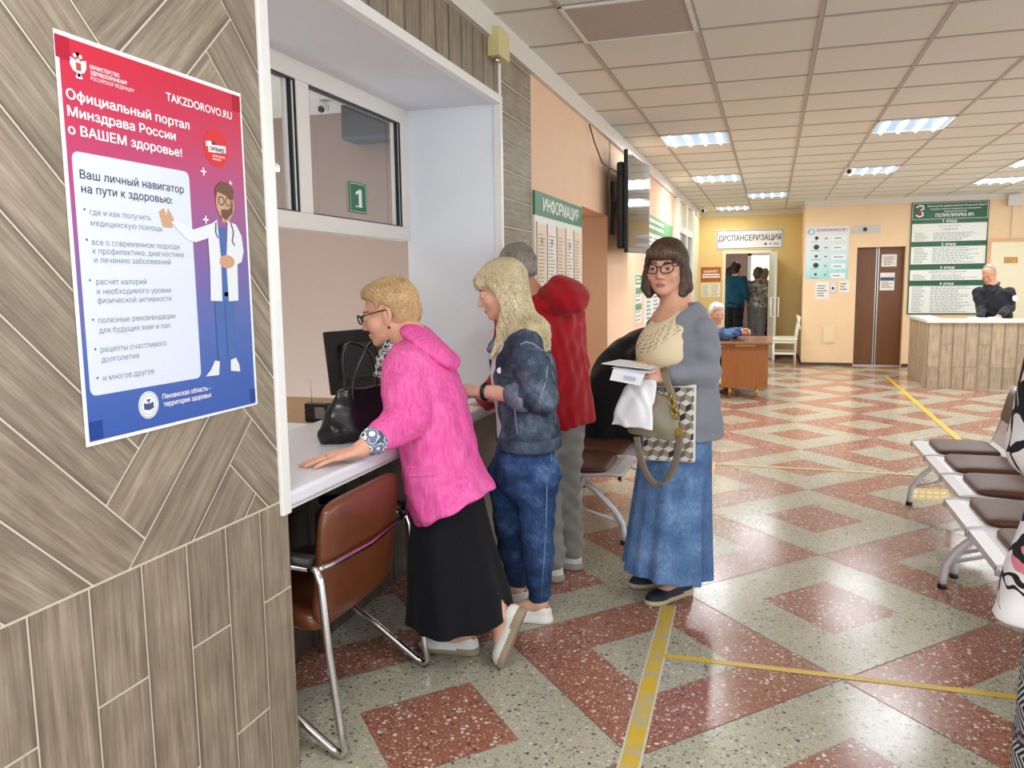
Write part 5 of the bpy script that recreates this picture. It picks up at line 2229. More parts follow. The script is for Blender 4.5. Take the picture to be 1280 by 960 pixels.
def add_head(S, c, f, up=(0, 0, 1), sc=1.0, neck=None, nr=0.05, ears=True):
    """head with features: c at eye level between the ears, f gaze"""
    r, f, u = basis(f, up)
    S.frame(c, r, f, u, sc)
    S.ell((0, -0.012, 0.036), (0.073, 0.093, 0.082), 0.02)
    S.ell((0, 0.022, -0.028), (0.063, 0.070, 0.086), 0.02)
    for x in (-1, 1):
        S.cap((x * 0.048, -0.002, -0.052), (x * 0.015, 0.062, -0.092), 0.02, 0.017, 0.02)
        S.ell((x * 0.039, 0.060, -0.030), (0.024, 0.024, 0.024), 0.02)
    S.ell((0, 0.070, -0.094), (0.018, 0.016, 0.016), 0.015)
    S.cap((-0.03, 0.078, 0.022), (0.03, 0.078, 0.022), 0.012, 0.012, 0.012)
    for x in (-1, 1):
        S.ell((x * 0.032, 0.101, -0.001), (0.019, 0.014, 0.012), 0.010, 's')
        S.ell((x * 0.032, 0.0765, 0.0045), (0.0165, 0.0150, 0.0095), 0.004)
        S.ell((x * 0.032, 0.0775, -0.0085), (0.0150, 0.0130, 0.0060), 0.004)
    S.cap((0, 0.086, 0.006), (0, 0.104, -0.034), 0.0075, 0.0115, 0.012)
    for x in (-1, 1):
        S.ell((x * 0.0115, 0.094, -0.039), (0.008, 0.011, 0.008), 0.006)
        S.ell((x * 0.006, 0.104, -0.047), (0.004, 0.005, 0.004), 0.003, 's')
    S.ell((0, 0.0865, -0.0655), (0.023, 0.0095, 0.0062), 0.005)
    S.ell((0, 0.0850, -0.0745), (0.020, 0.0095, 0.0068), 0.005)
    S.ell((0, 0.0985, -0.0700), (0.024, 0.006, 0.0016), 0.003, 's')
    if ears:
        for x in (-1, 1):
            ro = ((1, 0.35 * x, 0), (-0.35 * x, 1, 0.15), (0, -0.15, 1))
            S.ell((x * 0.076, -0.008, -0.006), (0.0075, 0.019, 0.031), 0.005, rot=ro)
            S.ell((x * 0.083, -0.004, -0.002), (0.006, 0.010, 0.018), 0.004, 's', rot=ro)
            S.ell((x * 0.072, 0.002, -0.030), (0.007, 0.009, 0.011), 0.005)
    if neck is not None:
        nb = np.array(neck, float)
        loc = ((nb - S.c) @ S.M.T) / sc
        S.cap((0, -0.022, -0.055), tuple(loc), nr, nr * 1.06, 0.02)
    S.frame()
    return (np.array(c, float), np.array([r, f, u]), sc)


def head_regions(hd, lips=True, brows=True):
    """material picker: 0 skin, 1 lips, 2 brows"""
    c, M, sc = hd

    def mf(P_):
        q = ((P_ - c) @ M.T) / sc
        out = np.zeros(len(P_), int)
        if lips:
            l = ((q[:, 0] / 0.0215) ** 2 + ((q[:, 2] + 0.070) / 0.0074) ** 2 < 1) & (q[:, 1] > 0.078)
            out[l] = 1
        if brows:
            x = np.abs(q[:, 0])
            b = (x > 0.014) & (x < 0.048) & (np.abs(q[:, 2] - (0.0235 - 2.2 * (x - 0.03) ** 2 * 10)) < 0.0042) & (q[:, 1] > 0.06)
            out[b] = 2
        return out
    return mf


def add_eyes(hd, parent, iris='#54432f'):
    c, M, sc = hd
    for x in (-1, 1):
        mb = MB()
        cc = c + np.array([x * 0.032, 0.0785, -0.0018]) * sc @ M
        mb.ball(cc, 0.0128 * sc, 0, 10, ax=np.array([M[0], M[2], M[1]]))
        for i, fc in enumerate(mb.f):
            m = np.mean([mb.v[k] for k in fc], 0)
            ca = ((m - cc) / np.linalg.norm(m - cc)) @ M[1]
            mb.mi[i] = 2 if ca > 0.965 else 1 if ca > 0.86 else 0
        mb.build('eye', [mat('eye_white', '#ded6cf', 0.25), mat('iris_' + iris[1:], iris, 0.2), mat('pupil_black', '#0c0a09', 0.15)], parent)


def add_hand(S, wrist, d, back, thumb, curl=(0.25, 0.3, 0.35, 0.4), tcurl=0.3, spread=0.06, sc=1.0, rf=1.0):
    """hand from the wrist along d; back: normal of the back of the hand; thumb +1 / -1 is the side of the thumb"""
    x = unit(d)
    z = np.array(back, float)
    z = unit(z - x * (z @ x))
    y = np.cross(z, x) * thumb
    S.frame(wrist, x, y, z, sc)
    kn = [(0.092, 0.030, 0.0), (0.097, 0.010, 0.003), (0.092, -0.011, 0.002), (0.083, -0.030, -0.003)]
    ln = [(0.042, 0.026, 0.020), (0.046, 0.029, 0.021), (0.042, 0.027, 0.020), (0.033, 0.021, 0.018)]
    rd = [0.0092, 0.0094, 0.0088, 0.0078]
    S.ell((0.045, 0, -0.003), (0.05, 0.034, 0.0145), 0.012)
    for i in range(4):
        S.cap((0.01, kn[i][1] * 0.45, -0.002), kn[i], 0.0135, 0.0102, 0.010)
    for i in range(4):
        p = np.array(kn[i], float)
        a, sp = 0.0, spread * (1.5 - i)
        for j in range(3):
            a += curl[i] * (0.9, 1.1, 0.8)[j]
            dd = np.array([math.cos(a) * math.cos(sp), math.cos(a) * math.sin(sp), -math.sin(a)])
            q = p + dd * ln[i][j]
            r0, r1 = rd[i] * (1, 0.92, 0.84)[j] * rf, rd[i] * (0.92, 0.84, 0.72)[j] * rf
            S.cap(tuple(p), tuple(q), r0, r1, 0.0025 if j else 0.006)
            p = q
    p = np.array([0.022, 0.024, -0.006])
    q = np.array([0.050, 0.046, -0.016 - 0.02 * tcurl])
    S.cap((0.012, 0.012, -0.004), tuple(p), 0.014, 0.0145, 0.01)
    S.cap(tuple(p), tuple(q), 0.0140, 0.0108, 0.008)
    q2 = q + np.array([0.030, 0.012 - 0.02 * tcurl, -0.014 * tcurl])
    S.cap(tuple(q), tuple(q2), 0.0102, 0.0095, 0.003)
    q3 = q2 + np.array([0.024, 0.002 - 0.016 * tcurl, -0.012 * tcurl])
    S.cap(tuple(q2), tuple(q3), 0.0095, 0.0075, 0.003)
    S.frame()


def add_body(S, J, torso=0.8, arm=0.030, leg=0.05):
    """the hidden rest of the body as one surface: J gives neck, chest, pelvis, shoulders, elbows, wrists, hips, knees, ankles, toes"""
    sd = unit(J['shl'] - J['shr'])
    S.cap(J['neck'], J['chest'], 0.055, 0.09 * torso, 0.05)
    S.cap(J['chest'] + sd * 0.07, J['pelvis'] + sd * 0.06, 0.09 * torso, 0.10 * torso, 0.05)
    S.cap(J['chest'] - sd * 0.07, J['pelvis'] - sd * 0.06, 0.09 * torso, 0.10 * torso, 0.05)
    for q in 'lr':
        S.cap(J['chest'] + (0.06 if q == 'l' else -0.06) * sd, J['sh' + q], 0.06 * torso, 0.045 * torso, 0.03)
        S.cap(J['sh' + q], J['el' + q], 0.045 * torso, arm * 1.1, 0.02)
        S.cap(J['el' + q], J['wr' + q], arm * 1.15, J.get('wrist_r', 0.024), 0.015)
        S.cap(J['hip' + q], J['kn' + q], leg * 1.45, leg, 0.03)
        S.cap(J['kn' + q], J['an' + q], leg, J.get('ankle_r', 0.036), 0.02)
        S.cap(J['an' + q], J['to' + q], 0.034, 0.026, 0.015)


def shoe(name, heel, toe, parent, mats, up=(0, 0, 1), w=0.046, hgt=0.075, sole=0.022, h=0.004, low=False):
    """shoe from heel to toe (points on the sole's underside); mats: upper, sole[, lining]"""
    heel, toe = np.array(heel, float), np.array(toe, float)
    x = unit(toe - heel)
    z = np.array(up, float)
    z = unit(z - x * (z @ x))
    y = np.cross(z, x)
    L = np.linalg.norm(toe - heel)
    S = Sdf(0.012)
    S.frame(heel, x, y, z)
    S.ell((0.035, 0, 0.012), (0.036, w * 0.78, 0.013), 0.02)
    S.ell((L - 0.055, 0, 0.012), (0.058, w, 0.013), 0.02)
    S.cap((0.035, 0, 0.013), (L - 0.06, 0, 0.013), 0.013, 0.013, 0.03)
    S.ell((L * 0.5, 0, 0.012), (L * 0.48, w * 0.82, 0.013), 0.02)
    S.ell((0.04, 0, 0.045), (0.04, w * 0.72, hgt * 0.62), 0.02)
    S.ell((L * 0.45, 0, 0.035), (L * 0.36, w * 0.74, hgt * 0.5), 0.025)
    S.ell((L - 0.06, 0, 0.03), (0.056, w * 0.92, 0.032), 0.02)
    # opening for the ankle
    S.ell((0.066 if not low else 0.075, 0, hgt + 0.012), (0.046 if not low else 0.065, w * 0.56, 0.036 if not low else 0.045), 0.006, 's')
    S.cut((0, 0, 0), (0, 0, -1), 0.003)
    M = S.M.copy()

    def mf(P_):
        q = (P_ - heel) @ M.T
        out = np.zeros(len(P_), int)
        out[q[:, 2] < sole * (1 + 0.35 * (q[:, 0] < 0.08))] = 1
        if len(mats) > 2:
            inn = (q[:, 2] > sole) & ((np.abs(q[:, 1]) < w * 0.5) & (np.abs(q[:, 0] - 0.07) < 0.045) & (q[:, 2] < hgt * 0.95) & (q[:, 2] > hgt * 0.4) & (((q[:, 0] - 0.066) / 0.046) ** 2 + (q[:, 1] / (w * 0.56)) ** 2 < 0.8))
            out[inn] = 2
        return out
    S.frame()
    return S.build(name, mats, parent, h, 1, mf)


def skin_mat(name, base, red=0.12):
    t = NT(name)
    c = lin(base)
    v = t.coord('Object')
    n = t.noise(v, 22, 4, 0.6)
    n2 = t.noise(v, 300, 2, 0.5)
    lo = (c[0] * 0.97, c[1] * (0.92 - red * 0.5), c[2] * (0.9 - red * 0.5))
    hi = tuple(min(1, q * 1.04) for q in c)
    t.col(t.ramp(n, [(0.3, lo), (0.7, hi)]))
    t.b.inputs['Roughness'].default_value = 0.5
    t.b.inputs['Subsurface Weight'].default_value = 0.12
    t.b.inputs['Subsurface Radius'].default_value = (0.012, 0.005, 0.003)
    t.b.inputs['Subsurface Scale'].default_value = 0.5
    t.bump(n2, 0.06, 0.001)
    return t.m


def hair_mat(name, dark, midc, light, along=(0, 0, 1), fine=260, rough=0.45):
    t = NT(name)
    a = np.abs(unit(along))
    sc = tuple(float(fine * (1 - 0.93 * q)) for q in a)
    v = t.coord('Object', sc)
    n = t.noise(v, 1.0, 3, 0.6)
    n2 = t.noise(t.coord('Object'), 14, 3, 0.5)
    f = t.math('ADD', t.math('MULTIPLY', n, 0.75), t.math('MULTIPLY', n2, 0.3))
    t.col(t.ramp(f, [(0.36, dark), (0.53, midc), (0.7, light)]))
    t.b.inputs['Roughness'].default_value = rough
    t.bump(n, 0.5, 0.003)
    return t.m


def cloth_mat(name, color, var=0.08, weave=900, bump=0.15, rough=0.85, vs=9, stretch=(1, 1, 1), sheen=0.15):
    t = NT(name)
    c = lin(color)
    v = t.coord('Object', stretch)
    n = t.noise(v, vs, 4, 0.6)
    t.col(t.ramp(n, [(0.3, tuple(q * (1 - var) for q in c)), (0.7, tuple(min(1, q * (1 + var)) for q in c))]))
    t.b.inputs['Roughness'].default_value = rough
    t.b.inputs['Sheen Weight'].default_value = sheen
    t.b.inputs['Specular IOR Level'].default_value = 0.25
    t.bump(t.noise(v, weave, 2), bump, 0.0015)
    return t.m


def denim_mat(name, dark, midc, light, vs=10):
    t = NT(name)
    v = t.coord('Object')
    n = t.noise(v, vs, 4, 0.62)
    n2 = t.noise(t.coord('Object', (1, 1, 0.18)), 260, 2, 0.5)
    f = t.math('ADD', t.math('MULTIPLY', n, 0.72), t.math('MULTIPLY', n2, 0.28))
    t.col(t.ramp(f, [(0.36, dark), (0.52, midc), (0.68, light)]))
    t.b.inputs['Roughness'].default_value = 0.85
    t.b.inputs['Specular IOR Level'].default_value = 0.2
    t.bump(n2, 0.2, 0.0015)
    return t.m


# ------------------------------------------------------------------ people
def person(label, loc):
    return thing('person', label, 'person', loc)


SKIN_A = skin_mat('skin_fair', '#e2b69b')
SKIN_B = skin_mat('skin_rosy', '#dfad92')
SKIN_C = skin_mat('skin_tan', '#d09a7b')
LIP = mat('lips', '#bd7468', 0.45)
LIP2 = mat('lips_mauve', '#a65f66', 0.45)
BROW = mat('brow_brown', '#7d5f48', 0.8)


def lerp(a, b, t):
    return np.array(a) * (1 - t) + np.array(b) * t


def spectacles(hd, parent, m, w=0.0235, hgt=0.019, r=0.0022, temple=True, dz=-0.002):
    """spectacles on a head: two rims, bridge, temples"""
    c, M, sc = hd

    def T(x, y, z):
        return c + (np.array([x, y, z]) * sc) @ M
    mb = MB()
    for s in (-1, 1):
        pts = []
        for k in range(24):
            a = 2 * math.pi * k / 24
            ca, sa = math.cos(a), math.sin(a)
            x = s * 0.034 + w * math.copysign(abs(ca) ** 0.75, ca)
            z = dz + hgt * math.copysign(abs(sa) ** 0.75, sa) + 0.004 * (s * ca)
            pts.append(T(x, 0.108 - 0.10 * max(0, abs(x) - 0.02) ** 1.2, z))
        mb.sweep(pts, r * sc, 6, closed=True)
    mb.sweep([T(-0.011, 0.109, dz + 0.005), T(0, 0.112, dz + 0.009), T(0.011, 0.109, dz + 0.005)], r * sc, 6)
    o = mb.build('glasses', [m], parent)
    mb = MB()
    for s in (-1, 1):
        mb.sweep([T(s * (0.034 + w), 0.104, dz + 0.009), T(s * 0.073, 0.085, dz + 0.010), T(s * 0.078, 0.02, dz + 0.014), T(s * 0.080, -0.008, dz + 0.014), T(s * 0.079, -0.022, dz - 0.002)], r * sc * 0.9, 6)
    mb.build('temple', [m], o)
    mb = MB()
    for s in (-1, 1):
        pts = [T(s * 0.034 + w * 0.95 * math.cos(a), 0.1075 - 0.10 * max(0, abs(s * 0.034 + w * 0.95 * math.cos(a)) - 0.02) ** 1.2, dz + hgt * 0.95 * math.sin(a)) for a in np.linspace(0, 2 * math.pi, 20)[:-1]]
        mb.poly(pts)
    mb.build('lens', [M_lensglass], o)
    return o


M_lensglass = glass_mat('spectacle_lens', (0.95, 0.95, 0.96), 1.25)

# ---------------- woman in pink, leaning on the counter
FY = 2.80
hc = P(487, 391, FY)
f = tilt((-0.97, -0.22), 12)
root = person('grey-blonde short-haired woman in a pink hooded jacket and black skirt, leaning on the counter', (-1.1, 2.8, 0))
sk = [SKIN_B, LIP, BROW]
wrl = PZ(450, 562, 0.895)
hdl = unit(PZ(382, 578, 0.868) - wrl)
bf = unit((-1, -0.12, 0))
bs = V3(-bf[1] * -1, bf[0], 0)          # her left: up x forward
bs = unit(np.cross((0, 0, 1), bf))
neck = P(511, 420, FY)
J = dict(neck=neck, chest=P(535, 475, FY), pelvis=P(560, 585, FY),
         shl=P(519, 452, FY) + bs * 0.17, shr=P(519, 452, FY) - bs * 0.17, wrl=wrl, wrr=V3(-1.50, 3.02, 0.90))
J['ell'] = V3(*(P(512, 522, 2.60)))
J['elr'] = lerp(J['shr'], J['wrr'], 0.5) + V3(0.1, 0, -0.05)
ft1h, ft1t = PZ(598, 818, 0.0), PZ(545, 812, 0.0)      # standing foot
J['hipl'], J['hipr'] = J['pelvis'] + bs * 0.09, J['pelvis'] - bs * 0.09
toe2 = PZ(629, 836, 0.0)
heel2 = P(655, 772, toe2[1] + 0.02)
J['anr'] = ft1h + unit(ft1t - ft1h) * 0.05 + V3(0, 0, 0.09)
dn = unit(toe2 - heel2)
sup = unit(np.cross(np.cross(dn, V3(-1, 0.0, 0.25)), dn))
J['anl'] = heel2 + dn * 0.03 + sup * 0.085
J['tol'] = heel2 + dn * 0.15 + sup * 0.04
J['tor'] = ft1t + V3(0.05, 0, 0.035)
J['knl'] = P(578, 700, FY - 0.05)
J['knr'] = lerp(J['hipr'], J['anr'], 0.5)
J['wrist_r'], J['ankle_r'] = 0.03, 0.034
S = Sdf(0.012)
hd = add_head(S, hc, f, sc=1.03, neck=neck + V3(0.0, 0, -0.01), nr=0.055)
add_body(S, J, torso=0.8, arm=0.036, leg=0.046)
add_hand(S, J['wrl'], hdl, (0, 0, 1), -1, curl=(0.10, 0.08, 0.08, 0.10), tcurl=0.1, spread=0.05, sc=1.05, rf=1.0)
add_hand(S, J['wrr'], (-1, 0.1, -0.15), (0, 0, 1), 1, sc=1.0)
S.build('body', sk, root, 0.003, 1, head_regions(hd))
add_eyes(hd, root, '#5d6a70')
# short hair
S = Sdf(0.01)
r_, f_, u_ = hd[1]
S.frame(hc, r_, f_, u_, 1.03)
S.ell((0, -0.018, 0.045), (0.083, 0.100, 0.088), 0.01)
S.ell((0, -0.045, 0.0), (0.078, 0.075, 0.085), 0.02)
S.ell((0, 0.030, 0.088), (0.055, 0.058, 0.034), 0.02)
S.box((0, 0.11, -0.06), (0.12, 0.085, 0.118), 0.03, 0.012, 's', ((1, 0, 0), (0, 1, -0.15), (0, 0.15, 1)))
for x in (-1, 1):
    S.ell((x * 0.085, 0.005, -0.012), (0.035, 0.034, 0.050), 0.01, 's')
S.box((0, 0.06, -0.12), (0.2, 0.12, 0.07), 0.02, 0.01, 's')
S.disp(lambda q: sins(q, [((90, 60, -70), 0), ((-60, 110, 50), 1)], 0.003))
S.frame()
M_hr = hair_mat('hair_strawberry', '#9c7848', '#c6a272', '#e0c298', (0.55, 0.2, 0.75), 380)
S.build('hair', [M_hr], root, 0.003, 1)
locks('hair_locks', S, [hc + u_ * 0.07, hc + u_ * 0.03 - f_ * 0.01, hc - f_ * 0.02, hc - u_ * 0.06 - f_ * 0.03], r_, f_, 330, [M_hr], root, hd, 0.0016, 12, 0.06, 3, (0.02, 0.055), 0.35, top=0.25)
spectacles(hd, root, M_black, 0.024, 0.0165, 0.0026)
mb = MB()
c_, M_, sc_ = hd
mb.ball(c_ + (np.array([-0.078, -0.004, -0.052]) * sc_) @ M_, 0.0055)
mb.ball(c_ + (np.array([0.078, -0.004, -0.052]) * sc_) @ M_, 0.0055)
mb.build('earring', [mat('earring_dark', '#4c4a4e', 0.3, 0.6)], root)
# scarf at the throat
S = Sdf(0.02)
S.tube([P(497, 425, FY) , P(489, 447, FY), P(486, 470, FY)], (0.075, 0.09, 0.08), (0.035, 0.045, 0.05), tuple(bs), 0.02)
S.disp(lambda q: sins(q, [((60, 70, 190), 0), ((-80, 120, 90), 1)], 0.006))
nt = NT('scarf_print')
v = nt.coord('Object')
nz = nt.noise(v, 45, 3, 0.6)
nt.col(nt.ramp(nz, [(0.40, '#1c1d22'), (0.46, '#d8d8d6'), (0.56, '#3b3d45'), (0.64, '#b8bac0')], 'CONSTANT'))
nt.val(nt.b.inputs['Roughness'], 0.8)
S.build('scarf', [nt.m], root, 0.005, 1)
# jacket
nt = NT('jacket_pink')
v = nt.coord('Object', (1, 1, 0.12))
nz = nt.noise(v, 120, 2, 0.5)
v2 = nt.coord('Object')
n2 = nt.noise(v2, 8, 3, 0.5)
fz = nt.math('ADD', nt.math('MULTIPLY', nz, 0.6), nt.math('MULTIPLY', n2, 0.4))
nt.col(nt.ramp(fz, [(0.35, '#e04f9b'), (0.52, '#ee68ae'), (0.7, '#f57fbd')]))
nt.val(nt.b.inputs['Roughness'], 0.85)
nt.b.inputs['Specular IOR Level'].default_value = 0.2
nt.bump(nz, 0.5, 0.003)
M_pinkj = nt.m
S = Sdf(0.03)
side = tuple(bs)
tp = [(512, 424), (522, 447), (534, 490), (545, 540), (553, 585), (562, 612), (571, 632)]
S.tube([P(x, y, FY) for x, y in tp], (0.085, 0.17, 0.205, 0.205, 0.215, 0.225, 0.235), (0.075, 0.105, 0.128, 0.138, 0.146, 0.155, 0.162), side, 0.02,
       fold=lambda a, t: 1 + 0.012 * t * np.sin(9 * a + 4 * t) + 0.008 * t * np.sin(17 * a))
cl = lerp(J['ell'], J['wrl'], 0.52)
S.chain([J['shl'] + V3(0.005, 0.02, -0.01), lerp(J['shl'], J['ell'], 0.5), J['ell'], cl], [0.083, 0.082, 0.077, 0.062], 0.015)
cr_ = lerp(J['elr'], J['wrr'], 0.62)
S.chain([J['shr'] + V3(0, 0, -0.01), J['elr'], cr_], [0.085, 0.075, 0.058], 0.03)
# sleeve ends and neck opening
S.cut(cl, unit(J['wrl'] - J['ell'])) if False else None
S.disp(lambda q: sins(q, [((38, 52, 14), 0.4), ((-40, 55, 30), 2), ((35, -48, 60), 1)], 0.006))
hb = 0.64
S.build('jacket', [M_pinkj], root, 0.005, 2)
S_P = S
S = Sdf(0.02)
hdn = unit(P(574, 452, FY) - P(528, 412, FY))
S.ell(P(537, 431, FY), (0.112, 0.125, 0.034), 0.02, rot=(hdn, bs, np.cross(hdn, bs)))
S.ell(P(560, 447, FY), (0.055, 0.085, 0.026), 0.03, rot=(unit(hdn + V3(0, 0, -0.3)), bs, np.cross(hdn, bs)))
S.ell(P(520, 419, FY) + V3(0, 0, 0.004), (0.045, 0.095, 0.026), 0.03, rot=(hdn, bs, np.cross(hdn, bs)))
S.disp(lambda q: sins(q, [((60, 30, 40), 0), ((20, -50, 70), 1)], 0.005))
S.build('hood', [M_pinkj], root, 0.005, 2)
# pocket patch and its band
patch('pocket', S_P, [(500, 576), (551, 572), (562, 628), (510, 636)], FY, [M_pinkj], root, 0.005, amp=0.0012)
patch('pocket_band', S_P, [(499, 570), (550, 566), (552, 577), (501, 581)], FY, [M_pinkj], root, 0.0085)
nt = NT('cuff_print')
v = nt.coord('Object')
vo = nt.n('ShaderNodeTexVoronoi')
vo.inputs['Scale'].default_value = 32
nt.l(v, vo.inputs['Vector'])
nt.col(nt.ramp(vo.outputs['Distance'], [(0.0, '#15151a'), (0.22, '#f0f0f0'), (0.42, '#6f7f97'), (0.62, '#c9d2dd'), (0.7, '#4d5a70')], 'CONSTANT'))
nt.val(nt.b.inputs['Roughness'], 0.8)
S = Sdf(0.008)
S.cap(lerp(J['ell'], J['wrl'], 0.54), lerp(J['ell'], J['wrl'], 0.74), 0.056, 0.05)
S.build('cuff', [nt.m], root, 0.004, 1)
# skirt
M_bsk = cloth_mat('skirt_black', '#0d0e15', 0.2, 700, 0.2, 0.85, sheen=0.03)
S = Sdf(0.02)
hb_ = P(572, 768, FY)
S.tube([P(556, 595, FY), P(560, 640, FY), P(567, 700, FY), P(574, 745, FY), P(576, 766, FY)], (0.19, 0.20, 0.225, 0.25, 0.258), (0.13, 0.142, 0.168, 0.190, 0.198), side, 0.02,
       fold=lambda a, t: 1 + 0.045 * t * np.sin(6 * a + 1.0) + 0.02 * t * np.sin(11 * a + 2))
S.build('skirt', [M_bsk], root, 0.006, 2)
M_shw = mat('shoe_white', '#e9e6df', 0.5, bump=0.25, bscale=160)
M_solt = mat('sole_tan', '#9a8a72', 0.7)
M_linn = mat('shoe_lining', '#c7b49c', 0.8)
shoe('shoe', ft1h, ft1h + unit(ft1t - ft1h) * 0.245, root, [M_shw, M_solt, M_linn], low=True, hgt=0.062, sole=0.024)
shoe('shoe', heel2 - dn * 0.03, toe2 + V3(0, 0, 0.004), root, [M_shw, M_solt, M_linn], up=sup, low=True, hgt=0.062, sole=0.024)
mb = MB()
rg = J['wrl'] + hdl * 0.118
mb.sweep([rg + (unit(np.cross(hdl, (0, 0, 1))) * math.cos(a) + V3(0, 0, 1) * math.sin(a)) * 0.0105 + unit(np.cross(hdl, (0, 0, 1))) * -0.011 for a in np.linspace(0, 2 * math.pi, 16)[:-1]], 0.0016, 6, closed=True)
mb.build('ring', [M_chrome], root)

# her black handbag on the counter
b0, b1 = PZ(410, 556, 0.85), PZ(488, 572, 0.85)
bl = V3(-1.62, 2.66, 0.85)
br = V3(-1.42, 3.02, 0.85)
t = thing('handbag', 'black leather handbag with two long handles standing on the white counter', 'handbag', lerp(bl, br, 0.5))
M_bag = mat('bag_leather_black', '#15171b', 0.28, var=0.1, bump=0.2, bscale=60, coat=0.15)
ex = unit(br - bl)
ed = unit(np.cross((0, 0, 1), ex))
bm = lerp(bl, br, 0.5)
S = Sdf(0.03)
S.tube([bm + V3(0, 0, 0.0), bm + V3(0, 0, 0.05), bm + V3(0, 0, 0.13), bm + V3(0, 0, 0.20)], (0.20, 0.215, 0.17, 0.135), (0.075, 0.085, 0.055, 0.022), tuple(ex), 0.02)
S.disp(lambda q: sins(q, [((50, 36, 20), 0), ((-30, 44, 50), 2)], 0.006))
S.build('bag_body', [M_bag], t, 0.005, 2)
for s in (-1, 1):
    mb = MB()
    c0 = bm + ed * 0.028 * s + V3(0, 0, 0.17)
    pts = [c0 + ex * (-0.075) + V3(0, 0, -0.03), c0 + ex * (-0.075) + V3(0, 0, 0.06), c0 + ex * (-0.05 - 0.03 * s) + V3(0, 0, 0.165), c0 + ex * (-0.01 - 0.03 * s) + V3(0, 0, 0.205), c0 + ex * 0.035 + V3(0, 0, 0.165), c0 + ex * 0.07 + V3(0, 0, 0.06), c0 + ex * 0.078 + V3(0, 0, -0.03)]
    mb.sweep(smooth_path(pts), 0.0085, 8)
    mb.build('handle', [M_bag], t)
mb = MB()
for s in (-1, 1):
    for e in (-0.075, 0.078):
        c0 = bm + ed * 0.03 * s + V3(0, 0, 0.145) + ex * e
        mb.sweep([c0 + (ex * math.cos(a) + V3(0, 0, 1) * math.sin(a)) * 0.016 for a in np.linspace(0, 2 * math.pi, 16)[:-1]], 0.003, 6, closed=True)
mb.build('ring', [M_chrome], t)

# ---------------- blonde woman in the denim jacket
FY = 3.22
root = person('blonde long-haired woman in a dark denim jacket and blue jeans, standing at the counter', (-0.95, 3.22, 0))
hc = P(627, 362, FY)
f = tilt((-0.95, -0.27), 16)
bf = unit((-0.93, -0.3, 0))
bs = unit(np.cross((0, 0, 1), bf))
neck = P(643, 412, FY + 0.01)
J = dict(neck=neck, chest=P(648, 462, FY), pelvis=P(655, 570, FY))
J['shl'], J['shr'] = P(655, 428, FY) + bs * 0.17, P(651, 428, FY) - bs * 0.17
J['ell'] = P(676, 497, FY - 0.19)
J['wrl'] = P(602, 489, FY - 0.13)
J['elr'] = J['shr'] + V3(0.05, 0.02, -0.27)
J['wrr'] = P(598, 492, FY + 0.06)
J['hipl'], J['hipr'] = J['pelvis'] + bs * 0.09, J['pelvis'] - bs * 0.09
hlL, tlL = PZ(690, 778, 0), PZ(690, 778, 0) + V3(-0.235, -0.02, 0)
hlR = PZ(662, 757, 0)
tlR = hlR + V3(-0.235, 0.02, 0)
J['anl'], J['anr'] = hlL + V3(-0.055, 0, 0.085), hlR + V3(-0.055, 0, 0.085)
J['tol'], J['tor'] = tlL + V3(0.05, 0, 0.035), tlR + V3(0.05, 0, 0.035)
J['knl'] = P(671, 650, FY - 0.07)
J['knr'] = P(638, 652, FY + 0.05)
J['wrist_r'], J['ankle_r'] = 0.027, 0.033
S = Sdf(0.012)
hd = add_head(S, hc, f, sc=1.0, neck=neck, nr=0.05)
add_body(S, J, torso=0.85, arm=0.038, leg=0.055)
add_hand(S, J['wrl'], unit(V3(-1, 0.12, 0.05)), (0.1, -0.35, 1), -1, curl=(0.4, 0.45, 0.5, 0.5), tcurl=0.5)
add_hand(S, J['wrr'], unit(V3(-1, -0.1, 0.0)), (0.1, 0.3, 1), 1, curl=(0.4, 0.45, 0.5, 0.5), tcurl=0.5)
S.build('body', [SKIN_A, LIP, BROW], root, 0.003, 1, head_regions(hd))
add_eyes(hd, root, '#5c6f7c')
# long straight hair with a fringe
c_, M_, sc_ = hd
S = Sdf(0.02)
S.frame(hc, *M_, 1.0)
S.ell((0, -0.016, 0.042), (0.084, 0.104, 0.088), 0.01)
S.frame()


def HL(x, y, z):
    return c_ + np.array([x, y, z]) @ M_


S.tube([HL(0, -0.022, 0.05), P(641, 378, FY), P(650, 404, FY), P(662, 422, FY), P(676, 441, FY)], (0.083, 0.090, 0.12, 0.185, 0.16), (0.090, 0.078, 0.078, 0.098, 0.045), tuple(bs), 0.02, flat=False)
for sd_ in (1, -1):                       # locks falling in front of the shoulders
    q = bs * sd_
    S.tube([HL(-sd_ * 0.070, 0.012, 0.03), HL(-sd_ * 0.082, -0.004, -0.06), P(630, 415, FY) + q * 0.10, P(616, 441, FY) + q * 0.125], (0.02, 0.022, 0.018, 0.008), (0.045, 0.042, 0.032, 0.010), tuple(q), 0.02, flat=False)
S.frame(hc, *M_, 1.0)
S.ell((0, 0.078, 0.050), (0.062, 0.027, 0.036), 0.02)          # fringe
S.ell((0, 0.075, -0.055), (0.066, 0.080, 0.080), 0.012, 's')
for x in (-1, 1):
    S.ell((x * 0.08, 0.075, -0.05), (0.05, 0.055, 0.085), 0.012, 's')
S.frame()
S.disp(lambda q: 0.0010 * np.sin(((q - c_) @ bs) * 160 + 4 * np.sin(q[:, 2] * 12)) + 0.0010 * np.sin(np.arctan2((q - c_) @ M_[0], (q - c_) @ M_[1]) * 30 + 3 * np.sin(q[:, 2] * 18)))
M_hr = hair_mat('hair_blonde', '#8f7c58', '#cfbe96', '#efe5c8', (0.3, 0.0, 1.0), 380)
S.build('hair', [M_hr], root, 0.0034, 1)
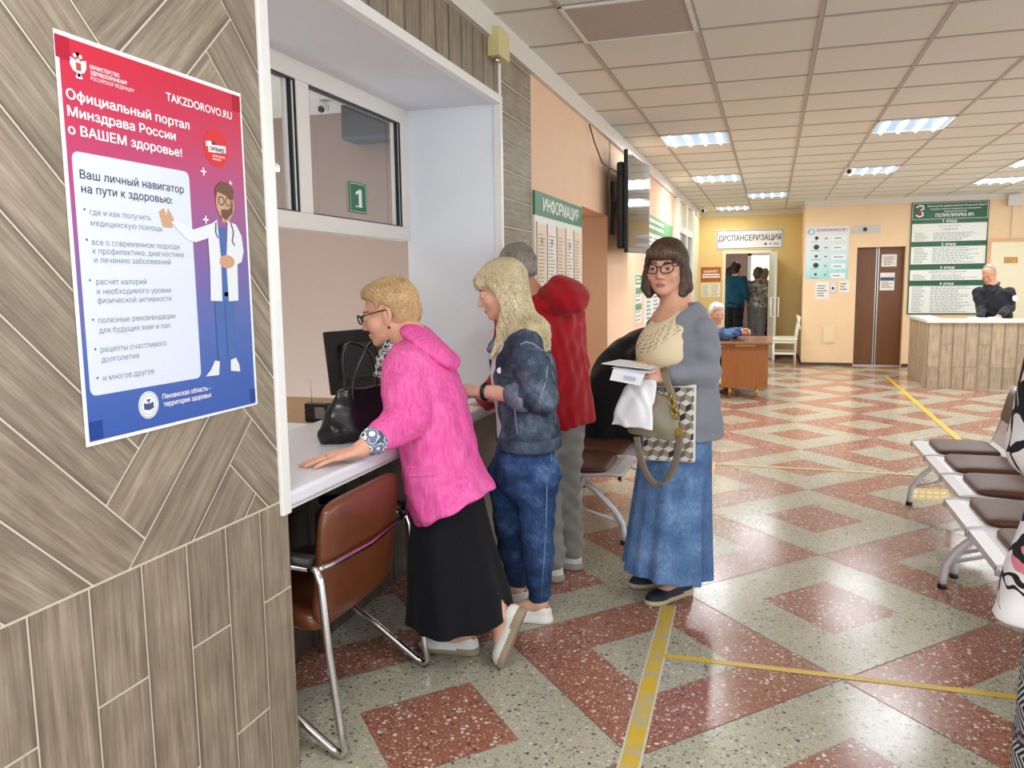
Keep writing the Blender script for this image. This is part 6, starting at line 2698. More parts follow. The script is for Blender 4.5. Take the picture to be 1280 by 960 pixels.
locks('hair_locks', S, [HL(0, -0.01, 0.09), HL(0, -0.02, 0.03), P(642, 380, FY), P(650, 402, FY), P(661, 421, FY), P(672, 437, FY)], bs, bf, 420, [M_hr, ], root, hd, 0.0026, 16, 0.05, 5, (0.03, 0.012), 0.10, top=0.2)
# white T-shirt under the open jacket
side = tuple(bs)
tp = [(642, 414), (648, 428), (648, 465), (652, 515), (655, 555), (656, 575)]
S = Sdf(0.02)
S.tube([P(x, y, FY) for x, y in tp], (0.07, 0.15, 0.17, 0.165, 0.175, 0.18), (0.06, 0.09, 0.118, 0.108, 0.115, 0.12), side, 0.02)
S.build('t_shirt', [cloth_mat('tshirt_white', '#e4e6ec', 0.04)], root, 0.006, 2)
M_den = denim_mat('denim_dark', '#2a3340', '#465262', '#748294', 11)
S = Sdf(0.028)
tp = [(645, 414), (652, 429), (655, 465), (658, 510), (660, 540), (660, 556)]
S.tube([P(x, y, FY) for x, y in tp], (0.085, 0.17, 0.195, 0.188, 0.195, 0.20), (0.072, 0.105, 0.136, 0.128, 0.134, 0.136), side, 0.02)
S.chain([J['shl'] + V3(0, 0, -0.012), lerp(J['shl'], J['ell'], 0.55), J['ell'], lerp(J['ell'], J['wrl'], 0.30)], [0.076, 0.074, 0.069, 0.060], 0.014)
S.chain([J['shr'] + V3(0, 0, -0.012), J['elr'], lerp(J['elr'], J['wrr'], 0.35)], [0.08, 0.066, 0.056], 0.03)


def front_open(P_, c=P(650, 480, FY), w0=0.056):
    q = P_ - c
    return np.maximum(0.02 - q @ bf, np.abs(q @ bs - 0.025) - (w0 + 0.035 * np.clip(-q[:, 2], -0.2, 0.2)))


S.fn(front_open, P(640, 560, FY) - 0.5, P(640, 400, FY) + 0.5, 0.006, 's')
fdir = unit(J['wrl'] - J['ell'])
adir = unit(J['ell'] - J['shl'])
S.disp(lambda q: sins(q, [((30, 20, 60), 0.4), ((-36, 42, 44), 2)], 0.005) + 0.006 * np.exp(-((q - J['ell']) ** 2).sum(1) / 0.011) * np.sin((q - J['ell']) @ (fdir - adir) * 95 + 3 * np.sin((q - J['ell']) @ bs * 30)))
S.build('denim_jacket', [M_den], root, 0.0045, 2)
S_D = S
M_stitch = mat('denim_seam', '#8c9aa8', 0.8)
tocam = unit(V3(0.32, -0.95, 0.0))
for seam in ([(683, 412), (684, 430), (680, 450), (676, 470), (670, 484)], [(648, 424), (655, 421), (664, 424), (674, 432), (683, 432)], [(640, 470), (641, 490), (645, 530)], [(686, 440), (690, 480), (692, 525)]):
    pts = surf(S, [P(x, y, FY + 0.05) for x, y in np.array([lerp(seam[i], seam[i + 1], t) for i in range(len(seam) - 1) for t in (0, 0.5)] + [seam[-1]])], tocam, 0.5, 0.0005)
    mb = MB()
    mb.sweep(list(pts), 0.0028, 6)
    mb.build('seam', [M_stitch], root)
# turn-ups, waistband, pocket flap, collar, stitching
S = Sdf(0.008)
S.cap(lerp(J['ell'], J['wrl'], 0.22), lerp(J['ell'], J['wrl'], 0.36), 0.066, 0.063)
S.disp(lambda q: sins(q, [((80, 70, 60), 0)], 0.004))
S.build('sleeve_cuff', [denim_mat('denim_cuff', '#4d5b6b', '#6d7b8b', '#8b98a6', 14)], root, 0.004, 1)
S = Sdf(0.01)
S.tube([P(660, 541, FY), P(660, 556, FY)], (0.204, 0.205), (0.142, 0.143), side, 0.005)
S.fn(front_open, P(640, 560, FY) - 0.5, P(640, 400, FY) + 0.5, 0.006, 's')
S.build('waistband', [denim_mat('denim_band', '#2c3644', '#465364', '#627083', 12)], root, 0.0045, 1)
S_J = S_D
S = Sdf(0.012)
for s in (1, -1):
    a0 = neck + bs * s * 0.075 + bf * 0.0
    S.chain([a0 - bf * 0.05 + V3(0, 0, 0.02), a0 + bf * 0.04 + V3(0, 0, -0.015), a0 + bf * 0.10 + bs * s * 0.01 + V3(0, 0, -0.075)], [0.02, 0.024, 0.016], 0.02)
S.build('collar', [M_den], root, 0.0045, 1)
patch('pocket_flap', S_J, [(611, 449), (642, 453), (640, 466), (627, 469), (613, 463)][:3] + [(613, 463)], FY, [M_den], root, 0.006)
bp = surf(S_J, P(625, 458, FY), (0.32, -0.95, 0), 0.5, 0.006)[0]
mb = MB()
mb.disc(bp, (0.1, -1, 0.1), 0.0125, 18, 0.004)
mb.build('button', [mat('button_silver', '#dfe0dc', 0.3, 0.3)], root)
mb = MB()
mb.sweep([J['wrl'] + unit(J['ell'] - J['wrl']) * 0.02 + (unit(np.cross(J['ell'] - J['wrl'], (0, 0, 1))) * math.cos(a) + V3(0, 0, 1) * math.sin(a)) * 0.031 for a in np.linspace(0, 2 * math.pi, 20)[:-1]], 0.009, 8, closed=True)
mb.build('wristband', [M_black], root)
# jeans
M_jean2 = denim_mat('denim_blue', '#20304f', '#324b76', '#5f7ca8', 8)
S = Sdf(0.03)
S.tube([P(657, 548, FY), P(656, 575, FY), P(655, 600, FY)], (0.165, 0.185, 0.175), (0.115, 0.13, 0.115), side, 0.03, flat=False)
S.cap(J['hipl'] + V3(0, 0, -0.09), J['hipr'] + V3(0, 0, -0.09), 0.095, 0.095, 0.04)
for q in 'lr':
    S.chain([J['hip' + q] + V3(0, 0, -0.02), J['kn' + q] + V3(0, 0, 0.2), J['kn' + q], lerp(J['kn' + q], J['an' + q], 0.4), J['an' + q] + V3(0, 0, 0.035)], [0.108, 0.098, 0.070, 0.066, 0.048], 0.025)
S.disp(lambda q: sins(q, [((30, 20, 70), 0), ((-20, 35, 95), 2)], 0.003))
S.build('jeans', [M_jean2], root, 0.005, 2)
for seam in ([(679, 556), (682, 600), (681, 650), (679, 700), (676, 745)], [(690, 556), (688, 572), (680, 580)]):
    mb = MB()
    mb.sweep(list(surf(S, [P(x, y, FY - 0.05) for x, y in seam for _ in (0,)], (0.32, -0.95, 0), 0.5, 0.0003)), 0.002, 6)
    mb.build('trouser_seam', [mat('jeans_seam', '#7f9cc4', 0.8)], root)
M_shp = mat('shoe_pinkish', '#e6dcd7', 0.5)
M_solw = mat('sole_white', '#ece9e4', 0.6)
shoe('shoe', hlL, tlL, root, [M_shp, M_solw, M_linn], low=True, hgt=0.06, sole=0.03)
shoe('shoe', hlR, tlR, root, [M_shp, M_solw, M_linn], low=True, hgt=0.06, sole=0.03)

# ---------------- man in the red hooded jacket, behind the blonde woman
FY = 3.88
root = person('grey-haired man in a red hooded jacket and grey trousers, seen from behind at the counter', (-1.0, 3.9, 0))
hc = P(645, 338, FY)
f = tilt((-0.86, 0.5), 16)
bf = unit((-0.82, 0.57, 0))
bs = unit(np.cross((0, 0, 1), bf))
neck = P(668, 376, FY)
J = dict(neck=neck, chest=P(676, 425, FY), pelvis=P(688, 535, FY))
J['shl'], J['shr'] = P(680, 395, FY) + bs * 0.20, P(672, 395, FY) - bs * 0.20
J['ell'], J['wrl'] = J['shl'] + V3(0.04, -0.02, -0.28) + bs * 0.05, J['shl'] + V3(-0.16, 0.02, -0.42)
J['elr'], J['wrr'] = J['shr'] + V3(0.02, 0, -0.28), J['shr'] + V3(-0.2, 0.0, -0.38)
J['hipl'], J['hipr'] = J['pelvis'] + bs * 0.095, J['pelvis'] - bs * 0.095
h1 = PZ(727, 712, 0)
h2 = PZ(704, 727, 0)
fd = unit((-0.95, 0.05, 0))
J['anl'], J['anr'] = h2 + fd * 0.055 + V3(0, 0, 0.09), h1 + fd * 0.055 + V3(0, 0, 0.09)
J['tol'], J['tor'] = h2 + fd * 0.2 + V3(0, 0, 0.035), h1 + fd * 0.2 + V3(0, 0, 0.035)
J['knl'], J['knr'] = lerp(J['hipl'], J['anl'], 0.52) - fd * 0.0, P(705, 612, h1[1] - 0.02)
S = Sdf(0.012)
hd = add_head(S, hc, f, sc=1.06, neck=neck, nr=0.062)
add_body(S, J, torso=0.8, arm=0.036, leg=0.046)
add_hand(S, J['wrl'], unit((-0.9, 0.3, -0.3)), (0, 0, 1), -1)
add_hand(S, J['wrr'], unit((-0.9, 0.3, -0.3)), (0, 0, 1), 1)
S.build('body', [SKIN_C, LIP, BROW], root, 0.0038, 1, head_regions(hd))
add_eyes(hd, root)
S = Sdf(0.01)
S.frame(hc, *hd[1], 1.06)
S.ell((0, -0.018, 0.044), (0.079, 0.098, 0.082), 0.01)
S.ell((0, -0.05, 0.0), (0.074, 0.064, 0.072), 0.02)
S.box((0, 0.13, -0.05), (0.12, 0.085, 0.12), 0.03, 0.012, 's')
for x in (-1, 1):
    S.ell((x * 0.085, 0.01, -0.012), (0.03, 0.038, 0.05), 0.01, 's')
S.frame()
S.disp(lambda q: 0.0022 * np.sin(np.arctan2((q - hc) @ hd[1][0], (q - hc) @ hd[1][1]) * 40 + 2 * np.sin(q[:, 2] * 60)) + sins(q, [((90, 60, -70), 0)], 0.0025))
S.build('hair', [hair_mat('hair_grey', '#5d544c', '#8b8178', '#b4aba2', (0.3, 0.3, 0.9), 330)], root, 0.0035, 1)
M_redj = cloth_mat('jacket_red', '#a80f1e', 0.14, 700, 0.15, 0.8, 7)
S = Sdf(0.03)
side = tuple(bs)
tp = [(668, 372), (674, 388), (679, 430), (686, 480), (692, 520), (694, 534)]
S.tube([P(x, y, FY) for x, y in tp], (0.10, 0.205, 0.232, 0.235, 0.24, 0.24), (0.085, 0.125, 0.15, 0.152, 0.158, 0.158), side, 0.02,
       fold=lambda a, t: 1 + 0.02 * t * np.sin(8 * a + 2))
S.chain([J['shl'] + V3(0, 0, -0.01), J['ell'], lerp(J['ell'], J['wrl'], 0.85)], [0.088, 0.082, 0.06], 0.03)
S.chain([J['shr'] + V3(0, 0, -0.01), J['elr'], lerp(J['elr'], J['wrr'], 0.85)], [0.088, 0.080, 0.06], 0.03)
S.disp(lambda q: sins(q, [((60, 60, 8), 0), ((-42, 50, 20), 2), ((30, 36, -40), 1)], 0.008))
S.build('jacket', [M_redj], root, 0.006, 2)
S = Sdf(0.025)
hx = unit(P(722, 385, FY) - P(668, 350, FY))
S.ell(P(699, 369, FY) - bf * 0.05, (0.118, 0.13, 0.078), 0.02, rot=(hx, bs, np.cross(hx, bs)))
S.ell(P(684, 377, FY) - bf * 0.02, (0.09, 0.125, 0.05), 0.03, rot=(hx, bs, np.cross(hx, bs)))
S.disp(lambda q: sins(q, [((50, 40, 30), 0), ((20, -30, 80), 1)], 0.006))
S.build('hood', [M_redj], root, 0.006, 2)
M_gtr = cloth_mat('trousers_grey', '#8d8c86', 0.08, 800, 0.15, 0.85, 8)
S = Sdf(0.03)
S.ell(J['pelvis'] + V3(0, 0, -0.01), (0.13, 0.13, 0.14), 0.03)
for q in 'lr':
    S.chain([J['hip' + q], J['kn' + q], J['an' + q] + V3(0, 0, 0.025)], [0.105, 0.078, 0.066], 0.03)
S.disp(lambda q: sins(q, [((30, 40, 60), 0), ((-50, 20, 90), 2)], 0.007))
S.build('trousers', [M_gtr], root, 0.006, 2)
M_snk = mat('sneaker_grey_white', '#dcdad4', 0.55, var=0.12, vscale=30)
M_snks = mat('sneaker_sole', '#a59f94', 0.6)
for h_ in (h1, h2):
    shoe('shoe', h_, h_ + fd * 0.285, root, [M_snk, M_snks, M_black], w=0.05, hgt=0.085, sole=0.028)

# ---------------- woman in the grey cardigan
FY = 3.57
root = person('brown-haired woman with glasses in a grey cardigan and long denim skirt, holding papers', (-0.42, 3.58, 0))
hc = P(833, 334, FY)
f = tilt((-0.16, -0.985), 3)
bf = unit((-0.72, -0.69, 0))
bs = unit(np.cross((0, 0, 1), bf))
neck = P(846, 380, FY + 0.03)
J = dict(neck=neck, chest=P(850, 425, FY), pelvis=P(846, 535, FY))
J['shl'], J['shr'] = P(856, 409, FY) + bs * 0.132, P(846, 407, FY + 0.02) - bs * 0.125
J['ell'] = P(884, 466, FY - 0.09)
J['wrl'] = P(838, 469, FY - 0.22)
J['elr'] = P(806, 462, FY + 0.10)
J['wrr'] = P(803, 458, FY - 0.10)
J['hipl'], J['hipr'] = J['pelvis'] + bs * 0.09, J['pelvis'] - bs * 0.09
hL, tL = PZ(861, 741, 0), PZ(808, 758, 0)
hR, tR = PZ(852, 728, 0), PZ(802, 733, 0)
J['anl'], J['anr'] = lerp(hL, tL, 0.22) + V3(0, 0, 0.09), lerp(hR, tR, 0.22) + V3(0, 0, 0.09)
J['tol'], J['tor'] = lerp(hL, tL, 0.75) + V3(0, 0, 0.035), lerp(hR, tR, 0.75) + V3(0, 0, 0.035)
J['knl'], J['knr'] = lerp(J['hipl'], J['anl'], 0.5), lerp(J['hipr'], J['anr'], 0.5)
J['wrist_r'] = 0.026
S = Sdf(0.012)
hd = add_head(S, hc, f, sc=1.02, neck=neck, nr=0.052)
add_body(S, J, torso=0.8, arm=0.034, leg=0.05)
S.ell(neck + bf * 0.015 + V3(0, 0, -0.075), (0.125, 0.085, 0.075), 0.04, rot=(bs, bf, (0, 0, 1)))
add_hand(S, J['wrl'], unit(P(806, 467, FY - 0.27) - J['wrl']), (0.1, -0.75, 0.65), -1, curl=(0.55, 0.6, 0.65, 0.7), tcurl=0.5, spread=0.02)
add_hand(S, J['wrr'], unit(P(782, 455, FY - 0.18) - J['wrr']), (0, -0.5, 0.85), 1, curl=(0.5, 0.55, 0.6, 0.65), tcurl=0.5, spread=0.02)
S.build('body', [SKIN_B, mat('lips_pale', '#ab6a6c', 0.45), mat('brow_dark', '#5a4234', 0.8)], root, 0.0028, 1, head_regions(hd))
add_eyes(hd, root, '#4a3a2c')
S = Sdf(0.012)
c_, M_, sc_ = hd
S.frame(hc, *M_, 1.02)
S.ell((0, -0.014, 0.044), (0.081, 0.102, 0.084), 0.01)
for x in (-1, 1):
    S.chain([(x * 0.068, 0.0, 0.03), (x * 0.077, -0.006, -0.04), (x * 0.080, -0.004, -0.085), (x * 0.072, 0.012, -0.110)], [0.024, 0.025, 0.027, 0.020], 0.02)
S.chain([(0, -0.06, 0.02), (0, -0.065, -0.05), (0, -0.055, -0.10)], [0.075, 0.072, 0.058], 0.03)
S.ell((0, 0.07, 0.060), (0.068, 0.040, 0.034), 0.015)
S.ell((0, 0.088, -0.040), (0.0655, 0.085, 0.070), 0.008, 's')
S.box((0, 0.10, -0.12), (0.055, 0.11, 0.075), 0.02, 0.01, 's')
S.frame()
S.disp(lambda q: 0.0010 * np.sin(np.arctan2((q - c_) @ M_[0], (q - c_) @ M_[1]) * 36 + 2.0 * np.sin(q[:, 2] * 24)))
M_hr = hair_mat('hair_brown', '#2a1b14', '#4f392c', '#806651', (0.1, 0.1, 1.0), 380, 0.35)
S.build('hair', [M_hr], root, 0.0028, 1)
locks('hair_locks', S, [c_ + M_[2] * 0.09, c_ + M_[2] * 0.04, c_ - M_[2] * 0.03, c_ - M_[2] * 0.08, c_ - M_[2] * 0.112], M_[0], M_[1], 420, [M_hr], root, hd, 0.0017, 14, 0.04, 9, (0.045, 0.022), 0.10, top=0.2)
spectacles(hd, root, mat('glasses_burgundy', '#43161c', 0.25), 0.026, 0.019, 0.0027)
mb = MB()
mb.ball(c_ + (np.array([-0.079, 0.002, -0.045]) * sc_) @ M_, 0.005)
mb.ball(c_ + (np.array([0.079, 0.002, -0.045]) * sc_) @ M_, 0.005)
mb.build('earring', [mat('earring_pearl', '#ddd8d0', 0.3)], root)
side = tuple(bs)
nt = NT('top_cream')
nt.val(nt.b.inputs['Roughness'], 0.85)
nt.col('#d9c19c') if False else None
nt.b.inputs['Base Color'].default_value = lin('#ecd9b6') + (1,)
M_top = nt.m
S = Sdf(0.025)
tp = [(851, 388), (850, 404), (844, 432), (841, 462), (844, 500), (846, 522)]
S.tube([P(x, y, FY) for x, y in tp], (0.09, 0.135, 0.15, 0.145, 0.15, 0.155), (0.065, 0.105, 0.138, 0.140, 0.13, 0.126), side, 0.02)
S.ell(P(842, 436, FY) + bs * 0.06 + bf * 0.06, (0.065, 0.06, 0.07), 0.08)
S.ell(P(842, 436, FY) - bs * 0.06 + bf * 0.06, (0.065, 0.06, 0.07), 0.08)
S.ell(neck + bf * 0.07 + V3(0, 0, -0.012), (0.082, 0.09, 0.075), 0.008, 's', rot=(bs, bf, (0, 0, 1)))
nk = neck + bf * 0.07


def topmf(P_):
    q = P_ - nk
    r = np.sqrt((q @ bs) ** 2 + (q[:, 2] * 0.8) ** 2)
    y = q[:, 2]
    ph = np.arctan2(q @ bs, -y)
    dots = (np.sin(ph * 26 + np.round(r * 70) * 2) > 0.35) & (np.abs((r * 70) % 1 - 0.5) < 0.24)
    return (dots & (r > 0.10) & (r < 0.165) & (q[:, 2] < -0.03) & (q @ bf > -0.02)).astype(int)


S.build('top', [M_top, mat('sequin_gold', '#a38c62', 0.4, 0.4)], root, 0.0045, 2, topmf)
M_card = cloth_mat('cardigan_grey', '#83868f', 0.08, 600, 0.3, 0.9, 9)
S = Sdf(0.03)
tp = [(853, 380), (854, 396), (854, 430), (855, 470), (858, 510), (860, 545)]
S.tube([P(x, y, FY) for x, y in tp], (0.07, 0.118, 0.166, 0.16, 0.168, 0.172), (0.07, 0.108, 0.136, 0.13, 0.135, 0.138), side, 0.02)
S.chain([J['shl'] + V3(0, 0, -0.012), lerp(J['shl'], J['ell'], 0.5), J['ell'], lerp(J['ell'], J['wrl'], 0.5), lerp(J['ell'], J['wrl'], 0.92)], [0.056, 0.058, 0.055, 0.049, 0.040], 0.018)
S.chain([J['shr'] + V3(0, 0, -0.012), J['elr'], lerp(J['elr'], J['wrr'], 0.55)], [0.06, 0.05, 0.038], 0.025)


def card_open(P_, c=P(850, 450, FY)):
    q = P_ - c
    lim = np.clip(0.022 + 0.45 * q[:, 2], 0.018, 0.075)
    return np.maximum(-0.01 - q @ bf, np.maximum(q @ bs - lim, -0.162 - q @ bs))


S.fn(card_open, P(850, 540, FY) - 0.5, P(850, 380, FY) + 0.5, 0.006, 's')
S.disp(lambda q: sins(q, [((30, 20, 50), 0), ((-26, 38, 40), 2), ((18, -24, 85), 1)], 0.0045))
S.build('cardigan', [M_card], root, 0.0045, 2)
# denim skirt, flared with soft folds and a raw hem
nt = NT('skirt_denim')
v = nt.coord('Object')
n1 = nt.noise(v, 7, 4, 0.6)
n2 = nt.noise(nt.coord('Object', (1, 1, 0.2)), 240, 2, 0.5)
nt.col(nt.ramp(nt.math('ADD', nt.math('MULTIPLY', n1, 0.65), nt.math('MULTIPLY', n2, 0.35)), [(0.36, '#3f5f8c'), (0.52, '#5d80b0'), (0.68, '#89a8cf')]))
nt.val(nt.b.inputs['Roughness'], 0.85)
nt.bump(n2, 0.2, 0.0015)
S = Sdf(0.02)
S.tube([P(846, 500, FY), P(845, 545, FY), P(841, 610, FY), P(837, 670, FY), P(834, 712, FY)], (0.155, 0.175, 0.185, 0.20, 0.212), (0.12, 0.135, 0.155, 0.175, 0.188), side, 0.02,
       fold=lambda a, t: 1 + 0.05 * t * np.sin(8 * a + 0.5) + 0.045 * t * np.sin(13 * a + 2.2))
S.disp(lambda q: 0.004 * np.sin(q[:, 0] * 40 + q[:, 1] * 30) * np.clip((0.5 - q[:, 2]) * 2, 0, 1))
S.build('skirt', [nt.m], root, 0.0055, 2)
M_navy_s = mat('shoe_navy', '#1d2230', 0.6, var=0.2, vscale=40)
M_cork = mat('sole_cream', '#cdbd9d', 0.6)
for h_, t_ in ((hL, tL), (hR, tR)):
    d_ = unit(t_ - h_)
    so = shoe('shoe', h_ - d_ * 0.01, h_ + d_ * 0.265, root, [M_navy_s, M_cork, M_black], w=0.048, hgt=0.092, sole=0.026)
    mb = MB()
    sdn = unit(np.cross((0, 0, 1), d_))
    for k in range(4):
        c0 = h_ + d_ * (0.135 + 0.016 * k) + V3(0, 0, 0.079 - 0.0075 * k)
        mb.sweep([c0 - sdn * 0.022 - d_ * 0.006 + V3(0, 0, -0.006), c0 + V3(0, 0, 0.002), c0 + sdn * 0.022 + d_ * 0.006 + V3(0, 0, -0.006)], 0.0022, 6)
        mb.sweep([c0 + sdn * 0.022 - d_ * 0.006 + V3(0, 0, -0.006), c0 + V3(0, 0, 0.003), c0 - sdn * 0.022 + d_ * 0.006 + V3(0, 0, -0.006)], 0.0022, 6)
    mb.build('laces', [M_white], so)

# papers, plastic bag, handbag, tote hanging from her hands
YB_ = FY - 0.30
t = thing('folded_papers', 'white folded papers held in both hands of the woman in the grey cardigan', 'papers', P(785, 462, YB_))
mb = MB()
for k, q in enumerate(([(752, 454), (812, 461), (822, 458), (775, 449)], [(765, 459), (812, 466), (828, 460), (790, 456)])):
    pts = [P(q[0][0], q[0][1], YB_ - 0.02), P(q[1][0], q[1][1], YB_ - 0.05), P(q[2][0], q[2][1], YB_ + 0.12), P(q[3][0], q[3][1], YB_ + 0.14)]
    mb.prism(pts, (0, 0, -0.003))
mb.build('upper_sheets', [M_paper], t)
mb = MB()
pts = [P(762, 475, YB_ - 0.035), P(800, 482, YB_ - 0.045), P(808, 464, YB_ - 0.03), P(767, 461, YB_ - 0.02)]
mb.prism(pts, V3(0.3, 1, 0) * 0.002)
o = mb.build('lower_sheet', [M_paper], t)
mb = MB()
mb.prism([P(779, 473, YB_ - 0.047), P(794, 476, YB_ - 0.05), P(795, 472, YB_ - 0.047), P(780, 469, YB_ - 0.044)], V3(0.3, 1, 0) * -0.0006)
mb.build('stamp', [mat('stamp_grey', '#b9bccb', 0.7)], o)
t = thing('plastic_bag', 'white plastic carrier bag hanging below the folded papers', 'bag', P(795, 505, YB_))
S = Sdf(0.02)
q = [P(805, 472, YB_ + 0.02), P(800, 490, YB_ + 0.02), P(793, 512, YB_ + 0.01), P(790, 534, YB_)]
S.tube(q, (0.058, 0.075, 0.088, 0.094), (0.012, 0.022, 0.026, 0.02), (0.92, -0.35, 0.05), 0.01)
S.disp(lambda p: sins(p, [((90, 40, 14), 0), ((-60, 60, 30), 2), ((120, 90, 20), 1)], 0.006))
S.build('bag_film', [mat('bag_white', '#f0f1f4', 0.3)], t, 0.0035, 1)

t = thing('shopper_bag', 'square tote bag printed with grey and white cubes, hanging at the grey cardigan', 'bag', P(836, 530, FY - 0.2))
CT = [P(806, 492, FY - 0.16), P(868, 481, FY - 0.19)]
CB = [P(803, 575, FY - 0.16), P(867.5, 578.5, FY - 0.19)]
wv = unit(CB[1] - CB[0])
nv_ = unit(np.cross(wv, (0, 0, 1)))
if nv_[1] > 0:
    nv_ = -nv_
o_ = CB[0].copy()
TWd = (CB[1] - CB[0]) @ wv
THt = CT[1][2] - CB[1][2]
fl = Flat(o_, wv, (0, 0, 1))
mb = MB()
mb.prism([fl.p(0, 0, -0.03), fl.p(TWd, 0, -0.03), fl.p(TWd, THt, -0.03), fl.p(0, THt - 0.01, -0.03)], fl.n * 0.03)
mb.build('bag_body', [mat('tote_white', '#e6e3da', 0.6)], t, bevel=0.004)
mb = MB()
s_ = 0.0265
hgt_ = s_ * 2
for r in range(-1, int(THt / (s_ * 1.5)) + 2):
    for c in range(-1, int(TWd / (s_ * 1.732)) + 2):
        cx = c * s_ * 1.732 + (s_ * 0.866 if r % 2 else 0)
        cy = r * s_ * 1.5
        pt = [(cx + s_ * math.cos(math.radians(90 - 60 * k)), cy + s_ * math.sin(math.radians(90 - 60 * k))) for k in range(6)]
        cc = (cx, cy)
        tone = (r * 2 + c) % 3
        for mi, quad in ((0, (cc, pt[5], pt[0], pt[1])), (1 + (tone == 1), (cc, pt[1], pt[2], pt[3])), (3, (cc, pt[3], pt[4], pt[5]))):
            pl = clip_poly(list(quad), (0.004, 0.004), (TWd - 0.004, THt - 0.012))
            if len(pl) > 2:
                ar = sum(pl[i][0] * pl[(i + 1) % len(pl)][1] - pl[(i + 1) % len(pl)][0] * pl[i][1] for i in range(len(pl)))
                mb.poly([fl.p(x, y, 0.0008) for x, y in (pl if ar > 0 else pl[::-1])], mi)
mb.build('cube_print', [mat('print_white', '#e9e6dc', 0.6), mat('print_grey', '#77736c', 0.6), mat('print_black', '#35332f', 0.6), mat('print_beige', '#a99b83', 0.6)], t)
mb = MB()
mb.sweep([P(838, 484, FY - 0.17), P(836, 470, FY - 0.16), P(832, 458, FY - 0.13), P(842, 461, FY - 0.11), P(848, 482, FY - 0.16)], 0.01, 8, flat=(0.016, 0.003, tuple(wv)))
mb.build('yellow_handle', [mat('handle_yellow', '#d8b23a', 0.5)], t)

t = thing('handbag', 'olive-grey leather handbag with a long strap, in front of the cube-print tote', 'handbag', P(824, 525, FY - 0.28))
M_olive = mat('leather_olive', '#857c64', 0.42, var=0.06, bump=0.1, bscale=200)
S = Sdf(0.02)
yb = FY - 0.27
S.tube([P(815, 545, yb), P(817, 530, yb), P(822, 512, yb), P(830, 494, yb)], (0.105, 0.108, 0.088, 0.055), (0.038, 0.045, 0.034, 0.016), tuple(wv), 0.02)
S.disp(lambda p: sins(p, [((50, 40, 30), 0), ((-40, 30, 50), 1)], 0.004))
S.build('bag_body', [M_olive], t, 0.004, 2)
mb = MB()
yb -= 0.03
mb.sweep(smooth_path([P(796, 546, yb), P(799, 566, yb), P(806, 588, yb), P(815, 602, yb), P(824, 605, yb), P(834, 599, yb), P(843, 582, yb), P(848, 560, yb), P(850, 540, yb)]), 0.01, 10, flat=(0.016, 0.004, (0.8, -0.3, 0.5)))
mb.build('strap', [mat('strap_taupe', '#7d7060', 0.5)], t)
mb = MB()
mb.sweep([P(846, 520, yb), P(843, 508, yb), P(838, 490, yb), P(832, 470, yb + 0.02), P(829, 460, yb + 0.06)], 0.01, 10, flat=(0.015, 0.004, (0.9, -0.3, 0.0)))
mb.build('carry_strap', [M_olive], t)
mb = MB()
M_gold = mat('gold_metal', '#c9a23c', 0.25, 0.9)
for k in range(5):
    c0 = P(838 + 1.6 * k, 496 + 6 * k, yb - 0.012)
    a = k % 2
    mb.sweep([c0 + (wv * math.cos(q) * (0.011 if a else 0.006) + V3(0, 0, 1) * math.sin(q) * 0.014 + fl.n * math.cos(q) * (0.0 if a else 0.008)) for q in np.linspace(0, 2 * math.pi, 14)[:-1]], 0.0025, 6, closed=True)
mb.obox(P(849, 540, yb - 0.004), (wv, fl.n, (0, 0, 1)), (0.014, 0.004, 0.014))
mb.build('chain', [M_gold], t)

# ---------------- person in black sitting bent forward on the bench by the wall
FY = 5.28
root = person('person in black sitting bent forward on the left bench, half hidden behind the grey cardigan', (-0.95, 5.3, 0))
hc = V3(-0.50, 5.25, 1.08)
f = tilt((0.95, -0.25), 45)
bf, bs = V3(1, 0, 0), V3(0, 1, 0)
J = dict(neck=V3(-0.66, 5.28, 1.06), chest=V3(-0.82, 5.28, 0.88), pelvis=V3(-0.98, 5.28, 0.53),
         shl=V3(-0.76, 5.46, 0.97), shr=V3(-0.76, 5.08, 0.97), ell=V3(-0.62, 5.55, 0.70), elr=V3(-0.62, 5.00, 0.70), wrl=V3(-0.66, 5.36, 0.64), wrr=V3(-0.66, 5.16, 0.64),
         hipl=V3(-0.95, 5.38, 0.50), hipr=V3(-0.95, 5.18, 0.50), knl=V3(-0.52, 5.42, 0.50), knr=V3(-0.52, 5.14, 0.50),
         anl=V3(-0.60, 5.62, 0.09), anr=V3(-0.62, 5.14, 0.09), tol=V3(-0.47, 5.72, 0.035), tor=V3(-0.48, 5.12, 0.035))
S = Sdf(0.012)
hd = add_head(S, hc, f, sc=1.0, neck=J['neck'], nr=0.055)
add_body(S, J, torso=0.75, arm=0.034, leg=0.05)
add_hand(S, J['wrl'], (0.9, -0.2, -0.3), (0, 0, 1), -1)
add_hand(S, J['wrr'], (0.9, 0.2, -0.3), (0, 0, 1), 1)
S.build('body', [SKIN_A, LIP, BROW], root, 0.006, 1, head_regions(hd))
S = Sdf(0.012)
S.frame(hc, *hd[1], 1.0)
S.ell((0, -0.02, 0.04), (0.085, 0.105, 0.09), 0.01)
S.ell((0, -0.06, -0.03), (0.08, 0.07, 0.09), 0.02)
S.box((0, 0.12, -0.06), (0.12, 0.085, 0.12), 0.03, 0.012, 's')
S.frame()
S.build('hair', [hair_mat('hair_black', '#120f0e', '#2a221e', '#43372f')], root, 0.006, 1)
M_blk = cloth_mat('coat_black', '#0d0e11', 0.2, 500, 0.1, 0.75, 6)
S = Sdf(0.05)
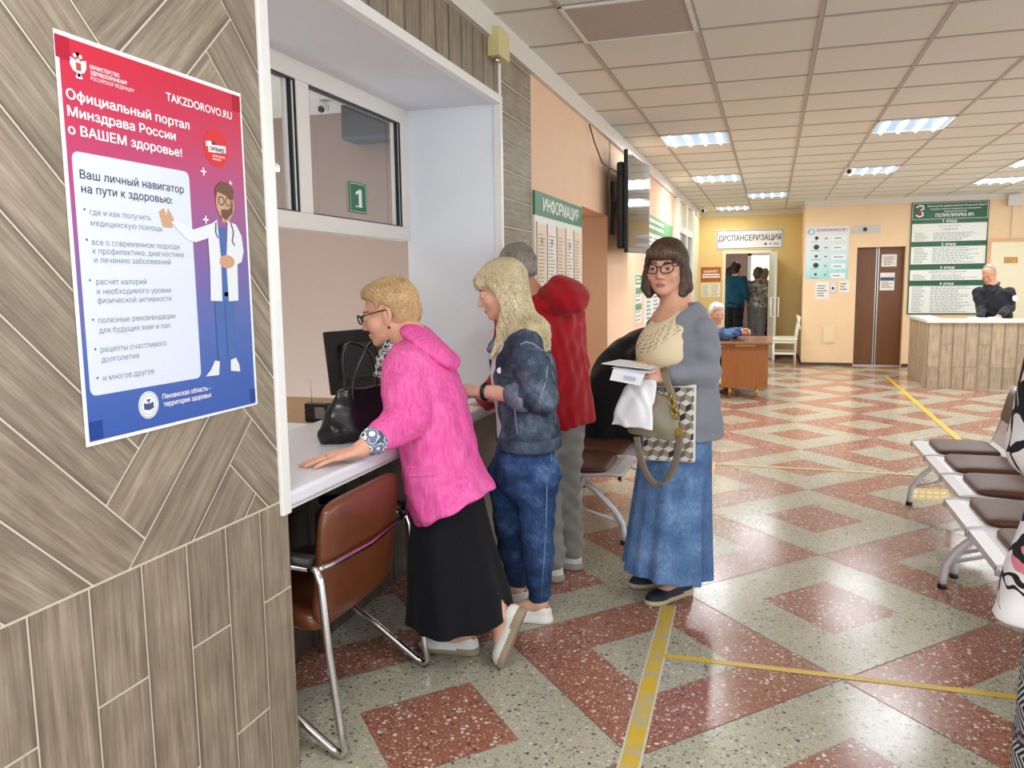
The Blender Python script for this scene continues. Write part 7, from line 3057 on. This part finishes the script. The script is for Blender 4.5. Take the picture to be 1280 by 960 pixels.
S.tube([V3(-1.0, 5.28, 0.40), V3(-1.03, 5.28, 0.55), V3(-1.0, 5.28, 0.74), V3(-0.90, 5.28, 0.92), V3(-0.74, 5.28, 1.04), V3(-0.66, 5.28, 1.07)], (0.22, 0.24, 0.24, 0.23, 0.19, 0.10), (0.15, 0.165, 0.17, 0.165, 0.13, 0.08), (0, 1, 0), 0.04)
for q in 'lr':
    S.chain([J['sh' + q], J['el' + q], lerp(J['el' + q], J['wr' + q], 0.85)], [0.095, 0.08, 0.055], 0.04)
S.disp(lambda q: sins(q, [((24, 30, 20), 0), ((-18, 24, 36), 1)], 0.007))
S.build('coat', [M_blk], root, 0.008, 2)
S = Sdf(0.03)
for q in 'lr':
    S.chain([J['hip' + q], J['kn' + q], J['an' + q] + V3(0, 0, 0.03)], [0.10, 0.082, 0.065], 0.04)
S.build('trousers', [cloth_mat('trousers_black', '#16171b', 0.15)], root, 0.008, 2)
for q in 'lr':
    a = J['an' + q] * V3(1, 1, 0)
    d_ = unit((J['to' + q] - J['an' + q]) * V3(1, 1, 0))
    shoe('shoe', a - d_ * 0.06, a + d_ * 0.2, root, [M_black, M_black], h=0.006)

# ---------------- white-haired man seated at the writing table
FY = 10.85
root = person('white-haired man in a blue denim jacket sitting at the writing table with clasped hands', (-0.75, 10.9, 0))
hc = P(896, 392, FY)
f = tilt((0.45, -0.9), 8)
bf = unit((0.9, -0.43, 0))
bs = unit(np.cross((0, 0, 1), bf))
neck = P(896, 411, FY)
J = dict(neck=neck, chest=P(893, 428, FY), pelvis=V3(-0.85, FY, 0.50))
J['shl'], J['shr'] = P(897, 421, FY) + bs * 0.18, P(891, 421, FY) - bs * 0.18
hands = P(934, 414, 10.62)
J['ell'], J['elr'] = V3(-0.46, 10.98, 0.765), V3(-0.55, 10.55, 0.765)
J['wrl'], J['wrr'] = hands + V3(-0.07, 0.05, 0.0), hands + V3(-0.09, -0.04, -0.01)
J['hipl'], J['hipr'] = J['pelvis'] + bs * 0.1, J['pelvis'] - bs * 0.1
J['knl'], J['knr'] = V3(-0.66, 10.95, 0.5), V3(-0.66, 10.66, 0.5)
J['anl'], J['anr'] = V3(-0.72, 10.98, 0.09), V3(-0.70, 10.72, 0.09)
J['tol'], J['tor'] = V3(-0.56, 10.95, 0.035), V3(-0.54, 10.68, 0.035)
S = Sdf(0.012)
hd = add_head(S, hc, f, sc=1.08, neck=neck, nr=0.06)
add_body(S, J, torso=0.75, arm=0.036, leg=0.05)
add_hand(S, J['wrl'], unit((0.8, -0.5, 0.1)), (0.3, 0.6, 0.7), -1, curl=(0.6, 0.6, 0.6, 0.6))
add_hand(S, J['wrr'], unit((0.9, 0.3, 0.1)), (0.3, -0.7, 0.6), 1, curl=(0.6, 0.6, 0.6, 0.6))
S.build('body', [SKIN_C, LIP, mat('brow_grey', '#b9b0a8', 0.8)], root, 0.005, 1, head_regions(hd))
add_eyes(hd, root)
S = Sdf(0.012)
S.frame(hc, *hd[1], 1.08)
S.ell((0, -0.018, 0.05), (0.086, 0.104, 0.086), 0.01)
S.ell((0, -0.05, 0.0), (0.080, 0.066, 0.075), 0.02)
S.ell((0, 0.05, 0.098), (0.06, 0.05, 0.03), 0.02)
S.box((0, 0.12, -0.05), (0.12, 0.085, 0.118), 0.03, 0.012, 's')
S.frame()
S.disp(lambda q: sins(q, [((90, 60, -70), 0), ((-60, 90, 60), 1)], 0.005))
S.build('hair', [hair_mat('hair_white', '#c9c6c0', '#e6e3de', '#f4f2ee')], root, 0.005, 1)
M_djk = denim_mat('denim_jacket_blue', '#33496a', '#4a648c', '#6d87ab', 8)
S = Sdf(0.035)
S.tube([neck + V3(0, 0, 0.0), neck + V3(0, 0, -0.06), lerp(neck, J['pelvis'], 0.5), J['pelvis'] + V3(0, 0, 0.02)], (0.09, 0.2, 0.235, 0.22), (0.08, 0.12, 0.15, 0.15), tuple(bs), 0.03)
for q in 'lr':
    S.chain([J['sh' + q], J['el' + q], lerp(J['el' + q], J['wr' + q], 0.9)], [0.09, 0.068, 0.05], 0.03)
S.disp(lambda q: sins(q, [((40, 30, 50), 0), ((-30, 44, 40), 2)], 0.008))
S.build('jacket', [M_djk], root, 0.007, 2)
S = Sdf(0.03)
for q in 'lr':
    S.chain([J['hip' + q], J['kn' + q], J['an' + q] + V3(0, 0, 0.02)], [0.105, 0.085, 0.07], 0.04)
S.build('trousers', [cloth_mat('trousers_navy', '#1c2748', 0.15)], root, 0.008, 2)
for q in 'lr':
    a = J['an' + q] * V3(1, 1, 0)
    d_ = unit((J['to' + q] - J['an' + q]) * V3(1, 1, 0))
    shoe('shoe', a - d_ * 0.06, a + d_ * 0.22, root, [M_black, M_black], h=0.006)
# his stool
t = thing('stool', 'low dark stool under the white-haired man', 'stool', (-0.85, 10.87, 0))
mb = MB()
mb.box((-1.04, 10.68, 0.37), (-0.68, 11.06, 0.41))
mb.build('seat', [M_tab], t, bevel=0.006)
for x in (-1.0, -0.72):
    for y in (10.72, 11.02):
        mb = MB()
        mb.sweep([(x, y, 0), (x, y, 0.37)], 0.016, 8)
        mb.build('leg', [M_tab], t)

# ---------------- guard behind the reception desk
FY = 12.65
root = person('balding guard in a dark uniform jacket with a white sleeve badge, behind the reception desk', (2.95, FY, 0))
hc = P(1236, 343, FY)
f = tilt((-0.55, -0.83), 28)
bf = unit((-0.45, -0.89, 0))
bs = unit(np.cross((0, 0, 1), bf))
neck = P(1240, 356, FY)
bx_ = neck[0]
J = dict(neck=neck, chest=P(1242, 372, FY), pelvis=P(1244, 402, FY))
J['shl'], J['shr'] = P(1245, 366, FY) + bs * 0.16, P(1238, 366, FY) - bs * 0.15
J['ell'] = P(1262, 384, FY - 0.05)
J['wrl'] = P(1250, 394, FY - 0.30)
J['elr'] = P(1227, 386, FY - 0.02)
J['wrr'] = P(1226, 397, FY - 0.26)
J['pelvis'][2] = 0.92
J['hipl'], J['hipr'] = J['pelvis'] + bs * 0.1, J['pelvis'] - bs * 0.1
for q, s in (('l', 1), ('r', -1)):
    b_ = np.array([J['pelvis'][0], FY, 0]) + bs * 0.11 * s
    J['kn' + q], J['an' + q], J['to' + q] = b_ + V3(0, 0, 0.5), b_ + V3(0, 0, 0.09), b_ + bf * 0.15 + V3(0, 0, 0.035)
S = Sdf(0.012)
hd = add_head(S, hc, f, sc=1.05, neck=neck, nr=0.06)
add_body(S, J, torso=0.75, arm=0.034, leg=0.05)
add_hand(S, J['wrl'], unit((-0.3, -0.5, -0.5)), (0.2, -0.8, 0.5), -1)
add_hand(S, J['wrr'], unit((0.2, -0.6, -0.4)), (-0.2, -0.8, 0.5), 1)
S.build('body', [SKIN_C, LIP, BROW], root, 0.005, 1, head_regions(hd))
add_eyes(hd, root)
S = Sdf(0.012)
S.frame(hc, *hd[1], 1.05)
S.ell((0, -0.03, 0.0), (0.080, 0.085, 0.07), 0.01)
S.ell((0, -0.018, 0.046), (0.0765, 0.097, 0.0855), 0.01)
S.box((0, 0.10, 0.0), (0.12, 0.085, 0.15), 0.03, 0.012, 's')
S.frame()
S.build('hair', [hair_mat('hair_grey_short', '#7a6f66', '#a3988e', '#c0b6ac')], root, 0.005, 1)
M_unif = cloth_mat('uniform_dark', '#20232b', 0.2, 500, 0.1, 0.7, 7)
S = Sdf(0.03)
S.tube([neck + V3(0, 0, 0.0), neck + V3(0, 0, -0.07), lerp(neck, J['pelvis'], 0.5), J['pelvis'] + V3(0, 0, 0.0), J['pelvis'] + V3(0, 0, -0.1)], (0.08, 0.14, 0.18, 0.18, 0.18), (0.075, 0.11, 0.135, 0.135, 0.13), tuple(bs), 0.03)
for q in 'lr':
    S.chain([J['sh' + q], J['el' + q], lerp(J['el' + q], J['wr' + q], 0.9)], [0.08, 0.066, 0.05], 0.03)
S.disp(lambda q: sins(q, [((40, 30, 50), 0), ((-30, 44, 40), 2)], 0.006))
S.build('jacket', [M_unif], root, 0.007, 2)
S = Sdf(0.02)
for s in (1, -1):
    S.chain([neck + bs * s * 0.07 - bf * 0.05 + V3(0, 0, 0.02), neck + bs * s * 0.07 + bf * 0.05 + V3(0, 0, -0.02), neck + bs * s * 0.05 + bf * 0.12 + V3(0, 0, -0.09)], [0.02, 0.025, 0.015], 0.02)
S.build('collar', [M_unif], root, 0.006, 1)
mb = MB()
sn = unit(V3(0.55, -0.83, 0.1))
mb.disc(lerp(J['shl'], J['ell'], 0.42) + sn * 0.083, sn, 0.042, 20, 0.006)
mb.build('sleeve_badge', [mat('badge_white', '#e2e4e8', 0.6)], root)
S = Sdf(0.03)
for q in 'lr':
    S.chain([J['hip' + q], J['kn' + q], J['an' + q]], [0.11, 0.085, 0.07], 0.04)
S.build('trousers', [M_unif], root, 0.01, 2)
for q in 'lr':
    a = J['an' + q] * V3(1, 1, 0)
    shoe('shoe', a - bf * 0.07, a + bf * 0.2, root, [M_black, M_black], h=0.008)


# ---------------- standing people seen from behind
def standing(label, x, Y, hgt, face, coat, trous, hairm, hs=1.0, cut=0.5, hair_long=False, skirt=False, feet=None):
    s = hgt / 1.70
    b = V3(x, Y, 0)
    root = person(label, b)
    bf = unit((face[0], face[1], 0))
    bs = unit(np.cross((0, 0, 1), bf))
    hc = b + V3(0, 0, 1.585 * s) + bf * 0.02
    f = tilt(face, 12)
    J = dict(neck=b + V3(0, 0, 1.45 * s), chest=b + V3(0, 0, 1.25 * s), pelvis=b + V3(0, 0, 0.92 * s))
    for q, sg in (('l', 1), ('r', -1)):
        J['sh' + q] = b + bs * sg * 0.17 * s + V3(0, 0, 1.38 * s)
        J['el' + q] = b + bs * sg * 0.235 * s + V3(0, 0, 1.10 * s) + bf * 0.02
        J['wr' + q] = b + bs * sg * 0.17 * s + V3(0, 0, 1.0 * s) + bf * 0.21
        J['hip' + q] = b + bs * sg * 0.09 + V3(0, 0, 0.9 * s)
        J['kn' + q] = b + bs * sg * 0.09 + V3(0, 0, 0.48 * s)
        J['an' + q] = b + bs * sg * 0.09 + V3(0, 0, 0.09)
        J['to' + q] = b + bs * sg * 0.09 + bf * 0.14 + V3(0, 0, 0.035)
    S = Sdf(0.012)
    hd = add_head(S, hc, f, sc=hs, neck=J['neck'], nr=0.055)
    add_body(S, J, torso=0.75, arm=0.034, leg=0.05)
    for q, sg in (('l', -1), ('r', 1)):
        add_hand(S, J['wr' + q], bf + V3(0, 0, -0.2), (0, 0, 1), sg)
    S.build('body', [SKIN_A, LIP, BROW], root, 0.007, 1, head_regions(hd))
    S = Sdf(0.012)
    S.frame(hc, *hd[1], hs)
    S.ell((0, -0.018, 0.045), (0.087, 0.107, 0.09), 0.01)
    S.ell((0, -0.05, -0.02 if not hair_long else -0.06), (0.082, 0.072, 0.085 if not hair_long else 0.13), 0.02)
    S.box((0, 0.12, -0.05), (0.12, 0.085, 0.118), 0.03, 0.012, 's')
    S.frame()
    S.disp(lambda q: sins(q, [((60, 50, -40), 0)], 0.005))
    S.build('hair', [hairm], root, 0.007, 1)
    S = Sdf(0.03)
    z0 = (0.95 - 0.15 * cut) * s
    S.tube([b + V3(0, 0, z) for z in (1.46 * s, 1.40 * s, 1.2 * s, 1.02 * s, z0)], (0.08, 0.18, 0.21, 0.205, 0.21), (0.07, 0.11, 0.14, 0.14, 0.145), tuple(bs), 0.03)
    for q in 'lr':
        S.chain([J['sh' + q], J['el' + q], lerp(J['el' + q], J['wr' + q], 0.9)], [0.082, 0.066, 0.048], 0.03)
    S.disp(lambda q: sins(q, [((40, 30, 50), 0), ((-30, 44, 40), 2)], 0.007))
    S.build('jacket', [coat], root, 0.008, 2)
    S = Sdf(0.03)
    S.ell(J['pelvis'], (0.15, 0.14, 0.14), 0.03)
    for q in 'lr':
        S.chain([J['hip' + q], J['kn' + q], J['an' + q]], [0.115, 0.085, 0.07], 0.04)
    S.disp(lambda q: sins(q, [((30, 40, 50), 0)], 0.006))
    S.build('trousers', [trous], root, 0.009, 2)
    for q in 'lr':
        a = J['an' + q] * V3(1, 1, 0)
        shoe('shoe', a - bf * 0.07, a + bf * 0.19, root, [M_black, M_black], h=0.008)
    return root


YR = 17.3
M_tdk = cloth_mat('trousers_dark', '#17171b', 0.1)
xa, xb_, xc, xd = P(919, 360, YR)[0], P(947, 360, YR)[0], P(955, 360, 17.9)[0], P(912, 360, 17.9)[0]
HD = hair_mat('hair_dark', '#15110f', '#2b221d', '#3f332b')
standing('person in a dark teal top with glasses, seen from behind in the doorway', xa, YR, 1.80, (0.5, 0.85), cloth_mat('top_teal', '#14506a', 0.12), M_tdk, HD, 1.1, 0.6)
nt = NT('vest_print')
v = nt.coord('Object')
nt.col(nt.ramp(nt.noise(v, 16, 4, 0.65), [(0.36, '#3a3a3c'), (0.5, '#8f8d88'), (0.64, '#c9c6c0')]))
nt.val(nt.b.inputs['Roughness'], 0.6)
standing('person in a mottled silver jacket and grey trousers, seen from behind in the doorway', xb_, YR + 0.1, 1.69, (0.25, 0.97), nt.m, cloth_mat('trousers_midgrey', '#77797c', 0.1), hair_mat('hair_ash', '#3a2f28', '#5d5046', '#7d7064'), 1.1, 0.3)
standing('light-haired person in black beyond the silver jacket, mostly hidden', xc, 18.0, 1.68, (0.1, 1), cloth_mat('coat_dark', '#1d1d20', 0.1), M_tdk, hair_mat('hair_sand', '#7d6a4c', '#a8946e', '#cbb994'), 1.05, 0.6)
standing('dark-haired person at the left side of the doorway, behind the teal top', xd, 18.0, 1.72, (0.2, 1), cloth_mat('coat_dark2', '#242328', 0.1), M_tdk, HD, 1.05, 0.6)

# ---------------- woman at the right edge of the photo
FY = 1.98
cx = 0.775
root = person('person in a white blouse with black and pink strokes at the right edge', (cx, FY, 0))
bf = unit((-0.15, 1.0, 0))
bs = unit(np.cross((0, 0, 1), bf))
b = V3(cx, FY, 0)
J = dict(neck=b + V3(0, 0, 1.40), chest=b + V3(0, 0, 1.22), pelvis=b + V3(0, 0, 0.88))
for q, sg in (('l', 1), ('r', -1)):
    J['sh' + q] = b + bs * sg * 0.17 + V3(0, 0, 1.34)
    J['el' + q] = b + bs * sg * 0.17 + V3(0, 0, 1.07) + bf * 0.10
    J['wr' + q] = b + bs * sg * 0.06 + V3(0, 0, 1.0) + bf * 0.16
    J['hip' + q] = b + bs * sg * 0.09 + V3(0, 0, 0.86)
    J['kn' + q] = b + bs * sg * 0.09 + V3(0, 0, 0.46)
    J['an' + q] = b + bs * sg * 0.09 + V3(0, 0, 0.09)
    J['to' + q] = b + bs * sg * 0.09 + bf * 0.14 + V3(0, 0, 0.035)
S = Sdf(0.012)
hc = b + V3(0, 0, 1.535) + bf * 0.02
hd = add_head(S, hc, tilt(bf, 5), sc=1.0, neck=J['neck'], nr=0.052)
add_body(S, J, torso=0.75, arm=0.036, leg=0.05)
add_hand(S, J['wrl'], bf + V3(0, 0, -0.2), (0, 0, 1), -1)
add_hand(S, J['wrr'], bf + V3(0, 0, -0.2), (0, 0, 1), 1)
S.build('body', [SKIN_A, LIP, BROW], root, 0.005, 1, head_regions(hd))
S = Sdf(0.012)
S.frame(hc, *hd[1], 1.0)
S.ell((0, -0.018, 0.045), (0.087, 0.107, 0.09), 0.01)
S.ell((0, -0.05, -0.05), (0.082, 0.072, 0.11), 0.02)
S.box((0, 0.12, -0.05), (0.12, 0.085, 0.118), 0.03, 0.012, 's')
S.frame()
S.build('hair', [HD], root, 0.006, 1)
nt = NT('blouse_print')
v = nt.coord('Object', (1, 1, 0.8), (0.4, 0.5, 0.3))
na = nt.noise(v, 9, 2, 0.5)
wn = nt.n('ShaderNodeTexNoise')
wn.inputs['Scale'].default_value = 5
nt.l(v, wn.inputs['Vector'])
ad = nt.n('ShaderNodeVectorMath', operation='MULTIPLY_ADD')
nt.l(wn.outputs['Color'], ad.inputs[0])
ad.inputs[1].default_value = (0.25, 0.25, 0.25)
nt.l(v, ad.inputs[2])
vo = nt.n('ShaderNodeTexVoronoi', feature='DISTANCE_TO_EDGE')
vo.inputs['Scale'].default_value = 15
nt.l(ad.outputs[0], vo.inputs['Vector'])
line = nt.math('LESS_THAN', vo.outputs['Distance'], nt.math('MULTIPLY', nt.math('SUBTRACT', na, 0.42), 0.75))
pink = nt.math('GREATER_THAN', nt.noise(nt.coord('Object', loc=(3, 1, 2)), 6, 2, 0.5), 0.60)
nt.col(nt.mix(line, nt.mix(pink, '#e9e9ec', '#d98290'), '#17161a'))
nt.val(nt.b.inputs['Roughness'], 0.8)
S = Sdf(0.03)
S.tube([b + V3(0, 0, 1.42), b + V3(0, 0, 1.36), b + V3(0.02, 0, 1.15), b + V3(0.01, 0, 0.98), b + V3(0, 0, 0.80), b + V3(0, 0, 0.715)], (0.085, 0.185, 0.235, 0.235, 0.265, 0.285), (0.075, 0.115, 0.17, 0.175, 0.195, 0.21), tuple(bs), 0.03,
       fold=lambda a, t: 1 + 0.035 * t * np.sin(7 * a + 1))
for q in 'lr':
    S.chain([J['sh' + q], J['el' + q], lerp(J['el' + q], J['wr' + q], 0.7)], [0.085, 0.07, 0.06], 0.03)
S.disp(lambda q: sins(q, [((40, 30, 30), 0), ((-30, 44, 20), 2)], 0.005))
S.build('blouse', [nt.m], root, 0.005, 2)
nt = NT('skirt_geometric')
tc = nt.coord('Object')
sp = nt.n('ShaderNodeSeparateXYZ')
nt.l(tc, sp.inputs[0])
ang = nt.math('MULTIPLY', nt.math('ARCTAN2', sp.outputs[1], sp.outputs[0]), 14 / (2 * math.pi) * 1.0)
zz = nt.math('MULTIPLY', sp.outputs[2], 9.0)
fa = nt.math('ABSOLUTE', nt.math('SUBTRACT', nt.math('FRACT', ang), 0.5))
fz = nt.math('ABSOLUTE', nt.math('SUBTRACT', nt.math('FRACT', zz), 0.5))
dm = nt.math('ADD', fa, fz)
rings = nt.math('GREATER_THAN', nt.math('FRACT', nt.math('MULTIPLY', dm, 6.5)), 0.55)
band = nt.math('GREATER_THAN', nt.math('FRACT', nt.math('MULTIPLY', sp.outputs[2], 4.5)), 0.86)
c1 = nt.mix(rings, '#1b1e2a', '#c9c9cb')
vo = nt.n('ShaderNodeTexChecker')
vo.inputs['Scale'].default_value = 90
vo.inputs[1].default_value = lin('#20222c') + (1,)
vo.inputs[2].default_value = lin('#8f8f98') + (1,)
nt.l(tc, vo.inputs[0])
nt.col(nt.mix(band, c1, vo.outputs[0]))
nt.val(nt.b.inputs['Roughness'], 0.85)
S = Sdf(0.02)
S.tube([b + V3(0, 0, 0.95), b + V3(0, 0, 0.75), b + V3(0, 0, 0.40), b + V3(0, 0, 0.10)], (0.19, 0.215, 0.225, 0.235), (0.14, 0.165, 0.175, 0.185), tuple(bs), 0.02, fold=lambda a, t: 1 + 0.03 * t * np.sin(8 * a))
S.build('skirt', [nt.m], root, 0.006, 2)
for q in 'lr':
    a = J['an' + q] * V3(1, 1, 0)
    shoe('shoe', a - bf * 0.07, a + bf * 0.18, root, [M_black, M_black], h=0.006)
